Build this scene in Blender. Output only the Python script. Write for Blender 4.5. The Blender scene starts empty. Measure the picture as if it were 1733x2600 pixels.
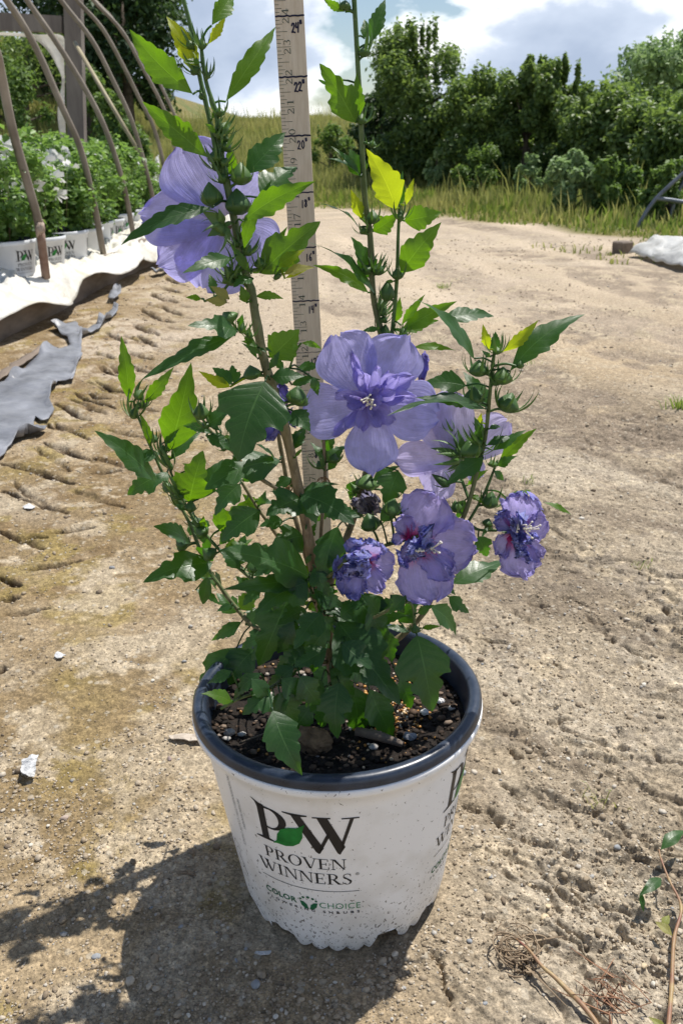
import bpy, bmesh, math, random
import numpy as np
from mathutils import Vector, Matrix
R = math.radians
scene = bpy.context.scene
COL = scene.collection

# ------------------------------------------------------------------ camera
F_PX, PITCH, ROLL, CAM_H = 2300.0, 0.38663, -0.03777, 0.70883     # photograph 1733 x 2600
fw = Vector((0, math.cos(PITCH), -math.sin(PITCH)))
r0 = Vector((1, 0, 0)); u0 = r0.cross(fw)
rt = r0 * math.cos(ROLL) + u0 * math.sin(ROLL)
up = -r0 * math.sin(ROLL) + u0 * math.cos(ROLL)
CAM = Vector((0, 0, CAM_H))
cam_d = bpy.data.cameras.new("camera")
cam = bpy.data.objects.new("camera", cam_d); COL.objects.link(cam); scene.camera = cam
cam_d.sensor_fit = 'VERTICAL'; cam_d.sensor_height = 36; cam_d.sensor_width = 24
cam_d.lens = F_PX / 2600 * 36
cam_d.clip_start = 0.02; cam_d.clip_end = 3000
cam.matrix_world = Matrix(((rt.x, up.x, -fw.x, CAM.x), (rt.y, up.y, -fw.y, CAM.y), (rt.z, up.z, -fw.z, CAM.z), (0, 0, 0, 1)))
cam_d.dof.use_dof = True; cam_d.dof.focus_distance = 0.80; cam_d.dof.aperture_fstop = 20.0

# ------------------------------------------------------------------ sun, sky
SUN_EL, SUN_AZ = R(64), R(42.5)      # azimuth measured from +x towards +y
sd = Vector((math.cos(SUN_EL) * math.cos(SUN_AZ), math.cos(SUN_EL) * math.sin(SUN_AZ), math.sin(SUN_EL)))
sl = bpy.data.lights.new("sun", 'SUN'); sl.energy = 5.0; sl.angle = R(0.53); sl.color = (1, 0.955, 0.885)
so = bpy.data.objects.new("sun", sl); COL.objects.link(so); so.location = (3, 3, 8)
so.rotation_euler = sd.to_track_quat('Z', 'Y').to_euler()
world = bpy.data.worlds.new("World"); scene.world = world; world.use_nodes = True
nt = world.node_tree; nt.nodes.clear()
def wn(t, **k):
    n = nt.nodes.new(t)
    for a, b in k.items():
        if a in n.inputs.keys(): n.inputs[a].default_value = b
        else: setattr(n, a, b)
    return n
out = wn('ShaderNodeOutputWorld'); bg = wn('ShaderNodeBackground', Strength=0.088)
sky = wn('ShaderNodeTexSky'); sky.sky_type = 'NISHITA'; sky.sun_disc = False
sky.sun_elevation = SUN_EL; sky.sun_rotation = math.pi / 2 - SUN_AZ
sky.air_density = 1.0; sky.dust_density = 0.6; sky.ozone_density = 1.5
tc = wn('ShaderNodeTexCoord'); sep = wn('ShaderNodeSeparateXYZ'); nt.links.new(tc.outputs['Generated'], sep.inputs[0])
def wm(op, a, b=None, c=None):
    n = nt.nodes.new('ShaderNodeMath'); n.operation = op
    for i, v in enumerate((a, b, c)):
        if v is None: continue
        if isinstance(v, (int, float)): n.inputs[i].default_value = v
        else: nt.links.new(v, n.inputs[i])
    return n.outputs[0]
zc = wm('ADD', wm('MAXIMUM', sep.outputs['Z'], 0.0), 0.16)
cx_ = wm('DIVIDE', sep.outputs['X'], zc); cy_ = wm('DIVIDE', sep.outputs['Y'], zc)
cmb = wn('ShaderNodeCombineXYZ'); nt.links.new(cx_, cmb.inputs[0]); nt.links.new(cy_, cmb.inputs[1])
mpw = wn('ShaderNodeMapping'); mpw.inputs['Location'].default_value = (3.3, 1.75, 0.4); mpw.inputs['Scale'].default_value = (1, 1, 1.9); nt.links.new(tc.outputs['Generated'], mpw.inputs[0])
n1 = wn('ShaderNodeTexNoise', Scale=3.4, Detail=10.0, Roughness=0.52, Distortion=0.15); nt.links.new(mpw.outputs[0], n1.inputs['Vector'])
n2 = wn('ShaderNodeTexNoise', Scale=6.5, Detail=8.0, Roughness=0.5); nt.links.new(mpw.outputs[0], n2.inputs['Vector'])
cov = wn('ShaderNodeMapRange'); cov.inputs['From Min'].default_value = 0.425; cov.inputs['From Max'].default_value = 0.465
nt.links.new(wm('SUBTRACT', n1.outputs['Fac'], wm('MULTIPLY', wm('MAXIMUM', wm('SUBTRACT', sep.outputs['Z'], 0.30), 0.0), 0.95)), cov.inputs['Value'])
cr = wn('ShaderNodeValToRGB')
cr.color_ramp.elements[0].position = 0.455; cr.color_ramp.elements[0].color = (15.0, 15.0, 15.0, 1)
cr.color_ramp.elements[1].position = 0.62; cr.color_ramp.elements[1].color = (4.4, 5.3, 6.9, 1)
e = cr.color_ramp.elements.new(0.495); e.color = (10.5, 10.9, 11.5, 1)
e = cr.color_ramp.elements.new(0.53); e.color = (6.4, 7.3, 8.8, 1)
nt.links.new(wm('ADD', wm('MULTIPLY', n1.outputs['Fac'], 0.62), wm('MULTIPLY', n2.outputs['Fac'], 0.38)), cr.inputs[0])
mix = wn('ShaderNodeMix'); mix.data_type = 'RGBA'
nt.links.new(cov.outputs[0], mix.inputs[0]); nt.links.new(sky.outputs[0], mix.inputs[6]); nt.links.new(cr.outputs[0], mix.inputs[7])
nt.links.new(mix.outputs[2], bg.inputs['Color']); nt.links.new(bg.outputs[0], out.inputs[0])
scene.view_settings.view_transform = 'Standard'; scene.view_settings.look = 'None'
scene.view_settings.exposure = 0.30; scene.view_settings.gamma = 1.0
scene.cycles.max_bounces = 8; scene.cycles.diffuse_bounces = 4; scene.cycles.transmission_bounces = 5
scene.cycles.glossy_bounces = 3; scene.cycles.use_denoising = True; scene.cycles.sample_clamp_indirect = 6

# ------------------------------------------------------------------ helpers
def ray(px, py): return fw * F_PX + rt * (px - 866.5) - up * (py - 1300)
def at(px, py, Y):                       # world point seen at a pixel, on the plane y = Y
    d = ray(px, py); return CAM + d * (Y / d.y)
def gz(px, py, z=0.0):                   # world point seen at a pixel, at height z
    d = ray(px, py); return CAM + d * ((z - CAM_H) / d.z)
def link(name, me, m=None, parent=None):
    o = bpy.data.objects.new(name, me); COL.objects.link(o)
    if m is not None and me is not None and not me.materials: me.materials.append(m)
    if parent is not None: o.parent = parent
    return o
def tag(o, label=None, cat=None, group=None, kind=None):
    if label: o['label'] = label
    if cat: o['category'] = cat
    if group: o['group'] = group
    if kind: o['kind'] = kind
    return o
def empty(name, loc):
    o = bpy.data.objects.new(name, None); COL.objects.link(o); o.location = loc; o.empty_display_size = 0.05
    return o
def mesh_np(name, V, Fc, smooth=True, uv=None, attr=None):
    V = np.asarray(V, dtype=np.float32); Fc = np.asarray(Fc, dtype=np.int32)
    me = bpy.data.meshes.new(name)
    me.vertices.add(len(V)); me.vertices.foreach_set('co', V.ravel())
    k = Fc.shape[1]
    me.loops.add(Fc.size); me.loops.foreach_set('vertex_index', Fc.ravel())
    me.polygons.add(len(Fc)); me.polygons.foreach_set('loop_start', np.arange(0, Fc.size, k, dtype=np.int32))
    if smooth: me.polygons.foreach_set('use_smooth', np.ones(len(Fc), dtype=bool))
    me.update(calc_edges=True)
    if uv is not None:
        l = me.uv_layers.new(name='UVMap'); l.data.foreach_set('uv', np.asarray(uv, dtype=np.float32)[Fc.ravel()].ravel())
    if attr:
        for n, a in attr.items():
            a = np.asarray(a, dtype=np.float32)
            if a.ndim == 1:
                at_ = me.attributes.new(n, 'FLOAT', 'POINT'); at_.data.foreach_set('value', a)
            else:
                if a.shape[1] == 3: a = np.concatenate([a, np.ones((len(a), 1), np.float32)], 1)
                at_ = me.attributes.new(n, 'FLOAT_COLOR', 'POINT'); at_.data.foreach_set('color', a.ravel())
    return me
class MB:                                # collects shapes into one mesh
    def __init__(s): s.V = []; s.F = []; s.A = []
    def add(s, vs, fs, a=0.0):
        o = len(s.V); s.V += [tuple(v) for v in vs]; s.F += [tuple(i + o for i in f) for f in fs]
        s.A += list(a) if hasattr(a, '__len__') else [a] * len(vs)
    def box(s, c, d, rot=None):
        c = Vector(c); q = rot or Matrix.Identity(3)
        vs = [c + q @ Vector((x * d[0] / 2, y * d[1] / 2, z * d[2] / 2)) for x in (-1, 1) for y in (-1, 1) for z in (-1, 1)]
        s.add(vs, [(0, 1, 3, 2), (4, 6, 7, 5), (0, 4, 5, 1), (2, 3, 7, 6), (0, 2, 6, 4), (1, 5, 7, 3)])
    def tube(s, pts, rad, n=8, a=None, cap=True):
        pts = [Vector(p) for p in pts]; N = len(pts)
        rad = rad if hasattr(rad, '__len__') else [rad] * N
        vs = []; al = []; prev = None
        for i, p in enumerate(pts):
            t = (pts[min(i + 1, N - 1)] - pts[max(i - 1, 0)])
            t = t.normalized() if t.length > 1e-9 else Vector((0, 0, 1))
            ref = prev if prev is not None else (Vector((0, 0, 1)) if abs(t.z) < .9 else Vector((1, 0, 0)))
            x = ref - t * ref.dot(t)
            if x.length < 1e-6: x = t.orthogonal()
            x.normalize(); prev = x; y = t.cross(x)
            for k in range(n):
                an = 2 * math.pi * k / n; vs.append(p + (x * math.cos(an) + y * math.sin(an)) * rad[i])
                al.append(a[i] if a is not None else 0.0)
        fs = [(i * n + k, i * n + (k + 1) % n, (i + 1) * n + (k + 1) % n, (i + 1) * n + k) for i in range(N - 1) for k in range(n)]
        if cap: fs += [tuple(range(n - 1, -1, -1)), tuple((N - 1) * n + k for k in range(n))]
        s.add(vs, fs, al)
    def lathe(s, prof, c=(0, 0, 0), n=96, fz=None):
        vs = []
        for (r_, z) in prof:
            for k in range(n):
                an = 2 * math.pi * k / n
                vs.append((c[0] + r_ * math.sin(an), c[1] - r_ * math.cos(an), c[2] + z))
        fs = [(i * n + k, i * n + (k + 1) % n, (i + 1) * n + (k + 1) % n, (i + 1) * n + k) for i in range(len(prof) - 1) for k in range(n)]
        s.add(vs, fs)
    def build(s, name, m, parent=None, smooth=True, attr=None, origin=None):
        me = bpy.data.meshes.new(name)
        V = s.V
        if origin is not None: V = [(v[0] - origin[0], v[1] - origin[1], v[2] - origin[2]) for v in V]
        me.from_pydata(V, [], s.F)
        if smooth: me.polygons.foreach_set('use_smooth', [True] * len(me.polygons))
        if attr:
            a_ = me.attributes.new(attr, 'FLOAT', 'POINT'); a_.data.foreach_set('value', [float(x) for x in s.A])
        me.update(); o = link(name, me, m, parent)
        if origin is not None: o.location = origin
        return o
def smooth_path(pts, sub=5):             # Catmull-Rom through points (tuples of any length)
    P = [np.array(p, float) for p in pts]; out_ = []
    for i in range(len(P) - 1):
        a, b, c, d = P[max(i - 1, 0)], P[i], P[i + 1], P[min(i + 2, len(P) - 1)]
        for k in range(sub):
            t = k / sub; out_.append(0.5 * ((2 * b) + (c - a) * t + (2 * a - 5 * b + 4 * c - d) * t * t + (3 * b - a - 3 * c + d) * t ** 3))
    out_.append(P[-1]); return out_
# numpy value noise
_rs = np.random.RandomState(7); _T = _rs.rand(256, 256).astype(np.float32)
def vnoise(x, y, o=0):
    x = np.asarray(x, float) + o * 17.37; y = np.asarray(y, float) + o * 5.71
    xi = np.floor(x).astype(int); yi = np.floor(y).astype(int); fx = x - xi; fy = y - yi
    fx = fx * fx * (3 - 2 * fx); fy = fy * fy * (3 - 2 * fy)
    a = _T[xi & 255, yi & 255]; b = _T[(xi + 1) & 255, yi & 255]; c = _T[xi & 255, (yi + 1) & 255]; d = _T[(xi + 1) & 255, (yi + 1) & 255]
    return (a * (1 - fx) + b * fx) * (1 - fy) + (c * (1 - fx) + d * fx) * fy
def fbm(x, y, s, octv=4, o=0, g=0.5):
    v = 0; a = 1; t = 0
    for i in range(octv):
        v = v + a * (vnoise(x / s * 2 ** i, y / s * 2 ** i, o + i * 3) - 0.5); t += a; a *= g
    return v / t * 2
def worley(x, y, s, o=0):                # distance to nearest jittered cell point, and a cell value
    X = x / s; Y = y / s; xi = np.floor(X).astype(int); yi = np.floor(Y).astype(int)
    best = np.full(np.shape(X), 9.0); cv = np.zeros(np.shape(X))
    for i in (-1, 0, 1):
        for j in (-1, 0, 1):
            a = (xi + i + o * 31) & 255; b = (yi + j + o * 57) & 255
            px = xi + i + _T[a, b]; py = yi + j + _T[b, (a + 91) & 255]
            d = np.hypot(px - X, py - Y); m = d < best
            best = np.where(m, d, best); cv = np.where(m, _T[(a + 13) & 255, (b + 77) & 255], cv)
    return best, cv
def sst(a, b, x):
    t = np.clip((x - a) / (b - a), 0, 1); return t * t * (3 - 2 * t)

# ------------------------------------------------------------------ materials
class Mt:
    def __init__(s, name):
        s.m = bpy.data.materials.new(name); s.m.use_nodes = True; s.t = s.m.node_tree; s.t.nodes.clear()
        s.out = s.t.nodes.new('ShaderNodeOutputMaterial')
    def n(s, ty, _in=None, **k):
        n = s.t.nodes.new(ty)
        for a, b in k.items(): setattr(n, a, b)
        for a, b in (_in or {}).items():
            if hasattr(b, 'is_output'): s.t.links.new(b, n.inputs[a])
            else: n.inputs[a].default_value = b
        return n
    def mapping(s, src='Object', scale=(1, 1, 1)):
        c = s.n('ShaderNodeTexCoord'); return s.n('ShaderNodeMapping', {'Vector': c.outputs[src], 'Scale': scale}).outputs[0]
    def noise(s, vec, scale, detail=4, rough=.55, dist=0):
        return s.n('ShaderNodeTexNoise', {'Vector': vec, 'Scale': scale, 'Detail': detail, 'Roughness': rough, 'Distortion': dist}).outputs['Fac']
    def ramp(s, f, *st):
        r_ = s.n('ShaderNodeValToRGB', {0: f}); e = r_.color_ramp.elements
        while len(e) < len(st): e.new(.5)
        for i, (p, c) in enumerate(st):
            e[i].position = p; e[i].color = (*c, 1) if hasattr(c, '__len__') else (c, c, c, 1)
        return r_.outputs[0]
    def mix(s, f, a, b, bt='MIX'):
        n = s.n('ShaderNodeMix', data_type='RGBA', blend_type=bt)
        for i, v in ((0, f), (6, a), (7, b)):
            if hasattr(v, 'is_output'): s.t.links.new(v, n.inputs[i])
            else: n.inputs[i].default_value = v if not hasattr(v, '__len__') else (*v, 1)[:4]
        return n.outputs[2]
    def math(s, op, a, b=0.0, c=0.0):
        return s.n('ShaderNodeMath', {0: a, 1: b, 2: c}, operation=op).outputs[0]
    def bump(s, h, st=.5, d=.001, nrm=None):
        i = {'Height': h, 'Strength': st, 'Distance': d}
        if nrm is not None: i['Normal'] = nrm
        return s.n('ShaderNodeBump', i).outputs[0]
    def pbr(s, col, rough=.6, normal=None, metal=0.0, spec=.5, **k):
        i = {'Base Color': col if hasattr(col, 'is_output') else (*col, 1), 'Roughness': rough, 'Metallic': metal, 'Specular IOR Level': spec}
        if normal is not None: i['Normal'] = normal
        i.update(k); return s.n('ShaderNodeBsdfPrincipled', i).outputs[0]
    def done(s, sh): s.t.links.new(sh, s.out.inputs[0]); return s.m
def simple(name, c1, c2, scale=20, rough=.7, bump=.3, dist=.002, detail=5, metal=0, spec=.4, src='Object', sc=(1, 1, 1), trans=0):
    m = Mt(name); v = m.mapping(src, sc); f = m.noise(v, scale, detail)
    col = m.ramp(f, (.3, c1), (.7, c2))
    nr = m.bump(m.noise(v, scale * 2.3, detail), bump, dist)
    sh = m.pbr(col, rough, nr, metal, spec)
    if trans:
        t = m.n('ShaderNodeBsdfTranslucent', {'Color': col, 'Normal': nr}).outputs[0]
        sh = m.n('ShaderNodeMixShader', {0: trans, 1: sh, 2: t}).outputs[0]
    return m.done(sh)
def leaf_mat(name, ca, cb, tr, gloss=.42, tfac=.5, vein=(.2, .3, .08), spec=.5):
    m = Mt(name); uv = m.n('ShaderNodeUVMap').outputs[0]
    sx = m.n('ShaderNodeSeparateXYZ', {0: uv}); U, V = sx.outputs[0], sx.outputs[1]
    au = m.math('ABSOLUTE', U)
    # side veins rise obliquely from the midrib
    ph = m.math('MULTIPLY', m.math('SUBTRACT', V, m.math('MULTIPLY', au, .16)), 8.5)
    fr = m.math('ABSOLUTE', m.math('SUBTRACT', m.math('FRACT', ph), .5))
    side = m.math('SUBTRACT', 1.0, m.math('MINIMUM', m.math('MULTIPLY', fr, 24.0), 1.0))
    mid = m.math('SUBTRACT', 1.0, m.math('MINIMUM', m.math('MULTIPLY', au, 22.0), 1.0))
    net = m.n('ShaderNodeTexVoronoi', {'Vector': m.n('ShaderNodeMapping', {'Vector': uv, 'Scale': (7, 16, 1)}).outputs[0], 'Scale': 1.0}, feature='DISTANCE_TO_EDGE').outputs[0]
    netf = m.math('SUBTRACT', 1.0, m.math('MINIMUM', m.math('MULTIPLY', net, 9.0), 1.0))
    vf = m.math('MAXIMUM', mid, m.math('MULTIPLY', side, .55)); vf2 = m.math('MAXIMUM', vf, m.math('MULTIPLY', netf, .16))
    ob = m.mapping('Object'); nz = m.noise(ob, 35, 4)
    oi = m.n('ShaderNodeObjectInfo').outputs['Random']
    f0 = m.math('MULTIPLY_ADD', oi, .45, m.math('MULTIPLY', nz, .6))
    col = m.ramp(f0, (.2, ca), (.85, cb))
    bl = m.ramp(m.noise(ob, 95, 5, .7), (.68, 0.0), (.76, .55)); col = m.mix(bl, col, (.16, .13, .05))
    rg = m.math('MULTIPLY', m.noise(ob, 60, 3), .35)
    col = m.mix(vf2, col, vein)
    tcol = m.mix(m.math('MULTIPLY', vf2, .45), m.ramp(f0, (.15, [c * .8 for c in tr]), (.9, tr)), [c * 1.5 for c in tr])
    nr = m.bump(m.math('ADD', m.math('MULTIPLY', vf2, -.8), m.math('MULTIPLY', m.noise(ob, 240, 3), .5)), .32, .0006)
    p = m.pbr(col, m.math('ADD', rg, gloss - .14), nr, 0, spec)
    t = m.n('ShaderNodeBsdfTranslucent', {'Color': tcol, 'Normal': nr}).outputs[0]
    return m.done(m.n('ShaderNodeMixShader', {0: tfac, 1: p, 2: t}).outputs[0])
M = {}
M['leaf'] = leaf_mat('leaf_mature', (.010, .042, .013), (.030, .088, .022), (.11, .32, .010), .36, .42, (.07, .14, .05), .6)
M['leafm'] = leaf_mat('leaf_mid', (.030, .090, .014), (.055, .135, .018), (.22, .46, .006), .38, .52, (.15, .24, .07), .5)
M['leafy'] = leaf_mat('leaf_young', (.13, .22, .02), (.20, .28, .02), (.60, .72, .015), .45, .66, (.32, .42, .06))
M['bud'] = leaf_mat('bud_green', (.035, .095, .02), (.085, .17, .035), (.12, .28, .02), .42, .15, (.10, .19, .05))
M['leafdry'] = leaf_mat('leaf_dry', (.20, .24, .05), (.30, .26, .10), (.5, .5, .05), .5, .4, (.35, .35, .15))
def petal_mat(name, ca, cb, tr, core=(.35, .03, .25), corew=.16, wilt=False, edge=(.05, .06, .28), tf=.5):
    m = Mt(name); uv = m.n('ShaderNodeUVMap').outputs[0]
    sx = m.n('ShaderNodeSeparateXYZ', {0: uv}); U, V = sx.outputs[0], sx.outputs[1]
    oi = m.n('ShaderNodeObjectInfo').outputs['Random']
    cmb = m.n('ShaderNodeCombineXYZ', {0: m.math('MULTIPLY', U, 13.0), 1: m.math('MULTIPLY', V, 1.3), 2: m.math('MULTIPLY', oi, 30.0)}).outputs[0]
    st = m.noise(cmb, 1.6, 5, .62, .35)
    col = m.ramp(st, (.30, ca), (.68, cb))
    vein = m.mix(1.0, m.ramp(st, (.44, 1.0), (.50, .89), (.56, 1.0)), m.ramp(m.noise(m.mapping('Object'), 70, 5, .65), (.35, .80), (.6, 1.04)), 'MULTIPLY')
    cf = m.ramp(m.math('ADD', V, m.math('MULTIPLY', m.math('SUBTRACT', st, .5), .25)), (corew * .35, 1.0), (corew * 1.6, 0.0))
    col = m.mix(1.0, m.mix(cf, col, core), vein, 'MULTIPLY')
    tc_ = m.mix(1.0, m.mix(cf, tr, core), vein, 'MULTIPLY')
    b = m.math('ADD', m.math('MULTIPLY', st, 1.0), m.math('MULTIPLY', m.noise(m.mapping('Object'), 90, 3), .4))
    bs = .8
    if wilt:
        w = m.n('ShaderNodeAttribute', attribute_name='wilt').outputs['Fac']
        cz = m.noise(m.mapping('Object'), 210, 6, .72, 1.5)
        wf = m.ramp(m.math('ADD', w, m.math('MULTIPLY', m.math('SUBTRACT', cz, .5), .9)), (.52, 0.0), (.85, 1.0))
        wc = m.ramp(cz, (.36, edge), (.52, [min(1, c * 3.0) for c in edge]), (.62, (.42, .45, .75)))
        col = m.mix(wf, col, wc); tc_ = m.mix(wf, tc_, [c * 1.5 for c in edge])
        b = m.math('ADD', b, m.math('MULTIPLY', m.math('MULTIPLY', cz, w), 4.0)); bs = .6
    nr = m.bump(b, bs, .0011)
    p = m.pbr(col, .55, nr, 0, .25, **{'Sheen Weight': .15})
    t = m.n('ShaderNodeBsdfTranslucent', {'Color': tc_, 'Normal': nr}).outputs[0]
    return m.done(m.n('ShaderNodeMixShader', {0: tf, 1: p, 2: t}).outputs[0])
M['petal'] = petal_mat('petal_lavender', (.42, .41, .86), (.54, .52, .94), (.56, .53, .97), (.64, .57, .76), .12)
M['petalb'] = petal_mat('petal_violet', (.38, .35, .82), (.50, .46, .91), (.52, .46, .94), (.30, .16, .60), .14, tf=.48)
M['petalc'] = petal_mat('petal_pale', (.54, .50, .86), (.66, .61, .93), (.68, .60, .95), (.62, .55, .76), .10, tf=.50)
M['petalw'] = petal_mat('petal_wilted', (.44, .39, .82), (.58, .52, .92), (.58, .50, .94), (.60, .03, .20), .22, True, (.13, .14, .48))
M['petald'] = petal_mat('petal_shrivelled', (.30, .28, .70), (.48, .45, .87), (.42, .36, .88), (.3, .05, .3), .05, True, (.17, .18, .54))
M['stigma'] = simple('stigma_cream', (.75, .70, .58), (.88, .85, .76), 300, .6, .3, .0004, trans=.2)
def bark():
    m = Mt('branch_bark'); a = m.n('ShaderNodeAttribute', attribute_name='age').outputs['Fac']; v = m.mapping('Object', (1, 1, .35))
    n = m.noise(v, 260, 5); n2 = m.noise(m.mapping('Object'), 700, 3)
    br = m.ramp(n, (.3, (.13, .085, .05)), (.7, (.30, .215, .14))); gr = m.ramp(n, (.3, (.045, .10, .025)), (.7, (.09, .17, .045)))
    c = m.mix(a, gr, br); c = m.mix(m.math('MULTIPLY', m.ramp(n2, (.62, 0.0), (.70, 1.0)), .5), c, (.35, .30, .22))
    return m.done(m.pbr(c, .6, m.bump(n, .6, .0006), 0, .35))
M['branch'] = bark()
M['pipe'] = simple('weathered_pipe', (.13, .105, .078), (.33, .29, .235), 4.5, .6, .2, .002, spec=.5, metal=.1)
M['rust'] = simple('rusty_pipe', (.16, .08, .05), (.30, .22, .17), 14, .7, .4, .002)
M['timber'] = simple('grey_timber', (.13, .11, .10), (.27, .24, .21), 9, .85, .8, .006, sc=(1, 1, .2))
M['board'] = simple('weathered_board', (.11, .085, .065), (.27, .215, .17), 8, .85, .8, .006, sc=(2, .5, 2))
def sheetmat(name, c1, c2, tf, sc=7, rough=.45):
    m = Mt(name); v = m.mapping('Object'); n = m.noise(v, sc, 6, .6, .6)
    col = m.ramp(n, (.32, c1), (.6, c2)); nr = m.bump(m.noise(v, sc * 2.2, 7, .62, 1.2), .7, .02)
    p = m.pbr(col, rough, nr, 0, .45); t = m.n('ShaderNodeBsdfTranslucent', {'Color': col, 'Normal': nr}).outputs[0]
    return m.done(m.n('ShaderNodeMixShader', {0: tf, 1: p, 2: t}).outputs[0])
M['poly'] = sheetmat('white_polythene', (.68, .63, .50), (.86, .85, .80), .25)
M['polyclear'] = sheetmat('milky_polythene', (.55, .54, .49), (.80, .80, .77), .3, 5, .3)
M['fabric'] = simple('grey_landscape_fabric', (.11, .115, .13), (.26, .27, .30), 9, .45, .7, .010, 8, spec=.5)
M['ink'] = simple('black_ink', (.012, .012, .014), (.022, .022, .025), 80, .45, .05, .0005)
M['inkgreen'] = simple('green_ink', (.01, .10, .045), (.015, .14, .06), 80, .45, .05, .0005)
M['inkmid'] = simple('light_green_ink', (.05, .24, .11), (.06, .28, .13), 80, .45, .05, .0005)
M['marker'] = simple('navy_marker', (.008, .008, .03), (.02, .018, .06), 200, .5, .05, .0005)
M['print'] = simple('green_grey_print', (.05, .075, .055), (.09, .11, .08), 200, .6, .05, .0005)
M['printleaf'] = simple('logo_leaf_green', (.005, .13, .02), (.02, .27, .05), 60, .4, .05, .0005)
def potwhite():
    m = Mt('white_pot_plastic'); v = m.mapping('Object')
    z = m.n('ShaderNodeSeparateXYZ', {0: v}).outputs[2]
    low = m.ramp(z, (.0, 1.15), (.045, .85), (.09, .42), (.16, .16), (.21, .34))
    sp = m.noise(m.mapping('Object', (1, 1, .7)), 330, 3, .6, .5)
    spots = m.ramp(m.math('ADD', sp, m.math('MULTIPLY', low, .095)), (.69, 0.0), (.715, 1.0))
    sm = m.ramp(m.math('ADD', m.math('MULTIPLY', m.noise(v, 22, 5), 1.0), m.math('MULTIPLY', low, .30)), (.62, 0.0), (.95, .55))
    col = m.mix(sm, (.86, .87, .88), (.52, .49, .42)); col = m.mix(m.math('MULTIPLY', spots, .85), col, (.07, .055, .04))
    nr = m.bump(m.noise(v, 14, 2), .12, .004)
    return m.done(m.pbr(col, .36, nr, 0, .5))
M['potwhite'] = potwhite()
M['potfar'] = simple('white_pot_far', (.55, .58, .62), (.70, .72, .74), 9, .4, .1, .002)
def rimmat():
    m = Mt('dark_pot_rim'); v = m.mapping('Object'); n = m.noise(v, 55, 6, .65); n2 = m.noise(m.mapping('Object', (1, 1, 6)), 160, 4)
    col = m.ramp(n, (.35, (.014, .022, .038)), (.75, (.034, .048, .078)))
    dust = m.ramp(n2, (.60, 0.0), (.78, .25)); col = m.mix(dust, col, (.15, .15, .15))
    return m.done(m.pbr(col, m.ramp(n, (.3, .26), (.7, .42)), m.bump(n2, .12, .0006), 0, .5))
M['rim'] = rimmat()
M['wood'] = None
def rulermat():
    m = Mt('pale_ruler_wood'); v = m.mapping('Object', (6, 6, .35)); n = m.noise(v, 60, 5, .6, .4); n2 = m.noise(m.mapping('Object'), 25, 4)
    col = m.mix(m.math('MULTIPLY', n2, .35), m.ramp(n, (.3, (.58, .47, .33)), (.7, (.73, .63, .48))), (.58, .50, .38))
    return m.done(m.pbr(col, .5, m.bump(n, .25, .0004), 0, .4))
M['wood'] = rulermat()
def colleaf(name, c1, c2, tr, tf=.4, rough=.6):
    m = Mt(name); a = m.n('ShaderNodeAttribute', attribute_name='tone').outputs['Fac']
    ob = m.noise(m.mapping('Object'), .9, 3)
    f = m.math('ADD', m.math('MULTIPLY', a, .75), m.math('MULTIPLY', ob, .35))
    col = m.ramp(f, (.15, c1), (.9, c2)); tc_ = m.mix(.5, col, tr)
    p = m.pbr(col, rough, None, 0, .4); t = m.n('ShaderNodeBsdfTranslucent', {'Color': tc_}).outputs[0]
    return m.done(m.n('ShaderNodeMixShader', {0: tf, 1: p, 2: t}).outputs[0])
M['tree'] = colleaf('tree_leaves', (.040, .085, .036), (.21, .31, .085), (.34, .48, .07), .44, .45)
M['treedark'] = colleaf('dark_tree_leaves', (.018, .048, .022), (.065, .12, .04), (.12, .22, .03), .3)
M['bush'] = colleaf('bush_leaves', (.06, .13, .04), (.17, .26, .06), (.25, .40, .05), .4)
M['pale'] = colleaf('pale_bush_leaves', (.17, .27, .12), (.34, .46, .21), (.25, .40, .10), .4)
M['shrubleaf'] = colleaf('potted_shrub_leaves', (.05, .12, .035), (.24, .38, .10), (.30, .50, .06), .45, .42)
M['grass'] = colleaf('tall_grass', (.17, .23, .05), (.44, .41, .16), (.5, .5, .14), .4)
M['grassg'] = colleaf('green_grass', (.09, .17, .03), (.24, .32, .06), (.4, .5, .08), .4)
M['whitepetal'] = simple('white_petals', (.75, .74, .74), (.85, .85, .84), 60, .6, .1, .001, trans=.35)
M['trunk'] = simple('tree_bark', (.06, .05, .04), (.15, .12, .09), 14, .9, .8, .01)
M['stone'] = simple('pebbles', (.20, .18, .15), (.50, .46, .38), 60, .8, .4, .001)
# ------------------------------------------------------------------ ground
BD = [gz(0, 868), gz(290, 722), gz(450, 652)]           # foot of the timber baseboard along the hoop house
bdir = (BD[1] - BD[0]); bdir.z = 0; bdir.normalize()
def board_x(y): return BD[0].x + (y - BD[0].y) * bdir.x / bdir.y
EDGE = [(-60, 15), (-4, 14.6), (-.44, 12.1), (1.32, 8.9), (1.94, 7.35), (2.4, 6.3), (3.2, 5.2), (6, 3.8), (60, 2.5)]
def edge_y(x): return np.interp(x, [e[0] for e in EDGE], [e[1] for e in EDGE])
def terrain(x, y):                                       # broad shape of the land
    x = np.asarray(x, float); y = np.asarray(y, float)
    h = sst(13, 34, y) * (1.35 + 3.0 * sst(4.5, 12, -x)) * sst(-5.5, 0.5, -x) * 1.02
    h = h + sst(34, 70, y) * .0 * sst(-5.5, .5, -x)
    bx = BD[0].x + (y - BD[0].y) * bdir.x / bdir.y
    h = h + .085 * sst(.05, .35, bx - x) * (y > .5) * (1 - sst(11, 13, y))
    return h + .012 * sst(0, .6, y - edge_y(x)) * (y > 0)
def zoomseg(off, s, L): return [((off[0] + a * s, off[1] + b * s), (off[0] + c * s, off[1] + d * s)) for a, b, c, d in L]
k = 1 / 2.613
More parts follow.
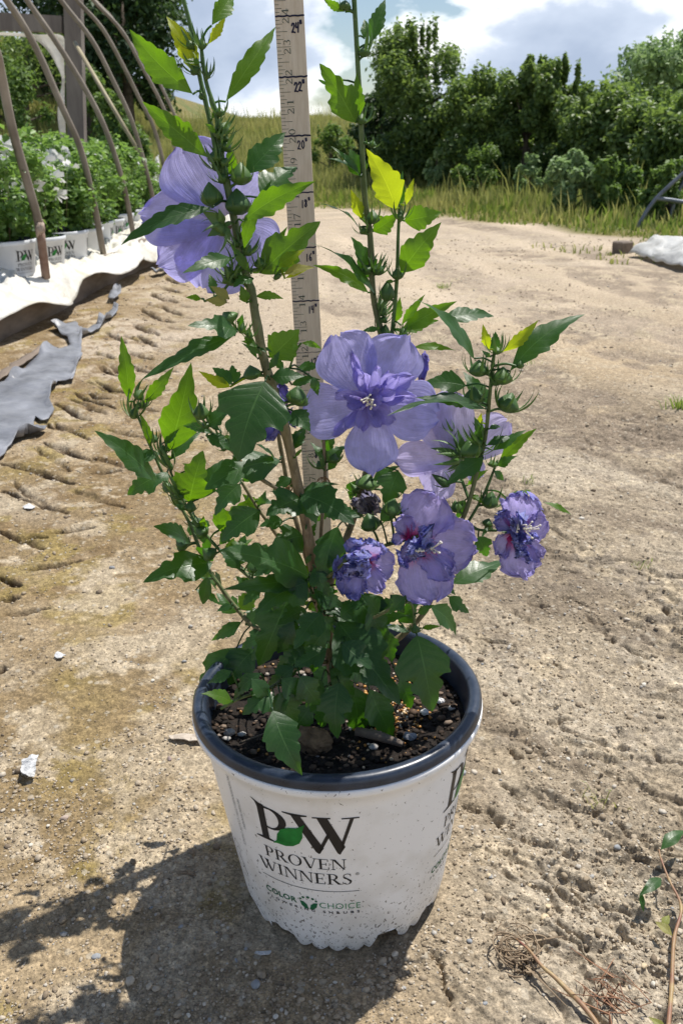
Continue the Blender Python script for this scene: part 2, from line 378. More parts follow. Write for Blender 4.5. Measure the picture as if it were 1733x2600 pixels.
GR = zoomseg((0, 400), k, [(500,1560,740,1660),(350,1630,600,1740),(300,1760,560,1850),(280,1900,520,1985),(640,1380,820,1450),(640,1480,850,1570),
  (850,1280,1010,1340),(870,1380,1000,1430),(1060,980,1190,1030),(930,1000,1080,1080),(870,1110,1050,1180),(910,1185,1050,1250),(1080,930,1180,960),
  (1090,1070,1160,1095),(640,1290,760,1330),(1090,800,1230,850),(1060,860,1200,900),(1100,1010,1200,1040),(600,1560,720,1600),(740,1830,900,1810),(1000,900,1100,950),(700,1160,830,1230)]) + \
  zoomseg((0, 1100), k, [(20,200,490,350),(0,400,440,540),(0,660,310,770),(200,900,540,850),(40,1210,320,1170),(0,960,140,1030),(350,655,590,630),(290,90,620,185),
  (570,275,800,240),(160,690,300,690),(0,1120,120,1100),(0,1580,70,1570)])
GR = [(gz(*a), gz(*b)) for a, b in GR]
_ca = zoomseg((1200, 1200), .34, [(1110,1280,1300,1350),(700,930,830,985),(1170,690,1300,720),(1060,90,1130,160),(540,1840,740,1820),(20,1230,300,1290),(1200,1380,1290,1440),(400,960,520,1000),
  (640,720,760,740),(980,1180,1080,1250),(1420,1000,1500,1060),(1260,880,1390,895),(1500,1600,1568,1620),(850,1080,960,1120),(320,1060,420,1110),(580,1400,660,1470)]) + \
  zoomseg((1100, 1900), .4037, [(210,340,330,410),(430,230,550,270),(545,320,600,380),(710,800,860,950),(830,940,950,980),(780,1100,990,1210),(1390,10,1568,100),(1190,480,1360,600),
  (940,1240,990,1290),(0,1290,50,1450),(50,1450,110,1620),(640,1190,740,1220),(310,420,400,460),(1160,440,1230,480),(480,0,540,60),(980,180,1030,210)])
CR = [(gz(*a), gz(*b)) for a, b in _ca]
def segd(x, y, a, b):
    dx, dy = b.x - a.x, b.y - a.y; L2 = dx * dx + dy * dy
    t = np.clip(((x - a.x) * dx + (y - a.y) * dy) / L2, 0, 1)
    return np.hypot(x - a.x - t * dx, y - a.y - t * dy), t
def pix_of(x, y):                                        # photograph pixel of a ground point (used to place stains where they lie)
    d = np.stack([x, y, 0 * x - CAM_H], -1)
    zc_ = d @ np.array(fw); zc_ = np.where(zc_ < .05, .05, zc_)
    return 866.5 + F_PX * (d @ np.array(rt)) / zc_, 1300 - F_PX * (d @ np.array(up)) / zc_
TRK = [[(905, 590), (1000, 625), (1100, 673), (1261, 758), (1400, 805), (1612, 880), (1850, 960)], [(1030, 615), (1180, 700), (1300, 735), (1450, 785), (1733, 850), (1900, 890)], [(1050, 545), (1300, 592), (1500, 640), (1733, 715)],
       [(880, 760), (1050, 850), (1342, 1017), (1544, 1093), (1800, 1180)], [(1000, 800), (1200, 890), (1390, 985), (1600, 1090), (1800, 1150)], [(950, 565), (1200, 612), (1450, 680), (1733, 770)], [(1150, 1120), (1400, 1170), (1700, 1290)], [(880, 640), (900, 740), (1100, 900), (1300, 1080)]]
TRK = [[gz(*p) for p in t] for t in TRK]
def trk_(x, y):
    out_ = np.zeros_like(x); m = (y > 1.2) & (y < 14) & (x > -.8) & (x < 4.5)
    X, Y_ = x[m] + .03 * fbm(x[m], y[m], .25, 3, 150), y[m] + .03 * fbm(x[m], y[m], .25, 3, 151)
    for q, t in enumerate(TRK):
        best = np.full(X.shape, 9.0)
        for A, B in zip(t, t[1:]): best = np.minimum(best, segd(X, Y_, A, B)[0])
        wd = .035 + .016 * (q % 3)
        for off in (0, .075, .15) if q in (0, 3) else (0, .09):
            out_[m] -= .0085 * np.exp(-((best - off) / wd) ** 2) * np.clip(.55 + 1.5 * fbm(X, Y_, .10, 3, 152 + q), 0, 1.3)
    return out_
RIB = []
_cl = [gz(440, 735), gz(350, 880), gz(240, 1040), gz(120, 1230), gz(30, 1400)]
_pl = smooth_path([(p.x, p.y) for p in _cl], 24); _acc = 0
for _i in range(1, len(_pl)):
    _acc += float(np.hypot(*(_pl[_i] - _pl[_i - 1])))
    if _acc > .25:
        _acc = 0; _c = _pl[_i]; _L = .115
        _j = .03 * math.sin(_i * 1.7)
        RIB.append((Vector((_c[0] - .10, _c[1] + .14 + _j, 0)), Vector((_c[0] + .04, _c[1] - .05 + _j, 0))))
        RIB.append((Vector((_c[0] + .07, _c[1] + .05 + _j, 0)), Vector((_c[0] + .20, _c[1] - .04 + _j, 0))))
def ground_detail(x, y):
    r = np.hypot(x, y)
    near = 1 - sst(3.0, 7.0, r)
    left = sst(.10, -.28, x + 0 * y) * (1 - sst(2.2, 4.0, y) * .0)
    wx = x + .03 * fbm(x, y, .09, 3, 40); wy = y + .03 * fbm(x, y, .09, 3, 41)
    h = .010 * fbm(x, y, .55, 3, 1) + .005 * fbm(x, y, .13, 4, 5)
    right = sst(-.02, .22, x - .1 * (y - .7)) * (1 - sst(1.6, 2.8, y - .3 * x))
    # broken, crusted ground: ridged noise stretched along the slope of the track
    a = R(-33); u_ = wx * math.cos(a) + wy * math.sin(a); v_ = -wx * math.sin(a) + wy * math.cos(a)
    rid = 1 - np.abs(fbm(u_, v_ * 2.0, .085, 4, 11, .55)) * 2.2
    msk = sst(-.1, .35, fbm(x, y, .22, 3, 15) + .12)
    h -= right * near * msk * .0085 * sst(.55, .95, rid)
    h += right * near * .0045 * fbm(u_, v_ * 1.7, .045, 4, 17)
    h += right * near * .0018 * fbm(x, y, .012, 3, 18)
    # gravel crust
    w1, c1 = worley(wx, wy, .0075, 1); w2, c2 = worley(x, y, .0042, 2)
    rough = np.clip(.35 + .9 * fbm(x, y, .12, 3, 21) + .55 * right + .5 * sst(-.45, -.05, x) * (y < 1.4), .08, 1.0) * near
    h += rough * (.0017 * (1 - w1) * (.3 + c1) + .0010 * (1 - w2) * (.3 + c2)) + near * .0011 * fbm(x, y, .005, 2, 30)
    w3, c3 = worley(u_ * .55, v_ * 1.25, .026, 6); h -= right * near * msk * (c3 > .74) * np.exp(-(w3 / .27) ** 2) * .009 * (c3 - .4)
    w4, c4 = worley(u_ * .6, v_ * 1.2, .011, 7); h -= (.3 + right * msk) * near * (c4 > .86) * np.exp(-(w4 / .3) ** 2) * .0032
    h += near * (.35 + .65 * right) * (c4 < .12) * np.exp(-(w4 / .33) ** 2) * .0030
    g = np.zeros_like(h)
    m = (x < .35) & (r < 8)
    f1_, f2_, f3_, f4_ = fbm(x[m], y[m], .06, 3, 44), fbm(x[m], y[m], .06, 3, 45), fbm(x[m], y[m], .014, 2, 46), fbm(x[m], y[m], .07, 2, 50)
    gm = np.zeros(m.sum()); xm, ym = x[m], y[m]
    for q, (A, B) in enumerate(GR + RIB):
        cx9, cy9 = (A.x + B.x) / 2, (A.y + B.y) / 2; rr9 = (A - B).length / 2 + .12; s9 = np.where((np.abs(xm - cx9) < rr9) & (np.abs(ym - cy9) < rr9))[0]
        if len(s9) == 0: continue
        d, t = segd(xm[s9] + .013 * f1_[s9], ym[s9] + .013 * f2_[s9], A, B); d = d + .003 * f3_[s9]
        sc_ = .55 + .16 * A.y
        wdt = .0082 * sc_ * (.45 + .9 * np.sin(np.pi * np.clip(t, .04, .96))) 
        gm[s9] = np.minimum(gm[s9], -.022 * sc_ * np.exp(-(d / wdt) ** 2) * np.clip(.95 + .55 * f4_[s9], .3, 1.4) * (1 if q < len(GR) else .6))
    g[m] = gm
    m2 = (x > -.1) & (r < 4)
    c1_, c2_ = x[m2] + .012 * fbm(x[m2], y[m2], .02, 3, 70), y[m2] + .012 * fbm(x[m2], y[m2], .02, 3, 90)
    for q, (A, B) in enumerate(CR):
        d, t = segd(c1_, c2_, A, B)
        wdt = .0036 * (.6 + .5 * A.y)
        g[m2] = np.minimum(g[m2], -.0085 * np.exp(-(d / wdt) ** 2))
    # long wheel marks curving away on the road
    g2 = trk_(x, y)
    # cleared, packed hollow under the nursery pot
    pd = np.hypot(x + .0109, y - .7367); flat = 1 - sst(.10, .16, pd)
    h = h * (1 - .8 * flat) - .002 * flat
    return h + g + g2, g, rough, right
def sr(c): return np.array([((v / 255 + .055) / 1.055) ** 2.4 if v > 10 else v / 3294 for v in c])
def ground_colour(x, y, h, g, rough, right):
    r = np.hypot(x, y)
    px, py = pix_of(x, y)
    base = np.ones(x.shape + (3,)) * np.array([.350, .272, .172])
    def lay(c, f):
        nonlocal base
        f = np.clip(f, 0, 1)[..., None]; base = base * (1 - f) + np.array(c) * f
    f1 = fbm(x, y, .35, 4, 101); f2 = fbm(x, y, .09, 4, 105); f3 = fbm(x, y, .02, 3, 109)
    lay([.265, .215, .155], sst(.0, .35, f1) * .5)
    lay([.420, .355, .260], sst(.0, .35, f2 - .1) * .7)
    # greyer to the right and along the road
    lay([.345, .295, .225], .7 * right)
    far = sst(1.9, 4.2, y - .35 * x) * sst(-1.6, -.6, x + .1 * (5 - y))
    lay([.445, .368, .275], far * .85)
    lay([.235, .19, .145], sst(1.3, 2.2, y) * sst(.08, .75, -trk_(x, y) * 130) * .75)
    lay([.52, .44, .34], far * sst(.1, .4, fbm(x * .5 + y * .6, y * .15 - x * .1, .4, 3, 140)) * .5)
    lay([.42, .35, .27], far * sst(.0, .3, fbm(x * .7, y * .35, .5, 3, 111)) * .7)
    lay([.26, .22, .175], right * sst(.05, .35, f2) * .55)
    d1 = np.full(x.shape, 9.0)
    t1 = [gz(880, 580)] + TRK[0] + [gz(2300, 1120)]
    mm_ = (y > .9) & (x > -.6) & (r < 14)
    for A, B in zip(t1, t1[1:]): d1[mm_] = np.minimum(d1[mm_], segd(x[mm_], y[mm_], A, B)[0])
    d1 = d1 + .05 * fbm(x, y, .7, 3, 171)
    stv = (.55 * (vnoise(d1 / .085, 0 * x + .5, 31) - .5) + .7 * (vnoise(d1 / .24, 0 * x + .5, 33) - .5)) * (.6 + .8 * vnoise(x / .5, y / .5, 35))
    base = base * (1 + .42 * (stv * sst(1.1, 2.2, y) * sst(-.4, .1, x) * (r < 14))[..., None])
    # damp ochre crust with algae, on the left of the pot
    leftm = sst(800, 300, px + .15 * (1500 - py)) * (py > 700)
    blot = sst(-.10, .16, fbm(x, y, .20, 4, 115) + .10)
    lay([.245, .180, .098], leftm * blot * .95)
    lay([.185, .125, .060], leftm * sst(.02, .3, fbm(x, y, .05, 4, 119)) * .75 * sst(1900, 1250, py))
    lay([.265, .205, .065], leftm * sst(.18, .42, fbm(x, y, .085, 3, 123)) * .6)
    for (qx, qy, rad) in ((545, 1730 - 0, 42), (180, 1735, 55), (190, 1960, 90), (290, 2145, 70), (60, 1190, 60), (330, 2010, 50), (215, 1625, 60), (230, 1810, 70)):
        G = gz(qx, qy); rr = rad / 2300 * (G.y + .3); lay([.265, .205, .065], leftm * .5 * np.exp(-((x - G.x) ** 2 + (y - G.y) ** 2 * .6) / rr ** 2) * (1 + .9 * f2))
    # dry pale gravel lying in patches
    for (qx, qy, rad) in ((290, 1425, 55), (255, 1540, 75), (240, 1345, 35), (190, 1660, 60), (130, 1840, 55), (30, 1740, 60), (60, 2110, 40), (470, 1900, 150), (430, 2120, 110), (330, 2030, 60), (520, 1650, 90)):
        G = gz(qx, qy); rr = rad / 2300 * (G.y + .3); lay([.42, .35, .25], .75 * sst(.15, .8, np.exp(-((x - G.x) ** 2 + (y - G.y) ** 2 * .5) / (1.3 * rr) ** 2) + .9 * f2 + .5 * f3 - .1))
    # colour darkens towards the bottom of grooves and cracks
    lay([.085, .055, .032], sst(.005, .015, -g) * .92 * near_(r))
    lay([.13, .10, .07], sst(.5, .95, fbm(x, y, .05, 4, 131) + .35) * .35 * right)
    sk = fbm((x * .83 + y * .56) / 1.0, (-x * .56 + y * .83) / 3.2, .05, 4, 161); sk2 = fbm((x * .83 + y * .56), (-x * .56 + y * .83) / 3.0, .16, 4, 165)
    lay([.17, .135, .10], sst(.02, .4, sk + .7 * sk2) * .6 * right)
    lay([.47, .41, .32], sst(.1, .5, -sk2) * .55 * right)
    # weeds and grass bordering the road
    gr = sst(-.25, .35, y - edge_y(x) + .5 * fbm(x, y, .8, 3, 135))
    lay([.17, .15, .05], gr * (y > 1))
    lay([.10, .13, .035], gr * sst(0, .3, fbm(x, y, 1.1, 3, 137)) * (y > 1))
    bx = BD[0].x + (y - BD[0].y) * bdir.x / bdir.y
    lay([.19, .15, .11], sst(-.12, .02, bx - x) * (y > 1) * (y < 13) * .8)
    sp = .86 + .28 * vnoise(x / .0022, y / .0022, 9) ; w, c = worley(x, y, .0065, 5)
    nr_ = 1 - sst(2.5, 5, r)
    base = base * (1 - nr_[..., None] + nr_[..., None] * (sp * (.86 + .34 * (c - .25)))[..., None])
    base = base * (1 + .10 * f3[..., None]) * np.array([.97, .955, .93])
    return np.clip(base, .01, .8)
def near_(r): return 1 - sst(5, 8, r)
th = np.concatenate([np.linspace(-math.pi, -.55, 26)[:-1], np.linspace(-.55, -.44, 12)[:-1], np.linspace(-.44, .44, 900), np.linspace(.44, .55, 12)[1:], np.linspace(.55, math.pi, 26)[1:]])
rr_ = np.concatenate([np.geomspace(.02, .45, 30)[:-1], np.geomspace(.45, 3.2, 980)[:-1], np.geomspace(3.2, 16, 330)[:-1], np.geomspace(16, 1500, 130)])
TH, RR = np.meshgrid(th, rr_)
X, Y = RR * np.sin(TH), RR * np.cos(TH)
H_, G_, RG_, RI_ = ground_detail(X.ravel(), Y.ravel())
T_ = terrain(X.ravel(), Y.ravel())
Zg = T_ + H_
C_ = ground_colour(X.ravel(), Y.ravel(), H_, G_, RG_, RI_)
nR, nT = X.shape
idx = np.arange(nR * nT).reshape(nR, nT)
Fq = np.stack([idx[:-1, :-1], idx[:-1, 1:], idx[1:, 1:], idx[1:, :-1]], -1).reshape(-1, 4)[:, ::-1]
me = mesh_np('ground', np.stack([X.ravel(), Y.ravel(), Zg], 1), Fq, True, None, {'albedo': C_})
mg = Mt('dirt_track'); at_ = mg.n('ShaderNodeAttribute', attribute_name='albedo').outputs['Color']; v_ = mg.mapping('Object')
nA = mg.noise(v_, 420, 4, .7); nB = mg.noise(v_, 75, 5, .65)
colg = mg.mix(1.0, at_, mg.ramp(nA, (.28, .45), (.48, .98), (.72, 1.45)), 'MULTIPLY')
colg = mg.mix(1.0, colg, mg.ramp(nB, (.28, .74), (.5, 1.0), (.72, 1.18)), 'MULTIPLY')
v1 = mg.n('ShaderNodeTexVoronoi', {'Vector': v_, 'Scale': 210.0}); v2 = mg.n('ShaderNodeTexVoronoi', {'Vector': v_, 'Scale': 95.0})
c1v = mg.n('ShaderNodeSeparateColor', {0: v1.outputs['Color']}).outputs[0]; c2v = mg.n('ShaderNodeSeparateColor', {0: v2.outputs['Color']}).outputs[0]
colg = mg.mix(1.0, colg, mg.ramp(c1v, (.0, .84), (.35, .98), (.8, 1.05), (1.0, 1.32)), 'MULTIPLY')
colg = mg.mix(mg.ramp(v1.outputs['Distance'], (.45, 0.0), (.75, .16)), colg, (.06, .045, .03))
isst = mg.math('MULTIPLY', mg.ramp(c2v, (.84, 0.0), (.88, 1.0)), mg.ramp(v2.outputs['Distance'], (.30, 1.0), (.42, 0.0)))
colg = mg.mix(mg.math('MULTIPLY', isst, .5), colg, (.50, .45, .36))
stb = mg.math('MULTIPLY', mg.math('SUBTRACT', 1.0, v1.outputs['Distance']), .9)
bmp = mg.bump(mg.math('ADD', stb, mg.math('MULTIPLY', isst, 1.0)), .5, .0013)
bmp = mg.bump(mg.math('ADD', mg.math('MULTIPLY', nA, .5), mg.math('MULTIPLY', nB, 1.3)), .8, .0035, bmp)
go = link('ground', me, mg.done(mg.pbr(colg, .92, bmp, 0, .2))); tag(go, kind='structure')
def gh(x, y):                                            # full ground height at points
    x = np.atleast_1d(np.asarray(x, float)); y = np.atleast_1d(np.asarray(y, float))
    return terrain(x, y) + ground_detail(x, y)[0]
def ghs(x, y): return float(gh([x], [y])[0])

# ------------------------------------------------------------------ loose stones
def ico():
    bm = bmesh.new(); bmesh.ops.create_icosphere(bm, subdivisions=1, radius=1); bm.verts.ensure_lookup_table()
    V = np.array([v.co[:] for v in bm.verts]); Fc = np.array([[v.index for v in f.verts] for f in bm.faces]); bm.free(); return V, Fc
ICOV, ICOF = ico()
def scatter(name, P, S, m, seed=0, flat=.6, attr=None, smooth=True):
    rs = np.random.RandomState(seed); n = len(P); V = ICOV[None] * (1 + .38 * (rs.rand(n, len(ICOV), 1) - .5))
    an = rs.rand(n) * 6.283; sc_ = np.stack([.7 + .6 * rs.rand(n), .6 + .5 * rs.rand(n), flat * (.6 + .7 * rs.rand(n))], 1)[:, None] * S[:, None, None]
    V = V * sc_; c, s = np.cos(an)[:, None], np.sin(an)[:, None]
    V = np.stack([V[..., 0] * c - V[..., 1] * s, V[..., 0] * s + V[..., 1] * c, V[..., 2] + .25 * V[..., 0] * (rs.rand(n, 1) - .5)], -1) + P[:, None]
    Fc = (ICOF[None] + (np.arange(n) * len(ICOV))[:, None, None]).reshape(-1, 3)
    at2 = {'tone': np.repeat(rs.rand(n), len(ICOV))}
    return link(name, mesh_np(name, V.reshape(-1, 3), Fc, smooth, None, at2), m)
ms = Mt('gravel'); tt = ms.n('ShaderNodeAttribute', attribute_name='tone').outputs['Fac']
cs = ms.ramp(tt, (.0, (.17, .13, .09)), (.3, (.32, .255, .175)), (.75, (.40, .33, .24)), (.94, (.54, .48, .39)), (1.0, (.25, .26, .27)))
cs = ms.mix(1.0, cs, ms.ramp(ms.noise(ms.mapping('Object'), 300, 4), (.3, .75), (.7, 1.15)), 'MULTIPLY')
M['gravel'] = ms.done(ms.pbr(cs, .8, ms.bump(ms.noise(ms.mapping('Object'), 500, 3), .4, .0006), 0, .3))
rs = np.random.RandomState(3)
N = 46000
px = rs.rand(N) * 1900 - 80; py = 760 + (2700 - 760) * rs.rand(N) ** .8
D_ = np.outer(np.ones(N), np.array(fw)) * F_PX + np.outer(px - 866.5, np.array(rt)) - np.outer(py - 1300, np.array(up))
tq = -CAM_H / D_[:, 2]; gx, gy = D_[:, 0] * tq, D_[:, 1] * tq
keep = (np.hypot(gx + .0109, gy - .7367) > .104) & (rs.rand(N) < np.clip(.35 + 1.2 * fbm(gx, gy, .13, 3, 21) + .2 * (gx > 0), .08, 1)) & (gx > BD[0].x + (gy - BD[0].y) * bdir.x / bdir.y + .05)
gx, gy = gx[keep], gy[keep]; n = len(gx)
S = (.0006 + .0014 * rs.rand(n) ** 2.4 + .0030 * (rs.rand(n) < .03) * rs.rand(n)) * (1 + .28 * gy)
zz = gh(gx, gy)
tag(scatter('gravel', np.stack([gx, gy, zz + S * .25], 1), S, M['gravel'], 5), 'small pale stones and grit strewn over the dirt track', 'gravel', kind='stuff')
N = 9000
gx = -2.2 + 5.0 * rs.rand(N); gy = 1.1 + 6.2 * rs.rand(N) ** 1.2
keep = (np.abs(gx) < .42 * gy + .1) & (gx > BD[0].x + (gy - BD[0].y) * bdir.x / bdir.y + .04) & (rs.rand(N) < np.clip(.25 + 1.5 * fbm(gx, gy, .25, 3, 23) + .45 * (gx < -.3), .04, 1))
gx, gy = gx[keep], gy[keep]; n = len(gx); S = .0014 + .0040 * rs.rand(n) ** 2.5 + .0006 * gy; zz = gh(gx, gy)
tag(scatter('grit', np.stack([gx, gy, zz + S * .2], 1), S, M['gravel'], 6, .5), 'coarser pale grit scattered over the farther track and tyre grooves', 'gravel', kind='stuff')
# single stones large enough to point at
BIG = [(165,2090,9,'p'),(205,2040,4,'p'),(35,2066,5,'w'),(125,2108,5,'w'),(82,2158,6,'w'),(390,1735,5,'w'),(245,2440,11,'g'),(460,2360,6,'g'),(650,2505,12,'g'),(1190,2395,7,'g'),
       (1230,2557,6,'g'),(1240,2230,6,'t'),(1345,2240,6,'t'),(1388,2300,8,'t'),(1384,2325,12,'t'),(1390,2272,5,'w'),(1370,2100,6,'w'),(1567,2143,9,'g'),(1568,2315,7,'g'),(1658,2505,8,'w'),
       (1632,2455,8,'t'),(1265,1960,8,'w'),(1175,1965,9,'g'),(1265,2395,5,'g'),(1475,1326,7,'w'),(1633,1735,7,'w'),(1655,1475,6,'w'),(432,1938,7,'r'),(272,1544,5,'w'),(152,1545,4,'w'),
       (480,2585,6,'w'),(1650,1612,7,'w'),(1440,1930,6,'w'),(600,2440,6,'g'),(700,2590,7,'w'),(850,2500,5,'w')]
cn = {'p': ('rounded pinkish stone', (.34, .27, .22), (.42, .33, .28)), 'w': ('small whitish stone', (.50, .47, .40), (.62, .58, .50)), 'g': ('smooth grey stone', (.21, .22, .23), (.32, .33, .34)),
      't': ('flat yellowish tan pebble', (.48, .38, .24), (.58, .47, .31)), 'r': ('dull mauve brown stone', (.20, .15, .14), (.30, .23, .21))}
for a_, (nm, c1, c2) in cn.items(): M['st' + a_] = simple('stone_' + a_, c1, c2, 90, .7, .4, .0012)
near_lab = ['beside the weed at lower right', 'near the crack in the ground', 'in the pot shadow', 'on the ochre crust left of the pot', 'on the open track']
cnt = {}
for i, (qx, qy, sz, kd) in enumerate(BIG):
    G = gz(qx, qy); s_ = sz / 2300 * (G.y * .926 + .267)
    rs2 = np.random.RandomState(900 + i)
    bm = bmesh.new(); bmesh.ops.create_icosphere(bm, subdivisions=3, radius=1)
    q = rs2.rand(9) * 6
    for v in bm.verts:
        c = v.co; nz = .16 * math.sin(2.1 * c.x + q[0]) + .13 * math.sin(2.7 * c.y + q[1]) + .10 * math.sin(3.3 * c.z + 2 * c.x + q[2]) + .05 * math.sin(7 * c.x + q[3]) * math.sin(6 * c.y + q[4])
        v.co = c * (1 + nz); v.co.x *= 1.1 * s_; v.co.y *= .85 * s_; v.co.z *= .6 * s_
    me = bpy.data.meshes.new('stone'); bm.to_mesh(me); bm.free(); me.polygons.foreach_set('use_smooth', [True] * len(me.polygons))
    o = link('stone', me, M['st' + kd]); o.location = (G.x, G.y, ghs(G.x, G.y) + .22 * s_); o.rotation_euler[2] = q[5]
    if qx < 560: w_ = 'on the ochre crust left of the pot' if qy < 2200 else 'in the leaf shadows left of the pot'
    elif qx < 1000: w_ = 'in the shadow in front of the pot'
    elif qy > 2150: w_ = 'on the cracked ground beside the creeping weed'
    else: w_ = 'on the rough track right of the pot'
    lab = cn[kd][0] + ' ' + w_
    tag(o, lab, 'stone', 'stones ' + lab)
# ------------------------------------------------------------------ lettering
def arc(cx, cy, rx, ry, a0, a1, n=14): return [(cx + rx * math.cos(R(a0 + (a1 - a0) * i / n)), cy + ry * math.sin(R(a0 + (a1 - a0) * i / n))) for i in range(n + 1)]
def ringq(cx, cy, rx, ry, tx, ty, a0, a1, n=16):         # modulated stroke: quads between two ellipses
    o = arc(cx, cy, rx, ry, a0, a1, n); i_ = arc(cx, cy, rx - tx, ry - ty, a0, a1, n)
    return [[o[j], o[j + 1], i_[j + 1], i_[j]] for j in range(n)]
def rect(x0, y0, x1, y1): return [[(x0, y0), (x1, y0), (x1, y1), (x0, y1)]]
def serif(cx, y, w, s=1, t=.035): # slab with bracketed corners
    return [[(cx - w, y), (cx + w, y), (cx + w, y + s * t * .6), (cx + w * .45, y + s * t * 1.6), (cx - w * .45, y + s * t * 1.6), (cx - w, y + s * t * .6)]]
def diag(x0, y0, x1, y1, w): return [[(x0, y0), (x0 + w, y0), (x1 + w, y1), (x1, y1)]]
def serif_font(ch):
    T, t = .125, .045
    if ch == 'P': return rect(.13, 0, .13 + T, 1) + serif(.19, 0, .17) + serif(.17, 1, .15, -1) + rect(.2, 1 - t, .36, 1) + rect(.2, .44, .36, .44 + t) + ringq(.34, .72, .30, .28, T, t, -90, 90), .68
    if ch == 'R': return serif_font('P')[0] + [[(.33, .47), (.47, .47), (.80, .03), (.62, .03)]] + rect(.62, 0, .88, .045), .86
    if ch == 'O': return ringq(.42, .5, .40, .52, T, t, 0, 360, 36), .84
    if ch == 'V': return diag(.08, 1, .38, 0, .13) + diag(.46, 0, .72, 1, .05) + [[(.38, 0), (.51, 0), (.46, -.02), (.42, -.02)]] + serif(.13, 1, .15, -1) + serif(.75, 1, .13, -1), .86
    if ch == 'E': return rect(.12, 0, .12 + T, 1) + rect(.02, 0, .62, t) + rect(.02, 1 - t, .60, 1) + rect(.2, .49, .48, .49 + t) + rect(.59, 0, .64, .24) + rect(.56, .78, .60, 1) + rect(.46, .38, .50, .64), .70
    if ch == 'N': return rect(.14, 0, .19, 1) + serif(.165, 0, .13) + rect(.03, 1 - t, .22, 1) + [[(.14, 1), (.30, 1), (.80, 0), (.72, 0)]] + rect(.74, 0, .79, 1) + serif(.765, 1, .13, -1), .92
    if ch == 'I': return rect(.14, 0, .14 + T, 1) + serif(.2, 0, .16) + serif(.2, 1, .16, -1), .40
    if ch == 'S':
        q = ringq(.30, .75, .23, .27, .06, t, 40, 180, 12) + ringq(.30, .255, .25, .275, T * .9, t, -150, 0, 14)
        a_ = arc(.30, .75, .23, .27, 180, 250, 6); b_ = arc(.30, .75, .17, .225, 180, 250, 6)
        q += [[a_[j], a_[j + 1], b_[j + 1], b_[j]] for j in range(6)] + [[(.07, .74), (.13, .76), (.54, .36), (.55, .24), (.43, .27)]] + rect(.46, .76, .50, 1.0) + rect(.05, 0, .09, .26)
        return q, .60
    if ch == 'W': return diag(.05, 1, .35, 0, .14) + diag(.44, 0, .70, 1, .05) + diag(.49, 1, .79, 0, .14) + diag(.88, 0, 1.14, 1, .05) + serif(.12, 1, .16, -1) + serif(.58, 1, .16, -1) + serif(1.17, 1, .14, -1), 1.28
    if ch == '0': return ringq(.30, .5, .27, .52, .11, .05, 0, 360, 28), .62
    if ch == '1': return rect(.24, 0, .36, 1) + serif(.30, 0, .17) + [[(.08, .84), (.24, .92), (.36, 1), (.30, 1), (.08, .90)]], .55
    if ch == '2': return ringq(.29, .73, .24, .28, .09, .06, -25, 165, 12) + [[(.52, .64), (.43, .66), (.05, .10), (.14, .10)]] + rect(.05, 0, .56, .11) + rect(.52, 0, .57, .22), .62
    if ch == '3': return ringq(.27, .76, .22, .25, .09, .05, -80, 150, 12) + ringq(.27, .27, .26, .28, .11, .05, -150, 90, 14), .60
    if ch == '4': return rect(.36, 0, .47, 1) + serif(.415, 0, .14) + rect(.02, .24, .60, .31) + [[(.36, 1), (.44, 1), (.09, .28), (.02, .28)]], .64
    if ch == '6': return ringq(.30, .30, .26, .32, .10, .05, 0, 360, 20) + ringq(.50, .50, .46, .52, .10, .05, 110, 190, 10), .62
    if ch == '7': return rect(.05, .90, .55, 1) + rect(.05, .76, .09, 1) + [[(.50, .92), (.55, .92), (.30, 0), (.19, 0)]], .58
    if ch == '8': return ringq(.30, .75, .21, .26, .09, .05, 0, 360, 18) + ringq(.30, .27, .26, .29, .10, .05, 0, 360, 20), .62
    if ch == '9': return ringq(.30, .70, .26, .32, .10, .05, 0, 360, 20) + ringq(.10, .50, .46, .52, .10, .05, -70, 10, 10), .62
    return [], .3
def layout(text, x0, x1, y, h, dy=0):                    # polygons of a word fitted between x0 and x1
    gs = [serif_font(c) for c in text]; W = sum(g[1] for g in gs); s = (x1 - x0) / (W + .0); x = x0; out_ = []
    for g, w in gs:
        out_ += [[(x + a * s, y + b * h) for a, b in p] for p in g]; x += w * s
    return out_
def poly_mesh(polys, fn, step=.003, flat=True):          # fn maps layout coordinates to space; cut so that curved walls are followed
    bm = bmesh.new()
    for p in polys:
        vs = [bm.verts.new((a, b, 0)) for a, b in p]
        try: bm.faces.new(vs)
        except ValueError: pass
    if step:
        xs = [v.co.x for v in bm.verts]
        x = math.floor(min(xs) / step) * step
        while x < max(xs):
            x += step
            bmesh.ops.bisect_plane(bm, geom=bm.verts[:] + bm.edges[:] + bm.faces[:], plane_co=(x, 0, 0), plane_no=(1, 0, 0))
    bmesh.ops.recalc_face_normals(bm, faces=bm.faces[:])
    for f in bm.faces:
        if f.normal.z < 0: f.normal_flip()
    for v in bm.verts: v.co = fn(v.co.x, v.co.y)
    return bm
def word_obj(name, bm, m, parent, origin):
    me = bpy.data.meshes.new(name)
    for v in bm.verts: v.co -= Vector(origin)
    bm.to_mesh(me); bm.free(); o = link(name, me, m, parent); o.location = (0, 0, 0); return o
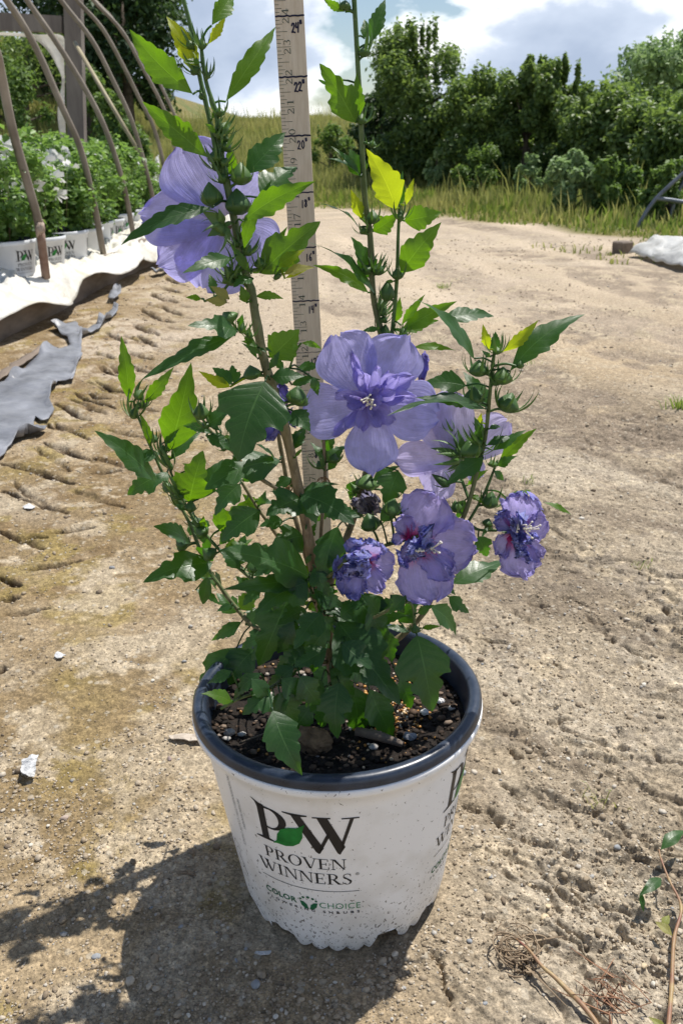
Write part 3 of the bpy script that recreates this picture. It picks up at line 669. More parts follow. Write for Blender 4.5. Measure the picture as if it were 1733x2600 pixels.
def sans(text, size=1.0, bold=0.0, space=1.0):           # built-in sans letters as polygons
    cu = bpy.data.curves.new('t', 'FONT'); cu.body = text; cu.size = size; cu.offset = bold; cu.space_character = space; cu.resolution_u = 3
    o = bpy.data.objects.new('t', cu); COL.objects.link(o); bpy.context.view_layer.update()
    me = bpy.data.meshes.new_from_object(o.evaluated_get(bpy.context.evaluated_depsgraph_get()))
    P = [[tuple(me.vertices[i].co[:2]) for i in f.vertices] for f in me.polygons]
    bpy.data.objects.remove(o); bpy.data.curves.remove(cu); bpy.data.meshes.remove(me)
    xs = [a for p in P for a, b in p]; ys = [b for p in P for a, b in p]
    return P, (min(xs), max(xs), min(ys), max(ys))
def sans_fit(text, x0, x1, y0, y1, bold=0.0, space=1.0):
    P, (a, b, c, d) = sans(text, 1, bold, space)
    return [[(x0 + (x - a) / (b - a) * (x1 - x0), y0 + (y - c) / (d - c) * (y1 - y0)) for x, y in p] for p in P]

# ------------------------------------------------------------------ nursery pot
PX, PY = -.01093, .73668
POT = Vector((PX, PY, 0))
def pot_r(z): return .1008 + (.1305 - .1008) * z / .215
def scal(ph):                                            # lower edge of the wall: feet and drainage notches
    d = math.degrees(ph) % 90.0; nt_ = 0
    nt_ = max(0, min(1, min((d - 13) / 4, (31 - d) / 4))) if 13 < d < 31 else 0
    nt2 = max(0, min(1, min((d - 43) / 3, (62 - d) / 4))) if 43 < d < 62 else 0
    lobes = abs(math.sin(ph * 18)) ** .8
    return .019 * max(nt_, nt2 * .8) + .0035 * (1 - lobes), lobes
nseg = 360; prof_z = [0, .002, .005, .009, .013, .017, .022, .03, .05, .08, .11, .14, .17, .19, .205, .207, .2095, .212, .2165, .218]
VV, FF = [], []
for zi, z in enumerate(prof_z):
    for k_ in range(nseg):
        ph = 2 * math.pi * k_ / nseg; zb, lb = scal(ph)
        zz_ = max(z, zb * (1 - sst(.0, .03, z) * .0)) if z < zb else z
        r_ = pot_r(zz_)
        if zz_ < .02: r_ -= (.0042 * (1 - lb)) * (1 - zz_ / .02) + .0025 * (1 - zz_ / .02) ** 2
        if z == .207: r_ = .1330
        if z == .2095: r_ = .1362
        if z == .212: r_ = .1375
        if z == .2165: r_ = .1376
        if z == .218: r_ = .1366
        VV.append((r_ * math.sin(ph), -r_ * math.cos(ph), zz_))
n0 = len(prof_z)
FF = [(i * nseg + k_, i * nseg + (k_ + 1) % nseg, (i + 1) * nseg + (k_ + 1) % nseg, (i + 1) * nseg + k_) for i in range(n0 - 1) for k_ in range(nseg)]
# inner skin and floor
for z in (.216, .19, .10, .016):
    for k_ in range(nseg):
        ph = 2 * math.pi * k_ / nseg; r_ = pot_r(z) - .0022; VV.append((r_ * math.sin(ph), -r_ * math.cos(ph), z))
FF += [((n0 + i) * nseg + k_, (n0 + i) * nseg + (k_ + 1) % nseg, (n0 + i + 1) * nseg + (k_ + 1) % nseg, (n0 + i + 1) * nseg + k_) for i in range(3) for k_ in range(nseg)]
FF += [((n0 - 1) * nseg + k_, (n0 - 1) * nseg + (k_ + 1) % nseg, n0 * nseg + (k_ + 1) % nseg, n0 * nseg + k_) for k_ in range(nseg)]
VV.append((0, 0, .016)); ci = len(VV) - 1
FF += [((n0 + 3) * nseg + k_, (n0 + 3) * nseg + (k_ + 1) % nseg, ci) for k_ in range(nseg)]
pot = empty('nursery_pot', POT); pot.location.z = 0.0
tag(pot, 'large white plastic nursery pot with dark rim and black lettering holding the flowering shrub', 'plant pot')
mb = MB(); mb.add(VV, FF); body = mb.build('body', M['potwhite'], pot)
rimp = [(.1362, .2182), (.1370, .2196), (.1366, .2235), (.1352, .2268), (.1325, .2286), (.1290, .2288), (.1258, .2274), (.1238, .2240), (.1228, .2190), (.1212, .206), (.1190, .180), (.1172, .165)]
mb = MB(); mb.lathe([(a, b) for a, b in smooth_path(rimp, 3)], n=240); rim_o = mb.build('rim', M['rim'], pot)
def on_pot(off=0.0):
    def fn(s, z):                                        # s, z in metres of the flattened print
        ph = s / .115 + off; r_ = pot_r(z) + .00035
        return Vector((r_ * math.sin(ph), -r_ * math.cos(ph), z))
    return fn
mm = .001
def sc_mm(P): return [[(a * mm, b * mm) for a, b in p] for p in P]
def bigP():
    q = [[(-70.5, 142), (-63.5, 142), (-63.5, 183), (-70.5, 184)], [(-77.5, 139.6), (-58.0, 139.6), (-58, 140.8), (-63.5, 142.5), (-70.5, 142.5), (-77.5, 140.8)],
         [(-76, 187), (-74, 186.6), (-63.5, 181.5), (-63.5, 178), (-70.5, 178), (-71.5, 183)], [(-70, 183), (-60, 181.6), (-60, 179.4), (-70, 180)], [(-66, 156.6), (-60, 155.2), (-60, 157.2), (-66, 158.4)]]
    return q + ringq(-60, 168.4, 15.5, 13.2, 6.8, 2.0, -90, 90, 20)
def bigW():
    return [[(-40, 182), (-32, 182), (-14.5, 144), (-19, 136.5), (-21.5, 139)], [(-20.5, 139), (-18, 137), (-5.5, 168), (-8, 170)],
            [(-18.5, 181.2), (-10, 181.2), (5.5 - 2.2, 146), (-1.5, 136.5), (-3.5, 138.5)], [(-3.0, 139), (-.8, 137), (12.2 - 1.5, 180), (7.6, 180)],
            [(-46.5, 182.8), (-26, 182.8), (-26, 181.3), (-31, 180.4), (-40, 180.4), (-46.5, 181.6)], [(-22, 181.9), (-7.5, 181.9), (-7.5, 180.5), (-22, 180.5)], [(1, 181.4), (15, 181.4), (15, 180), (1, 180)]]
def draw_logo(off, full=True):
    def put(nm, P, mat_, up_=0.0):
        f0 = on_pot(off)
        def fn(s, z):
            v = f0(s, z); d = Vector((v.x, v.y, 0)).normalized(); return v + d * up_
        bm = poly_mesh(sc_mm(P), fn); o = word_obj(nm, bm, mat_, pot, (0, 0, 0)); return o
    put('monogram', bigP() + bigW(), M['ink'])
    up1 = [(-60, 139), (-56, 144), (-54.5, 152), (-50, 160), (-43, 164), (-36, 165.5), (-28.5, 171.5), (-31, 163), (-31.5, 155), (-35, 147), (-41, 142), (-48, 139.8), (-56, 140.3)]
    c_ = (-46, 153); put('logo_leaf', [[c_, up1[i], up1[(i + 1) % len(up1)]] for i in range(len(up1))], M['printleaf'], .0004)
    put('lettering', layout('PROVEN', -72.5, 4, 117, 13.2), M['ink'])
    put('lettering', layout('WINNERS', -82, 8.5, 97.6, 13.6), M['ink'])
    put('lettering', sans_fit('\u00ae', 11, 14.6, 108.5, 112), M['ink'])
    put('lettering', [[(-82, 87.6), (14.5, 87.6), (14.5, 88.2), (-82, 88.2)]], M['ink'])
    put('lettering', sans_fit('COLOR', -82, -46.5, 64.8, 72.2, .022, 1.05), M['inkgreen'])
    put('lettering', sans_fit('CHOICE', -23.6, 15.4, 64.3, 71.8, -.006, 1.05), M['inkmid'])
    put('lettering', sans_fit('FLOWERING', -82, -28.5, 57.6, 60.8, .015, 1.9), M['ink'])
    put('lettering', sans_fit('SHRUBS', -20.8, 14.6, 57.6, 60.8, .015, 1.9), M['ink'])
    ic = []
    lf = [(-34.6, 60), (-38.5, 60.6), (-41.8, 64), (-43.0, 69.8), (-39.5, 69.4), (-36.3, 66.4)]
    ic.append(lf); ic.append([(-68.4 - a, b) for a, b in lf][::-1])
    for q_, (a, b, r_) in enumerate(((-42.2, 72.4, 1.15), (-39.2, 75.0, 1.4), (-34.4, 76.2, 1.6), (-29.8, 75.0, 1.4), (-26.6, 72.4, 1.15))): ic.append(arc(a, b, r_, r_, 0, 342, 19))
    put('flower_emblem', ic, M['inkgreen'])
draw_logo(0.0)
draw_logo(R(89.3))
# faint side print: small upright text lines and an oval emblem at the left
sp_ = []
def small_side(s0, z0, s1, z1, txt):
    P, (a, b, c, d) = sans(txt, 1, 0, 1.1)
    return [[(s0 + (y - c) / (d - c) * (s1 - s0), z0 - (x - a) / (b - a) * (z0 - z1)) for x, y in p] for p in P]
side = small_side(-103.5, 195, -99.5, 110, 'PROVENWINNERS.COM / COLOR CHOICE') + small_side(-96, 172, -92.6, 135, 'PROVEN WINNERS')
def put_side(nm, P, m_):
    bm = poly_mesh(sc_mm(P), on_pot(0.0), None); return word_obj(nm, bm, m_, pot, (0, 0, 0))
put_side('lettering', side, simple('grey_print', (.25, .26, .27), (.33, .34, .35), 50, .5, .02, .0005))
ov = ringq(-124, 82, 8, 18, .7, .7, 20, 330, 30) + [[(-124, 84), (-122.5, 83.5), (-114, 58), (-115, 58)]] + ringq(-123, 84, 4, 7, .6, .6, 60, 300, 16)
put_side('emblem', ov, M['ink'])

# ------------------------------------------------------------------ potting soil, beads, chips
SZ = .199
rsoil = MB(); NN = 90
xs_ = np.linspace(-1, 1, NN); sv = []; 
nr2, nt2_ = 60, 150
for i in range(nr2 + 1):
    for j in range(nt2_):
        r_ = .1222 * i / nr2; a = 2 * math.pi * j / nt2_; sv.append((r_ * math.sin(a), -r_ * math.cos(a)))
sv = np.array(sv)
def soil_h(x, y):
    w_, c_ = worley(x, y, .006, 3); w2_, c2_ = worley(x, y, .0028, 4)
    return SZ + .004 * fbm(x, y, .06, 3, 200) + .0042 * (1 - w_) * c_ + .0016 * (1 - w2_) * c2_ + .002 * fbm(x, y, .008, 3, 203)
hs = soil_h(sv[:, 0], sv[:, 1])
idx = np.arange((nr2 + 1) * nt2_).reshape(nr2 + 1, nt2_)
Fs = np.stack([idx[:-1], np.roll(idx[:-1], -1, 1), np.roll(idx[1:], -1, 1), idx[1:]], -1).reshape(-1, 4)[:, ::-1]
msol = Mt('potting_mix'); v_ = msol.mapping('Object'); na = msol.noise(v_, 320, 5, .75); nb = msol.noise(v_, 110, 4)
cso = msol.ramp(na, (.28, (.006, .0045, .003)), (.5, (.014, .009, .006)), (.70, (.035, .022, .014)), (.86, (.10, .06, .035)))
msol.done(msol.pbr(cso, .8, msol.bump(msol.math('ADD', na, nb), .9, .003), 0, .35))
soil = link('potting_soil', mesh_np('potting_soil', np.column_stack([sv, hs]), Fs), msol.m); soil.location = POT
tag(soil, 'dark bark potting mix filling the white nursery pot', 'soil', kind='stuff')
def insoil(px, py):
    g = gz(px, py, SZ + .004); return g
rs = np.random.RandomState(11)
pts = []; 
for _ in range(4200):
    a = rs.rand() * 6.283; r_ = .119 * math.sqrt(rs.rand()); x, y = r_ * math.cos(a), r_ * math.sin(a)
    dens = math.exp(-(((x - .050) / .026) ** 2 + ((y - .002) / .045) ** 2)) * 1.0 + .008
    if rs.rand() < dens: pts.append((x, y))
pts = np.array(pts); hz = soil_h(pts[:, 0], pts[:, 1])
mbd = Mt('fertiliser_beads'); t2 = mbd.n('ShaderNodeAttribute', attribute_name='tone').outputs['Fac']
cb_ = mbd.ramp(t2, (.0, (.30, .13, .03)), (.4, (.50, .24, .05)), (.75, (.62, .36, .12)), (.9, (.62, .50, .34)), (1, (.75, .72, .66)))
M['beads'] = mbd.done(mbd.pbr(cb_, .35, None, 0, .5))
Sb = .0010 + .0011 * rs.rand(len(pts))
o = scatter('fertiliser_beads', np.column_stack([pts, hz + Sb * .5]), Sb, M['beads'], 21, .95); o.location = POT
tag(o, 'orange and tan fertiliser beads spilled on the dark soil', 'fertiliser', kind='stuff')
ca_ = []
for _ in range(900):
    a = rs.rand() * 6.283; r_ = .119 * math.sqrt(rs.rand()); ca_.append((r_ * math.cos(a), r_ * math.sin(a)))
ca_ = np.array(ca_); hc = soil_h(ca_[:, 0], ca_[:, 1]); Sc = .0018 + .0032 * rs.rand(len(ca_)) ** 2
mch = Mt('bark_chips'); t3 = mch.n('ShaderNodeAttribute', attribute_name='tone').outputs['Fac']
cc_ = mch.ramp(t3, (.0, (.010, .007, .005)), (.6, (.035, .022, .014)), (.9, (.11, .07, .045)), (.97, (.26, .20, .15)), (1, (.55, .54, .52)))
M['chips'] = mch.done(mch.pbr(cc_, .8, mch.bump(mch.noise(mch.mapping('Object'), 500, 3), .6, .001), 0, .3))
o = scatter('bark_chips', np.column_stack([ca_, hc + Sc * .2]), Sc, M['chips'], 22, .4, smooth=False); o.location = POT
tag(o, 'brown bark chips and perlite bits in the pot soil', 'bark chips', kind='stuff')
def chunk(name, px, py, size, c1, c2, label, cat, seed, flat=.6):
    g = insoil(px, py); rs2 = np.random.RandomState(seed); bm = bmesh.new(); bmesh.ops.create_icosphere(bm, subdivisions=4, radius=1)
    P = np.array([v.co[:] for v in bm.verts]); d = 1 + .5 * fbm(P[:, 0] * 2 + P[:, 2], P[:, 1] * 2 - P[:, 2], 1.2, 5, seed, .65)
    for v, q in zip(bm.verts, d): v.co = Vector((v.co.x * 1.2, v.co.y * .9, v.co.z * flat)) * (size * q)
    me = bpy.data.meshes.new(name); bm.to_mesh(me); bm.free()
    o = link(name, me, simple(name + '_%d' % seed, c1, c2, 120, .85, .6, .002)); o.location = g + Vector((0, 0, size * flat * .35)); return tag(o, label, cat)
chunk('bark_clump', 790, 1890, .016, (.09, .055, .03), (.24, .16, .09), 'ragged brown lump of bark at the front edge of the soil', 'bark', 5, .7)
chunk('stone', 1040, 1872, .0052, (.20, .21, .24), (.34, .35, .38), 'grey stone on the potting soil near the right front', 'stone', 6)
chunk('stone', 583, 1862, .0036, (.30, .28, .26), (.44, .42, .40), 'small grey stone on the shaded soil at left', 'stone', 7, .9)
chunk('perlite', 1117, 1782, .0032, (.75, .74, .72), (.85, .85, .84), 'white perlite lump beside the orange beads', 'perlite', 8, .9)
chunk('perlite', 1078, 1810, .003, (.72, .71, .69), (.82, .82, .80), 'white perlite lump in front of the orange beads', 'perlite', 9, .9)
mb = MB(); a_, b_ = insoil(905, 1862), insoil(1022, 1895); mb.tube([a_ + Vector((0, 0, .002)), (a_ + b_) / 2 + Vector((0, 0, .004)), b_ + Vector((0, 0, .002))], [.0045, .005, .003], 7)
tag(mb.build('wood_chip', M['board']), 'long flat grey wood splinter lying on the pot soil', 'wood chip')
mb = MB(); a_, b_ = insoil(608, 1894), insoil(682, 1870); mb.tube([a_ + Vector((0, 0, .003)), b_ + Vector((0, 0, .005))], [.0012, .0008], 6)
tag(mb.build('twig', M['trunk']), 'thin dead twig lying on the soil by the left rim', 'twig')

# ------------------------------------------------------------------ ruler
IN = .0254
rb = Vector((-.02368, .88296, .20888)); rax = Vector((-.01089, .0935, 1)).normalized()
rw = Vector((1, .04, 0)); rw = (rw - rax * rw.dot(rax)).normalized(); rn = rw.cross(rax).normalized()     # rn faces the camera
if rn.y > 0: rn = -rn
ruler = empty('ruler', rb)
tag(ruler, 'pale wooden yardstick with handwritten inch marks standing behind the shrub', 'ruler')
LEN0, LEN1 = -.55, 36.0
WID = 1.06 * IN; TH_ = .0042
def rp(u, s, off=0.0): return rw * (u * IN) + rax * (s * IN * 1.0037) + rn * off   # local to ruler
mb = MB(); c0 = [rp(sx * WID / 2 / IN, s, o_) for s in (LEN0, LEN1) for sx in (-1, 1) for o_ in (0, -TH_)]
mb.add(c0, [(0, 2, 3, 1), (4, 5, 7, 6), (0, 4, 6, 2), (1, 3, 7, 5), (0, 1, 5, 4), (2, 6, 7, 3)]); st_ = mb.build('stick', M['wood'], ruler, smooth=False)
bv = st_.modifiers.new('bevel', 'BEVEL'); bv.width = .0006; bv.segments = 2
def rmesh(name, P, m_, off=.00025):
    bm = bmesh.new()
    for p in P:
        try: bm.faces.new([bm.verts.new(rp(a, b, off)) for a, b in p])
        except ValueError: pass
    me = bpy.data.meshes.new(name); bm.to_mesh(me); bm.free(); return link(name, me, m_, ruler)
P = []; HW = WID / 2 / IN
for i in range(0, 36 * 8 + 1):
    s = i / 8; L = .17 + .0 * i
    if i % 8 == 0: L = .52
    elif i % 4 == 0: L = .42
    elif i % 2 == 0: L = .26
    P.append([(-HW + .012, s - .008), (-HW + L, s - .008), (-HW + L, s + .008), (-HW + .012, s + .008)])
rmesh('tick_marks', P, M['print'])
P = []
for n_ in range(1, 27):
    P = []; tx = str(n_); hgt = .24
    for q_, ch in enumerate(tx):
        G, w = serif_font(ch); wd = .22
        s0 = n_ + (-.035 - wd if (q_ == 0 and len(tx) == 2) else (.035 if len(tx) == 2 else -.30))
        for p in G: P.append([(-HW + .48 - b * hgt + .02, s0 + a / max(w, .55) * wd) for a, b in p])
    rmesh('printed_number', P, M['print'], .0003)

# handwriting in marker: every stroke a ribbon with round joints
HWD = {'1': [[(.05, .9), (.0, .0)]], '2': [[(.0, .75), (.12, .98), (.32, .95), (.36, .7), (.15, .3), (.0, .05), (.2, .08), (.42, .02)]], '4': [[(.05, .95), (.0, .5), (.32, .48)], [(.36, 1.0), (.28, .0)]],
       '8': [[(.3, .85), (.12, .95), (.05, .78), (.28, .5), (.30, .2), (.12, .05), (.0, .22), (.15, .5), (.33, .72), (.3, .88)]], '0': [[(.2, .98), (.02, .7), (.02, .25), (.2, .02), (.38, .3), (.36, .75), (.2, .98)]],
       '6': [[(.34, .95), (.12, .7), (.02, .3), (.15, .03), (.33, .12), (.34, .38), (.18, .48), (.04, .3)]], '"': [[(.0, 1.0), (.03, .72)], [(.14, 1.02), (.17, .74)]]}
def stroke(pts, w):
    out_ = []
    for (a, b), (c, d) in zip(pts, pts[1:]):
        L = math.hypot(c - a, d - b) or 1e-6; nx, ny = -(d - b) / L * w, (c - a) / L * w
        out_.append([(a + nx, b + ny), (c + nx, d + ny), (c - nx, d - ny), (a - nx, b - ny)])
    for a, b in pts: out_.append(arc(a, b, w, w, 0, 324, 9))
    return out_
P = []
HM = [(24, .06, -.52, .31, .028), (22, .04, -.50, .31, .028), (20, .03, -.50, .30, .021), (18, .08, -.52, .29, .021), (16, .14, -.50, .29, .020), (14, .12, -.50, .27, .021), (12, .1, -.5, .28, .02), (10, .1, -.5, .28, .02), (8, .02, -.34, .28, .022), (6, .1, -.5, .28, .02), (26, .06, -.52, .31, .026)]
for n_, u_, ds, hh, wd in HM:
    P = []
    lw = .030 if n_ >= 20 else (.024 if n_ >= 14 else .010)
    zig = [(-HW + .03 + (2 * HW - .05) * i / 10, n_ + .012 * math.sin(i * 2.3 + n_) + (.0 if i % 2 else .006)) for i in range(11)]
    P += stroke(zig, lw); x = u_
    for ch in str(n_) + '"':
        sc_ = hh if ch != '"' else hh * 1.15
        for st in HWD[ch]: P += stroke([(x + a * sc_ * .80, n_ + ds + .03 * math.sin(n_) + b * sc_ + (x - u_) * .1) for a, b in st], wd)
        x += {'1': .09, '"': .1}.get(ch, .15)
    rmesh('handwritten_mark', P, M['marker'], .00035)
# ------------------------------------------------------------------ flowering shrub
BASE = at(845, 1722, .742); BASE.z = SZ
shrub = empty('flowering_shrub', BASE)
tag(shrub, 'tall rose of sharon with violet flowers and toothed leaves growing in the white pot', 'shrub')
def S0(px, py, Y): return at(px, py, Y) - BASE            # local coordinates of the shrub
BR = []                                                   # sampled branches: (px, py, Y)
def branch(pts, r0_, r1_, a0, a1, n=9, parent=None, name='branch'):
    P = smooth_path(pts, 6); N = len(P)
    W = [S0(*p) for p in P]
    rs_ = np.random.RandomState(len(BR) + 1)
    node = [1 + .16 * math.exp(-((i % 9) - 4) ** 2 / 1.2) for i in range(N)]
    rad = [(r0_ + (r1_ - r0_) * i / (N - 1)) * node[i] for i in range(N)]
    ag = [min(1, max(0, a0 + (a1 - a0) * i / (N - 1))) for i in range(N)]
    mb = MB(); mb.tube(W, rad, n, ag); o = mb.build(name, M['branch'], shrub, attr='age')
    BR.extend([tuple(p) for p in P]); return o
branch([(845, 1735, .742), (838, 1650, .742), (824, 1570, .740), (803, 1490, .738), (778, 1340, .735), (762, 1265, .732), (738, 1150, .728), (715, 1060, .726), (690, 980, .724), (668, 905, .724), (648, 800, .726), (639, 743, .728), (623, 690, .73), (597, 570, .735), (577, 470, .738), (571, 445, .738)], .0052, .0027, 1.25, .05, name='main_stem')
branch([(571, 452, .738), (556, 355, .740), (549, 290, .742), (523, 207, .745), (512, 128, .748), (513, 100, .748)], .0022, .0011, 0, 0)
branch([(560, 440, .738), (540, 340, .742), (521, 255, .747), (507, 194, .750), (483, 65, .755), (466, 0, .757), (450, -70, .76)], .0020, .0014, 0, 0)
branch([(812, 1560, .742), (850, 1440, .765), (905, 1290, .79), (955, 1080, .80), (975, 930, .80), (969, 856, .80), (947, 750, .80), (939, 600, .80), (924, 486, .80), (917, 337, .80), (909, 187, .80), (899, 10, .80), (892, -80, .80)], .0036, .0017, .9, -.1)
branch([(978, 960, .80), (993, 860, .795), (1006, 720, .79), (1010, 600, .788), (1014, 520, .785)], .0020, .0012, .15, -.2)
branch([(835, 1715, .742), (905, 1680, .745), (1000, 1628, .75), (1055, 1580, .752), (1090, 1530, .752), (1118, 1450, .752), (1160, 1350, .752), (1190, 1272, .750), (1212, 1190, .748), (1231, 1110, .745), (1241, 1015, .742), (1249, 930, .740), (1255, 890, .738)], .0030, .0013, .9, .0)
branch([(1165, 1345, .752), (1192, 1318, .755), (1232, 1245, .758), (1262, 1168, .76)], .0015, .0011, .1, -.2)
branch([(825, 1680, .75), (735, 1640, .775), (640, 1585, .80), (597, 1540, .81), (563, 1495, .815), (524, 1435, .82), (478, 1322, .83), (430, 1237, .835), (386, 1142, .84), (348, 1050, .845), (340, 1020, .845)], .0026, .0011, .8, -.3)
branch([(815, 1640, .745), (730, 1540, .765), (640, 1470, .785), (580, 1419, .795), (524, 1359, .80), (482, 1302, .805), (440, 1215, .81), (410, 1130, .81)], .0020, .0010, .5, -.4)
branch([(812, 1560, .742), (770, 1460, .75), (700, 1355, .76), (654, 1290, .762), (612, 1222, .765)], .0022, .0012, .9, .6)
branch([(822, 1590, .742), (812, 1440, .75), (818, 1300, .758), (825, 1215, .76), (820, 1100, .765)], .0020, .0014, .9, .8)
branch([(800, 1490, .74), (765, 1370, .75), (737, 1270, .755), (722, 1190, .755), (706, 1100, .755), (700, 1040, .755)], .0026, .0014, .9, .6)
branch([(735, 1260, .728), (640, 1200, .735), (585, 1140, .735), (548, 1108, .735), (525, 1085, .735)], .0016, .0014, .8, .5)
branch([(830, 1680, .74), (760, 1690, .70), (690, 1745, .66), (612, 1772, .645), (560, 1800, .64)], .0020, .0010, .8, .1)
branch([(842, 1700, .742), (905, 1600, .72), (965, 1560, .70), (1040, 1530, .69), (1052, 1600, .685)], .0018, .0010, .7, .1)
branch([(665, 905, .724), (650, 880, .71), (635, 855, .705), (600, 835, .70)], .0014, .0009, .3, 0)
branch([(640, 745, .728), (600, 705, .73), (560, 745, .73), (520, 765, .73)], .0014, .0009, .2, -.2)
branch([(625, 690, .73), (680, 678, .735), (720, 660, .738)], .0014, .0010, .2, -.3)
branch([(1190, 1270, .75), (1165, 1200, .765), (1150, 1150, .77), (1155, 1105, .775)], .0014, .0012, .0, -.3)
branch([(1190, 1330, .752), (1215, 1345, .75), (1260, 1347, .745)], .0014, .0012, -.2, -.3)
branch([(975, 940, .80), (940, 990, .78), (935, 1015, .765)], .0018, .0016, 0, -.3)
branch([(905, 1290, .79), (930, 1250, .785), (945, 1200, .78), (948, 1150, .78)], .0016, .0012, .6, .3)
branch([(850, 1440, .765), (930, 1400, .75), (1030, 1370, .72), (1060, 1360, .715)], .0018, .0014, .5, .0)
branch([(800, 1490, .738), (850, 1450, .70), (880, 1420, .69)], .0015, .0012, .6, .2)
branch([(690, 985, .724), (715, 960, .735), (735, 935, .74)], .0015, .0012, .6, .0)
for i in range(5):
    a = 1.2 * i + .4; c, s = math.cos(a), math.sin(a)
    mb = MB(); mb.tube([Vector((0, 0, .006)), Vector((c * .012, s * .012, .0035)), Vector((c * .028, s * .028, -.004))], [.0042, .0028, .001], 7, [1.2] * 3); mb.build('root', M['branch'], shrub, attr='age')

_pt = np.array(BR)
def near_branch(px, py):
    d = np.hypot(_pt[:, 0] - px, _pt[:, 1] - py); i = int(d.argmin()); return _pt[i], d[i]
def blade(base, tip, N, wr, kind='a', fold=.18, bend=.06, twist=0.0, seed=0, teeth=7, wav=.020, nT=50, nU=5, curl=0.0):
    rs_ = np.random.RandomState(seed + 77); ax = tip - base; L = ax.length; a = ax.normalized()
    N = (N - a * N.dot(a)).normalized(); s = a.cross(N).normalized()
    wr = wr * {'a': 1.02, 'b': 1.04, 'c': 1.14, 'e': 1}[kind]; nU = 5
    V = []; UV = []; p1, p2, p3 = rs_.rand(3) * 6.28; asym = (rs_.rand() - .5) * .16
    sb = (rs_.rand() - .5) * .10
    for i in range(nT + 1):
        t = i / nT
        if kind == 'a': w = math.sin(min(t / .42, 1) * math.pi / 2) ** 1.15 if t < .42 else max(0, 1 - ((t - .42) / .58) ** 1.25) ** .95
        elif kind == 'b': w = math.sin(min(t / .36, 1) * math.pi / 2) ** .85 if t < .36 else max(0, 1 - ((t - .36) / .64) ** 1.05) ** .95
        elif kind == 'e': w = math.sin(math.pi * min(1, t ** .8)) ** .7
        else:                                            # three lobes
            w = math.sin(min(t / .36, 1) * math.pi / 2) ** .75 if t < .38 else (1 - .46 * sst(.38, .52, t)) if t < .52 else .54 * (1 + .10 * math.sin((t - .52) / .16 * math.pi)) * max(0, 1 - ((t - .60) / .40) ** 1.5 if t > .6 else 1) ** .9
        w = float(w) * wr * L / 2
        cpos = base + ax * t + N * (bend * L * 4 * t * (1 - t)) + s * (sb * L * math.sin(t * math.pi))
        if curl: cpos = cpos - N * (curl * L * t ** 3)
        tw = twist * (t - .3); cs, sn = math.cos(tw), math.sin(tw); S_ = s * cs + N * sn; N_ = N * cs - s * sn
        for j in range(-nU, nU + 1):
            u = j / nU; uu = abs(u); ed = uu ** 3
            ph = t * teeth - (1 if kind == 'c' else .6) * t; saw = (ph % 1.0)
            tooth = .235 * (math.sin(min(saw / .78, 1) * math.pi / 2) - (saw > .78) * (saw - .78) / .22 * 1.0 - .55) * sst(.12, .38, t) * (1.1 - t * .25) if (t < .985 and teeth > 1) else 0
            if kind == 'c' and .30 < t < .5: tooth *= .4
            ww = w * (1 + float(tooth) * ed * (1 + .3 * math.sin(11 * t + p3))) * (1 + asym * (1 if u > 0 else -1))
            fwd = w * uu ** 2 * (.10 + (.22 * math.exp(-((t - .40) / .07) ** 2) if kind == 'c' else 0))
            z = fold * ww * uu + wav * L * uu ** 2 * (math.sin(9 * t + p1 + (2 if u > 0 else 0)) + .5 * math.sin(19 * t + p2)) * math.sin(math.pi * t)
            z += -.032 * ww * abs(math.sin((t - uu * .14) * 8.5 * math.pi)) * uu ** .5
            V.append(cpos + S_ * (u * ww) + a * fwd + N_ * z); UV.append((u, t))
    m_ = 2 * nU + 1
    Fc = [(i * m_ + j, i * m_ + j + 1, (i + 1) * m_ + j + 1, (i + 1) * m_ + j) for i in range(nT) for j in range(m_ - 1)]
    return V, Fc, UV
def petiole(p0, p1, r=.0008, sag=.1):
    mb = MB(); d = p1 - p0; mid = (p0 + p1) / 2 + Vector((0, 0, .12)) * d.length
    P = [Vector(q) for q in smooth_path([p0, mid, p1], 4)]; mb.tube(P, [r * 1.25] + [r] * (len(P) - 1), 6); return mb.V, mb.F
ZM = {4: (300, 0, .323), 5: (700, 0, .374), 6: (700, 760, .5102), 7: (220, 760, .4337), 8: (460, 1480, .5102), 0: (0, 0, 1)}
LV = []
nleaf = [0]
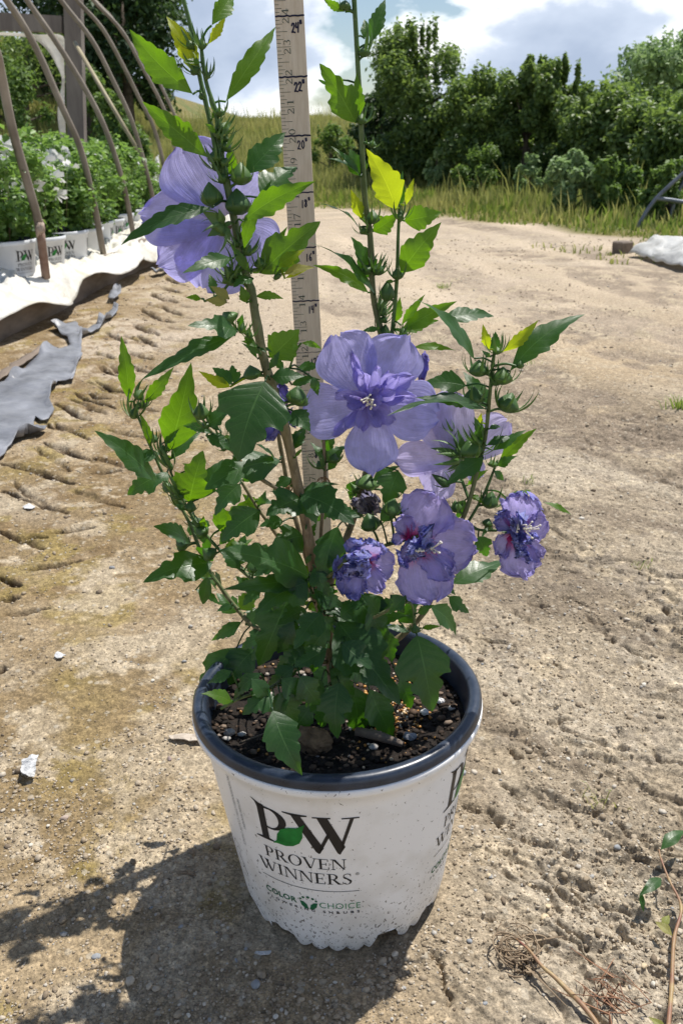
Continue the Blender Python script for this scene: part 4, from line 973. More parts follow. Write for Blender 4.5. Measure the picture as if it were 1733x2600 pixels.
def leaf(z, bx, by, tx, ty, wr=.45, kind='b', mat='leaf', tilt=20, dy=0.0, dt=0.0, side=0, bend=.09, fold=.12, twist=.9, Y=None, label=None, pet=True, curl=0.0, sd_=None, teeth=None):
    ox, oy, k_ = ZM[z]; bx, by, tx, ty = ox + bx * k_, oy + by * k_, ox + tx * k_, oy + ty * k_
    nb_, d = near_branch(bx, by); Yb = (nb_[2] if Y is None else Y) + dy
    B, T = S0(bx, by, Yb), S0(tx, ty, Yb + dt)
    view = (CAM - (B + BASE)).normalized()
    if tilt >= 45: tilt += 12
    N = view * math.cos(R(tilt)) + Vector((0, 0, 1)) * math.sin(R(tilt)) + Vector((1, 0, 0)) * side
    sd2 = nleaf[0] if sd_ is None else sd_; nleaf[0] += 1
    rs_ = np.random.RandomState(sd2 + 500)
    if teeth is None: teeth = {'a': 7.3, 'b': 6.4, 'c': 6.6, 'e': 1}[kind]
    V, Fc, UV = blade(B, T, N, wr, kind, fold, bend, twist * (rs_.rand() - .5) * 2, sd2, teeth, curl=curl)
    if pet and d < 120:
        P0 = S0(nb_[0], nb_[1], nb_[2]); pv, pf = petiole(P0, V[5] if len(V) > 5 else B)
        o_ = len(V); V = V + [Vector(v) for v in pv]; Fc = Fc + [tuple(i + o_ for i in f) for f in pf]; UV = UV + [(0.5, .3)] * len(pv)
    me = bpy.data.meshes.new('leaf'); me.from_pydata([tuple(v - B) for v in V], [], Fc)
    me.polygons.foreach_set('use_smooth', [True] * len(me.polygons))
    l = me.uv_layers.new(name='UVMap'); l.data.foreach_set('uv', [c for lp in me.loops for c in UV[lp.vertex_index]])
    me.update(); LV.append((me, B, mat, (B - T).length, label))
y_, g_, d_ = 'leafy', 'leafm', 'leaf'
# z, bx,by,tx,ty, width, kind, material, tilt ...
Ls = [
 (4, 590, 740, 90, 230, .34, 'a', g_, 0, -.012, .0), (4, 640, 615, 380, 128, .30, 'a', y_, -8, .0, .012), (4, 705, 350, 845, 122, .26, 'a', y_, 0, 0, .01), (4, 735, 200, 905, -70, .38, 'a', g_, 20, 0, .02),
 (4, 845, 800, 1240, 208, .24, 'a', g_, 38, .004, .03), (4, 710, 1240, 190, 798, .30, 'a', g_, 0, -.01, .0), (4, 880, 1370, 870, 1128, .42, 'b', g_, 0, .01, .0), (4, 1015, 1370, 1312, 1040, .50, 'b', d_, 42, 0, .02),
 (4, 980, 1740, 1548, 1425, .27, 'a', g_, 15, -.02, -.02), (4, 1130, 1560, 1400, 1310, .55, 'c', d_, 40, .0, .03), (4, 990, 1960, 1115, 1520, .24, 'a', g_, 0, -.015, .0), (4, 740, 1632, 20, 1930, .23, 'a', d_, 38, -.02, -.02),
 (4, 900, 2030, 505, 2150, .30, 'a', d_, 25, -.02, -.03), (4, 1045, 2150, 878, 1905, .26, 'a', g_, 10, -.01, .0), (4, 1120, 2150, 1590, 1740, .42, 'c', g_, 0, .0, .01),
 (4, 1180, 2100, 1330, 1780, .30, 'b', g_, 0, .008, .0), (4, 1250, 2090, 1470, 1960, .42, 'b', y_, 20, -.005, .0), (4, 1290, 2160, 1548, 2105, .32, 'a', 'leafdry', 40, -.006, -.01), (4, 1310, 2190, 1480, 2125, .22, 'a', y_, 30, -.01, .0),
 (4, 1060, 2190, 905, 2260, .70, 'c', d_, 55, -.01, -.01), (4, 870, 2350, 725, 2250, .50, 'b', 'leafdry', 10, -.01, .0), (4, 850, 2380, 690, 2360, .50, 'b', 'leafdry', 10, -.012, .0), (4, 1010, 2380, 960, 2240, .6, 'b', g_, 5, -.008, .0), (4, 1080, 2330, 1300, 2350, .30, 'b', g_, 20, .0, .01),
 (7, 250, 600, 203, 212, .24, 'a', g_, 0, 0, 0), (7, 335, 610, 512, 395, .27, 'a', g_, 0, 0, 0), (7, 490, 880, 612, 368, .40, 'b', g_, 0, 0, 0), (7, 412, 1065, 45, 768, .36, 'b', d_, 45, -.006, -.02),
 (7, 495, 935, 672, 775, .40, 'b', d_, 50, .0, .02), (7, 380, 870, 305, 655, .20, 'a', g_, 0, 0, 0), (7, 600, 1185, 682, 885, .62, 'c', g_, 0, .0, .0), (7, 655, 1170, 800, 935, .48, 'b', d_, 35, .0, .02),
 (7, 1045, 480, 885, 948, .74, 'c', d_, 25, -.035, -.03), (7, 1130, 940, 690, 1115, .52, 'c', d_, 48, -.01, -.03), (7, 865, 212, 318, 475, .20, 'a', d_, 40, -.01, -.03), (7, 880, 190, 592, 155, .42, 'c', d_, 35, -.01, -.02),
 (7, 840, 512, 652, 418, .32, 'b', y_, 5, .0, 0), (7, 1070, 340, 1245, 175, .80, 'b', g_, 5, .01, .01), (7, 1085, 455, 1275, 450, .58, 'b', d_, 30, -.005, .0), (7, 1255, 255, 1375, 290, .30, 'a', g_, 20, .0, 0, ),
 (7, 775, 1350, 800, 1160, .40, 'b', g_, 0, .0, 0), (7, 775, 1355, 945, 1175, .55, 'c', g_, 0, .005, 0), (7, 1010, 1235, 785, 1420, .60, 'c', d_, 20, -.01, -.01), (7, 612, 1425, 390, 1328, .55, 'b', d_, 48, -.005, -.02),
 (7, 735, 1545, 330, 1658, .44, 'c', d_, 35, -.005, -.03), (7, 705, 1625, 680, 1785, .40, 'e', d_, 10, -.004, 0), (7, 1250, 1165, 1050, 1270, .75, 'c', d_, 25, -.01, -.02), (7, 1262, 1150, 1345, 1315, .72, 'b', d_, 25, -.012, -.01),
 (7, 1255, 1145, 1568, 1320, .48, 'c', d_, 30, -.02, -.03), (7, 1265, 1385, 1080, 1455, .80, 'c', d_, 25, -.008, -.02), (7, 1300, 1625, 775, 1470, .40, 'c', d_, 30, -.03, -.04), (7, 1300, 1650, 795, 1700, .24, 'b', d_, 35, -.04, -.04),
 (7, 1290, 1660, 990, 1845, .60, 'c', d_, 35, -.05, -.03), (6, 308, 1131, 218, 1432, .50, 'b', d_, 48, -.05, -.02), (7, 1110, 960, 985, 845, .42, 'b', d_, 60, -.006, -.01), (7, 850, 500, 735, 400, .50, 'b', d_, 20, .0, .01),
 (7, 870, 490, 850, 385, .65, 'c', d_, 20, .006, .01), (7, 700, 740, 868, 640, .55, 'b', d_, 40, -.004, .0), (7, 1175, 895, 1285, 745, .48, 'b', d_, 45, .0, .02), (7, 700, 800, 860, 895, .50, 'b', d_, 40, -.01, .0),
 (7, 1205, 650, 1310, 775, .75, 'b', d_, 20, -.01, -.01), (7, 1330, 690, 1405, 665, .35, 'a', g_, 10, -.01, 0), (7, 1395, 935, 1308, 835, .42, 'b', d_, 50, .0, .01), (7, 1400, 950, 1525, 860, .55, 'c', d_, 30, .0, .01),
 (7, 640, 1000, 560, 960, .4, 'b', g_, 0, 0, 0), (7, 870, 1560, 930, 1380, .6, 'c', d_, 25, .0, .01), (7, 1010, 1500, 1130, 1450, .6, 'c', d_, 30, -.01, 0), (7, 850, 1790, 760, 1830, .45, 'b', d_, 30, -.01, 0),
 (7, 900, 850, 760, 800, .45, 'b', g_, 20, 0, 0), (7, 980, 250, 905, 245, .4, 'b', g_, 0, 0, 0), (7, 1000, 350, 905, 255, .28, 'a', d_, 45, .0, .0),
 (5, 640, 300, 742, -5, .34, 'a', d_, 15, 0, 0.01), (5, 600, 260, 600, 130, .42, 'b', d_, 40, .01, .01), (5, 540, 830, 296, 430, .42, 'c', g_, 0, -.008, 0), (5, 552, 800, 548, 490, .34, 'b', g_, 0, -.004, 0), (5, 470, 80, 320, -10, .34, 'a', g_, 5, 0, 0),
 (5, 350, 575, 288, 540, .3, 'e', d_, 10, -.01, 0), (5, 815, 1420, 612, 1008, .46, 'b', y_, 0, -.006, 0), (5, 845, 1400, 862, 1155, .30, 'b', d_, 40, .006, .01), (5, 880, 1395, 936, 1208, .28, 'a', y_, 0, 0, 0), (5, 870, 1500, 1125, 1440, .62, 'b', g_, 0, .012, 0),
 (5, 660, 1572, 830, 1450, .62, 'b', g_, 0, .012, 0), (5, 845, 1850, 1122, 1508, .46, 'b', g_, -5, -.004, 0), (5, 580, 1200, 345, 1078, .40, 'c', d_, 45, .0, -.02), (5, 585, 1190, 500, 1010, .62, 'c', d_, 35, .004, 0), (5, 575, 1200, 373, 992, .17, 'a', d_, 30, -.006, 0),
 (5, 565, 1545, 296, 1385, .32, 'b', d_, 55, -.004, -.02), (5, 580, 1480, 508, 1285, .40, 'b', y_, 0, 0, 0), (5, 650, 1895, 508, 1605, .42, 'b', d_, 12, .006, 0), (5, 672, 1995, 208, 1640, .24, 'b', d_, 52, -.006, -.02), (5, 625, 1985, 248, 1800, .24, 'b', g_, 30, .006, 0),
 (5, 805, 2190, 842, 2015, .40, 'b', g_, 0, 0.004, 0), (5, 850, 2210, 1012, 1998, .22, 'a', g_, 10, -.004, 0), (5, 860, 2240, 1228, 2045, .30, 'b', g_, 25, -.002, .0), (6, 620, 160, 810, 105, .35, 'b', g_, 20, .0, .01), (6, 835, 95, 1085, 85, .30, 'b', d_, 38, -.004, .03),
 (6, 985, 295, 690, -5, .27, 'b', d_, 48, -.004, -.01), (6, 690, 238, 895, 255, .22, 'b', g_, 35, -.01, 0), (6, 1163, 358, 1537, 75, .30, 'a', d_, 38, -.004, .02), (6, 1128, 262, 1305, 103, .26, 'a', y_, 5, 0, 0), (6, 1062, 250, 1028, 122, .34, 'a', y_, 0, 0, 0),
 (6, 945, 430, 712, 430, .50, 'b', d_, 30, .012, .01), (6, 1045, 540, 930, 360, .46, 'b', d_, 50, .016, .02), (6, 1042, 545, 552, 582, .19, 'b', d_, 50, -.02, -.05), (6, 960, 525, 695, 490, .22, 'a', d_, 30, -.014, -.03), (6, 1078, 752, 1246, 650, .36, 'b', d_, 45, -.004, 0),
 (6, 1108, 815, 1297, 642, .25, 'a', g_, 10, .0, .0), (6, 1030, 790, 840, 925, .38, 'b', d_, 35, -.02, -.02), (6, 1012, 620, 1022, 565, .5, 'b', y_, 0, .01, 0), (6, 610, 855, 545, 1030, .70, 'c', d_, 20, -.01, -.01), (6, 1165, 1010, 1265, 950, .5, 'c', g_, 30, .02, .01),
 (6, 1330, 1010, 1468, 1072, .22, 'a', g_, 45, .01, .0), (6, 1005, 1180, 1050, 1280, .72, 'c', d_, 20, .0, 0), (6, 880, 1415, 1150, 1300, .42, 'b', d_, 50, .0, .03), (6, 845, 1430, 895, 1475, .4, 'b', d_, 30, 0, 0), (6, 60, 745, 140, 650, .4, 'b', d_, 45, 0, 0.01),
 (6, 640, 935, 590, 900, .4, 'b', d_, 40, 0, 0), (6, 590, 1080, 660, 1040, .3, 'a', d_, 40, 0, 0), (6, 400, 900, 370, 1000, .6, 'c', d_, 20, 0, 0), (6, 180, 390, 210, 480, .5, 'b', d_, 30, 0, 0),
 (8, 780, 195, 1090, 608, .48, 'c', d_, 38, -.03, -.05), (8, 855, 55, 1030, 292, .56, 'c', d_, 25, -.03, -.02), (8, 1172, 262, 1248, 640, .60, 'c', d_, 28, -.01, -.02), (8, 1130, 245, 1005, 222, .36, 'b', d_, 50, -.01, 0), (8, 1195, 225, 1292, 215, .3, 'b', g_, 30, 0, 0),
 (8, 785, 495, 776, 775, .56, 'c', d_, 20, -.07, -.02), (8, 455, 635, 602, 958, .52, 'b', d_, 32, -.055, -.03), (8, 590, 465, 688, 608, .62, 'c', d_, 25, -.04, 0), (8, 250, 592, 98, 552, .42, 'b', g_, 25, -.01, -.01), (8, 460, 560, 305, 655, .66, 'c', d_, 30, -.02, -.01),
 (8, 275, 325, 58, 590, .40, 'c', d_, 30, .0, -.02), (8, 365, 330, 235, 510, .62, 'c', d_, 25, .0, -.01), (8, 540, 60, 385, 415, .52, 'c', d_, 28, -.02, -.02), (8, 645, 230, 655, 445, .54, 'c', d_, 20, -.01, 0), (8, 740, 215, 620, 405, .5, 'b', d_, 25, -.02, 0),
 (8, 300, 195, 150, 288, .36, 'b', d_, 25, 0, 0), (8, 935, 530, 1055, 775, .46, 'b', d_, 22, -.05, 0), (8, 1085, 485, 1140, 625, .55, 'c', d_, 22, -.02, 0), (8, 490, 545, 565, 710, .6, 'c', d_, 20, -.02, 0), (8, 850, 515, 880, 770, .55, 'c', d_, 15, -.03, 0), (8, 655, 600, 545, 765, .5, 'b', d_, 15, -.04, 0),
 (8, 1080, 190, 1180, 75, .62, 'c', d_, 30, .0, 0), (8, 1040, 60, 1110, 150, .6, 'c', d_, 30, .0, 0), (8, 560, 245, 645, 285, .4, 'b', d_, 60, .03, 0), (8, 395, 450, 260, 585, .4, 'b', d_, 40, -.01, 0), (8, 1000, 250, 1050, 395, .55, 'c', d_, 20, -.02, 0), (8, 690, 170, 760, 250, .6, 'c', d_, 20, -.03, 0),
 (8, 470, 250, 350, 390, .55, 'c', d_, 30, -.02, -.01), (8, 930, 130, 1010, 300, .5, 'c', d_, 30, 0, 0), (8, 700, 480, 620, 620, .5, 'c', d_, 20, -.06, 0), (8, 560, 420, 430, 520, .55, 'c', d_, 35, -.02, 0), (8, 620, 130, 480, 210, .6, 'c', d_, 40, -.04, -.02), (8, 320, 210, 430, 120, .5, 'b', d_, 30, 0, 0),
 (7, 1330, 1570, 1420, 1740, .6, 'c', d_, 25, -.02, -.01), (7, 1100, 1560, 980, 1620, .5, 'c', d_, 30, -.02, 0), (7, 640, 1700, 780, 1790, .4, 'b', d_, 50, .02, .0), (7, 1400, 1480, 1340, 1600, .5, 'b', d_, 25, .0, 0), (7, 1160, 1700, 1080, 1830, .5, 'c', d_, 30, -.03, 0),
 (7, 1450, 1210, 1350, 1300, .5, 'c', d_, 20, .02, 0), (7, 1240, 1100, 1150, 1060, .5, 'b', d_, 40, .02, 0), (7, 1260, 1130, 1480, 1085, .34, 'b', d_, 55, .0, .0), (7, 1400, 1200, 1560, 1240, .5, 'c', d_, 25, .02, 0), (7, 1240, 400, 1370, 390, .5, 'b', d_, 30, .02, 0), (7, 1200, 500, 1370, 470, .4, 'b', d_, 40, .01, 0),
 (8, 700, 150, 560, 330, .55, 'c', d_, 30, -.05, -.02), (8, 760, 120, 640, 60, .6, 'c', d_, 45, -.04, 0), (8, 790, 170, 930, 90, .6, 'c', d_, 45, -.03, 0), (8, 640, 60, 470, 20, .55, 'c', d_, 45, -.05, -.01),
 (8, 800, 300, 960, 430, .6, 'c', d_, 30, -.05, -.01), (8, 720, 330, 560, 420, .6, 'c', d_, 35, -.06, -.01), (8, 740, 430, 860, 560, .55, 'c', d_, 25, -.05, 0), (8, 620, 320, 480, 450, .6, 'c', d_, 30, -.04, 0), (8, 430, 260, 300, 330, .6, 'c', d_, 35, .0, 0),
 (8, 500, 480, 620, 590, .6, 'c', d_, 20, -.02, 0), (8, 900, 300, 1020, 470, .5, 'c', d_, 25, -.02, 0), (8, 980, 150, 900, 60, .6, 'c', d_, 30, 0, 0), (8, 560, 200, 480, 350, .5, 'c', d_, 30, -.03, 0), (8, 350, 480, 450, 600, .5, 'b', d_, 25, -.01, 0), (8, 1000, 560, 900, 700, .5, 'c', d_, 15, -.03, 0),
 (8, 540, 560, 420, 640, .6, 'b', d_, 20, -.02, 0), (8, 720, 560, 700, 720, .6, 'c', d_, 15, -.05, 0), (8, 250, 440, 130, 500, .45, 'b', d_, 35, 0, 0), (8, 940, 600, 960, 730, .55, 'c', d_, 15, -.03, 0), (7, 1150, 1300, 1010, 1330, .6, 'c', d_, 30, -.01, 0), (7, 1200, 1420, 1080, 1560, .6, 'c', d_, 30, -.03, 0),
 (7, 1200, 1050, 1090, 1120, .5, 'c', d_, 35, .01, 0), (7, 1330, 1700, 1500, 1800, .6, 'c', d_, 30, -.03, 0), (7, 950, 1700, 870, 1620, .6, 'c', d_, 35, 0, 0), (6, 520, 1100, 640, 1010, .5, 'c', d_, 35, 0, 0), (6, 400, 1000, 480, 900, .5, 'c', d_, 25, .01, 0), (6, 860, 1480, 960, 1560, .5, 'c', d_, 30, 0, 0), (6, 260, 850, 330, 760, .4, 'b', d_, 30, 0, 0),
 (6, 640, 1480, 560, 1560, .6, 'c', d_, 30, -.02, 0), (6, 940, 1000, 900, 1090, .6, 'c', d_, 25, .01, 0), (6, 240, 620, 150, 560, .5, 'b', d_, 30, 0, 0),
]
for q in Ls: leaf(*q)
rsl = np.random.RandomState(99)
for q in range(120):
    i = rsl.randint(0, len(BR)); bx, by, Yb = BR[i]
    if not (150 < by < 1620): continue
    if by < 700 and q % 2: continue
    L_ = (22 + 42 * rsl.rand()) * (1.0 if by < 1000 else 1.25); an = rsl.rand() * 6.28
    leaf(0, bx + 8 * math.cos(an), by - 6, bx + L_ * math.cos(an), by - 8 - L_ * (.25 + .7 * math.sin(an)), .30 + .2 * rsl.rand(), 'ab'[q % 2], [g_, d_, d_, d_][q % 4] if by > 700 else [g_, d_][q % 2], 10 + 40 * rsl.rand(), dy=.02 * (rsl.rand() - .5), dt=.02 * (rsl.rand() - .5))
for q in range(170):
    i = rsl.randint(0, len(BR)); bx, by, Yb = BR[i]
    if not (1150 < by < 1705) or bx > 1130 or (q % 2 and by < 1400): continue
    L_ = 55 + 62 * rsl.rand(); an = rsl.rand() * 6.28
    leaf(0, bx + 12 * math.cos(an), by, bx + L_ * math.cos(an), by + L_ * (.15 + .75 * math.sin(an)), .42 + .22 * rsl.rand(), 'bcc'[q % 3], d_ if q % 7 else g_, 15 + 35 * rsl.rand(), dy=.09 * (rsl.rand() - .35), dt=.05 * (rsl.rand() - .5))
# the hundred or so largest leaves are parts of their own; the remaining small ones form one
order = sorted(range(len(LV)), key=lambda i: -LV[i][3])
bigset = set(order[:98]); rest = []
for i, (me, B, mt, L, lb) in enumerate(LV):
    if i in bigset:
        o = link('leaf', me, M[mt], shrub); o.location = B
        if mt == 'leafy': o['label'] = 'bright yellow green young leaf'
        if mt == 'leafdry': o['label'] = 'drying yellowish leaf'
    else: rest.append((me, B, mt))
bm = bmesh.new(); mats = [d_, g_, y_, 'leafdry']; uvn = None
Vr, Fr, Ur, Mr = [], [], [], []
for me, B, mt in rest:
    o_ = len(Vr); Vr += [tuple(v.co + B) for v in me.vertices]; uvl = me.uv_layers[0].data
    for p in me.polygons:
        Fr.append([v + o_ for v in p.vertices]); Ur += [tuple(uvl[li].uv) for li in p.loop_indices]; Mr.append(mats.index(mt))
me = bpy.data.meshes.new('small_leaves'); me.from_pydata(Vr, [], Fr)
l = me.uv_layers.new(name='UVMap'); l.data.foreach_set('uv', [c for u in Ur for c in u])
for m_ in mats: me.materials.append(M[m_])
me.polygons.foreach_set('material_index', Mr); me.polygons.foreach_set('use_smooth', [True] * len(Fr)); me.update(); bm.free()
o = bpy.data.objects.new('small_leaves', me); COL.objects.link(o); o.parent = shrub; o['kind'] = 'stuff'

# ---- buds: a closed calyx with a ring of narrow bracts
def bud(z, bx, by, tx, ty, w, br=7, brl=1.0, brs=.25, dy=-.004, name='bud', open_=False, col='bud'):
    ox, oy, k_ = ZM[z]; bx, by, tx, ty, w = ox + bx * k_, oy + by * k_, ox + tx * k_, oy + ty * k_, w * k_
    nb_, d = near_branch(bx, by); Y = nb_[2] + dy; B, T = S0(bx, by, Y), S0(tx, ty, Y + .002)
    ax = T - B; L = ax.length; a = ax.normalized(); x = a.cross((CAM - BASE - B).normalized()).normalized(); y = a.cross(x)
    Rw = w / F_PX * (Y * .93 + .2) / 2
    V = []; UV = []; nA, nL = 20, 14; seed = len(bpy.data.objects); rs_ = np.random.RandomState(seed % 9999)
    for i in range(nL + 1):
        t = i / nL; r_ = Rw * (math.sin(min(1, (t + .04) / .36) * math.pi / 2) ** .7 if t < .32 else max(0, 1 - ((t - .32) / .70) ** 1.55))
        if i == nL: r_ = Rw * .05
        for k2 in range(nA):
            an = 2 * math.pi * k2 / nA; rid = 1 + .15 * (abs(math.cos(2.5 * an + t * .9)) - .6) + .03 * math.cos(10 * an)
            V.append(B + a * (L * t) + (x * math.cos(an) + y * math.sin(an)) * r_ * rid); UV.append((((k2 * 5 / nA) % 1 - .5) * 1.8, t))
    Fc = [(i * nA + k2, i * nA + (k2 + 1) % nA, (i + 1) * nA + (k2 + 1) % nA, (i + 1) * nA + k2) for i in range(nL) for k2 in range(nA)]
    P0 = S0(nb_[0], nb_[1], nb_[2])
    if d < 90:
        pv, pf = petiole(P0, B + a * L * .1, .0011); o_ = len(V); V += [Vector(v) for v in pv]; Fc += [tuple(i + o_ for i in f) for f in pf]; UV += [(0.5, .3)] * len(pv)
    me = bpy.data.meshes.new(name); me.from_pydata([tuple(v - B) for v in V], [], Fc); me.polygons.foreach_set('use_smooth', [True] * len(Fc))
    l = me.uv_layers.new(name='UVMap'); l.data.foreach_set('uv', [c for lp in me.loops for c in UV[lp.vertex_index]])
    o = link(name, me, M[col], shrub); o.location = B
    if br:
        V2, F2, U2 = [], [], []
        for q in range(br):
            an = 2 * math.pi * q / br + rs_.rand() * .5; rad = x * math.cos(an) + y * math.sin(an)
            tip = a * (L * brl * (.75 + .5 * rs_.rand())) + rad * (Rw * (.9 + brs * 4 * rs_.rand()) + L * brs * .5)
            v, f, u = blade(rad * Rw * .45 + a * L * .02, tip, rad, .13, 'a', -.3, .18, 0, seed + q, 1, 0, 8, 1)
            o_ = len(V2); V2 += [tuple(c) for c in v]; F2 += [tuple(i + o_ for i in g) for g in f]; U2 += u
        me = bpy.data.meshes.new('bracts'); me.from_pydata(V2, [], F2); me.polygons.foreach_set('use_smooth', [True] * len(F2))
        l = me.uv_layers.new(name='UVMap'); l.data.foreach_set('uv', [c for lp in me.loops for c in U2[lp.vertex_index]])
        link('bracts', me, M['bud'], o)
Bs = [(4, 965, 1455, 960, 1275, 130, 7, .95, .15), (4, 945, 1690, 930, 1480, 160, 6, .6, .1), (4, 745, 1625, 712, 1430, 135, 6, .6, .15), (4, 760, 1280, 758, 1180, 92, 7, 1.3, .2), (4, 800, 915, 795, 840, 60, 7, 2.0, .35), (4, 1120, 2110, 1108, 2020, 80, 7, 1.4, .25),
 (4, 665, 390, 650, 300, 50, 8, 2.0, .3), (4, 840, 1115, 838, 1065, 50, 7, 2.4, .4), (4, 700, 620, 705, 560, 36, 6, 2.4, .35), (4, 650, 780, 655, 720, 30, 5, 1.6, .3), (4, 1260, 2190, 1235, 2150, 60, 5, .9, .2), (4, 860, 2230, 840, 2170, 60, 8, 2.0, .5),
 (5, 465, 68, 472, 0, 62, 5, .8, .2), (5, 600, 385, 603, 310, 62, 7, 2.2, .35), (5, 572, 845, 585, 770, 60, 8, 1.9, .35), (5, 655, 1520, 655, 1425, 76, 6, 1.2, .3), (5, 690, 1870, 700, 1780, 66, 7, 1.7, .35), (5, 825, 1900, 822, 1815, 66, 7, 1.5, .35), (5, 750, 2045, 760, 1900, 84, 5, .8, .15),
 (5, 735, 2290, 745, 2200, 60, 8, 1.4, .5), (5, 840, 1500, 845, 1430, 40, 9, 1.8, .6), (5, 600, 1590, 590, 1540, 50, 8, 1.8, .6), (5, 650, 1000, 660, 950, 40, 7, 1.2, .4), (5, 860, 2290, 870, 2220, 50, 8, 1.4, .5),
 (6, 1005, 385, 1010, 300, 82, 7, 1.3, .3), (6, 1120, 425, 1130, 335, 84, 7, 1.2, .3), (6, 980, 525, 985, 435, 90, 6, 1.3, .3), (6, 1135, 560, 1175, 465, 100, 8, 1.35, .35), (6, 975, 785, 960, 695, 100, 8, 1.2, .5), (6, 95, 520, 112, 430, 90, 5, .7, .15), (6, 565, 1075, 590, 990, 84, 6, .8, .2),
 (6, 480, 1150, 455, 1065, 92, 7, .8, .3), (6, 1055, 1040, 1075, 955, 72, 7, 1.1, .3), (6, 1100, 275, 1098, 235, 40, 9, 2.6, .5), (6, 450, 945, 458, 870, 105, 5, .6, .2), (6, 1075, 835, 1080, 800, 46, 7, 1.7, .3), (6, 1045, 1130, 1060, 1090, 50, 5, .9, .2), (6, 900, 1060, 890, 1000, 50, 7, 1.2, .4),
 (6, 850, 1430, 860, 1390, 44, 5, 1, .2), (6, 1215, 345, 1215, 300, 30, 4, 1, .2), (6, 600, 990, 600, 950, 30, 6, 1.2, .3), (6, 860, 930, 775, 870, 40, 6, .6, .4),
 (7, 272, 700, 285, 630, 50, 8, 2.0, .5), (7, 325, 640, 335, 590, 30, 7, 1.8, .5), (7, 672, 705, 665, 605, 82, 6, 1.2, .2), (7, 850, 140, 800, 75, 95, 8, .8, .25), (7, 975, 470, 955, 385, 92, 6, .7, .2), (7, 490, 1125, 445, 1070, 56, 5, .9, .2), (7, 605, 1245, 612, 1175, 60, 5, .9, .25),
 (7, 700, 1385, 640, 1335, 80, 6, .9, .25), (7, 745, 1515, 680, 1460, 86, 6, .8, .2), (7, 590, 1455, 525, 1405, 90, 6, .8, .2), (7, 600, 1625, 668, 1590, 62, 4, .8, .15), (7, 445, 910, 450, 850, 40, 9, 2.2, .5), (7, 400, 840, 395, 790, 34, 7, 1.8, .4), (7, 1225, 620, 1262, 530, 100, 5, .7, .15),
 (7, 980, 1600, 975, 1520, 80, 8, .8, .5), (7, 1440, 960, 1452, 900, 56, 8, 1.3, .5), (7, 500, 1000, 470, 930, 26, 7, 2.2, .4), (7, 560, 1230, 530, 1160, 34, 6, 2.0, .3), (7, 660, 1330, 620, 1290, 34, 6, 1.6, .3), (7, 900, 200, 920, 130, 34, 8, 1.4, .5), (7, 950, 230, 950, 170, 34, 8, 1.4, .5),
 (7, 820, 880, 780, 850, 40, 5, 1, .3), (8, 1165, 250, 1162, 205, 44, 7, 1.1, .3)]
for q in Bs: bud(*q)
nb0 = 0
while nb0 < 34:
    i = rsl.randint(0, len(BR)); bx, by, Yb = BR[i]
    if not (60 < by < 1350) or (620 < bx < 740 and by > 640): continue
    sx = (-1) ** nb0; ln = 16 + 14 * rsl.rand(); bud(0, bx + 7 * sx, by - 6, bx + (7 + ln * .55) * sx, by - 6 - ln, 15 + 11 * rsl.rand(), 7, 1.5 + .7 * rsl.rand(), .35); nb0 += 1
for (z, x_, y2, s_) in ((7, 1160, 1095, 44), (7, 1385, 1080, 38)):   # dried brown calyces
    ox, oy, k_ = ZM[z]; nb_, d = near_branch(ox + x_ * k_, oy + y2 * k_); C0 = S0(ox + x_ * k_, oy + y2 * k_, nb_[2] - .006); rr2 = s_ * k_ / F_PX * .85; mb = MB(); rs_ = np.random.RandomState(x_)
    for q in range(13):
        u = Vector(rs_.randn(3)).normalized(); v = Vector(rs_.randn(3)).normalized(); v = (v - u * v.dot(u)).normalized()
        mb.tube([u * rr2 * math.cos(a_ * .4) + v * rr2 * math.sin(a_ * .4) for a_ in range(0, 7)], [.0004] * 7, 5)
    mb.box((0, 0, -rr2 * .9), (.002, .002, .004)); o = mb.build('dried_calyx', simple('dry_calyx', (.22, .12, .05), (.42, .26, .12), 200, .7, .4, .001, trans=.2), shrub); o.location = C0

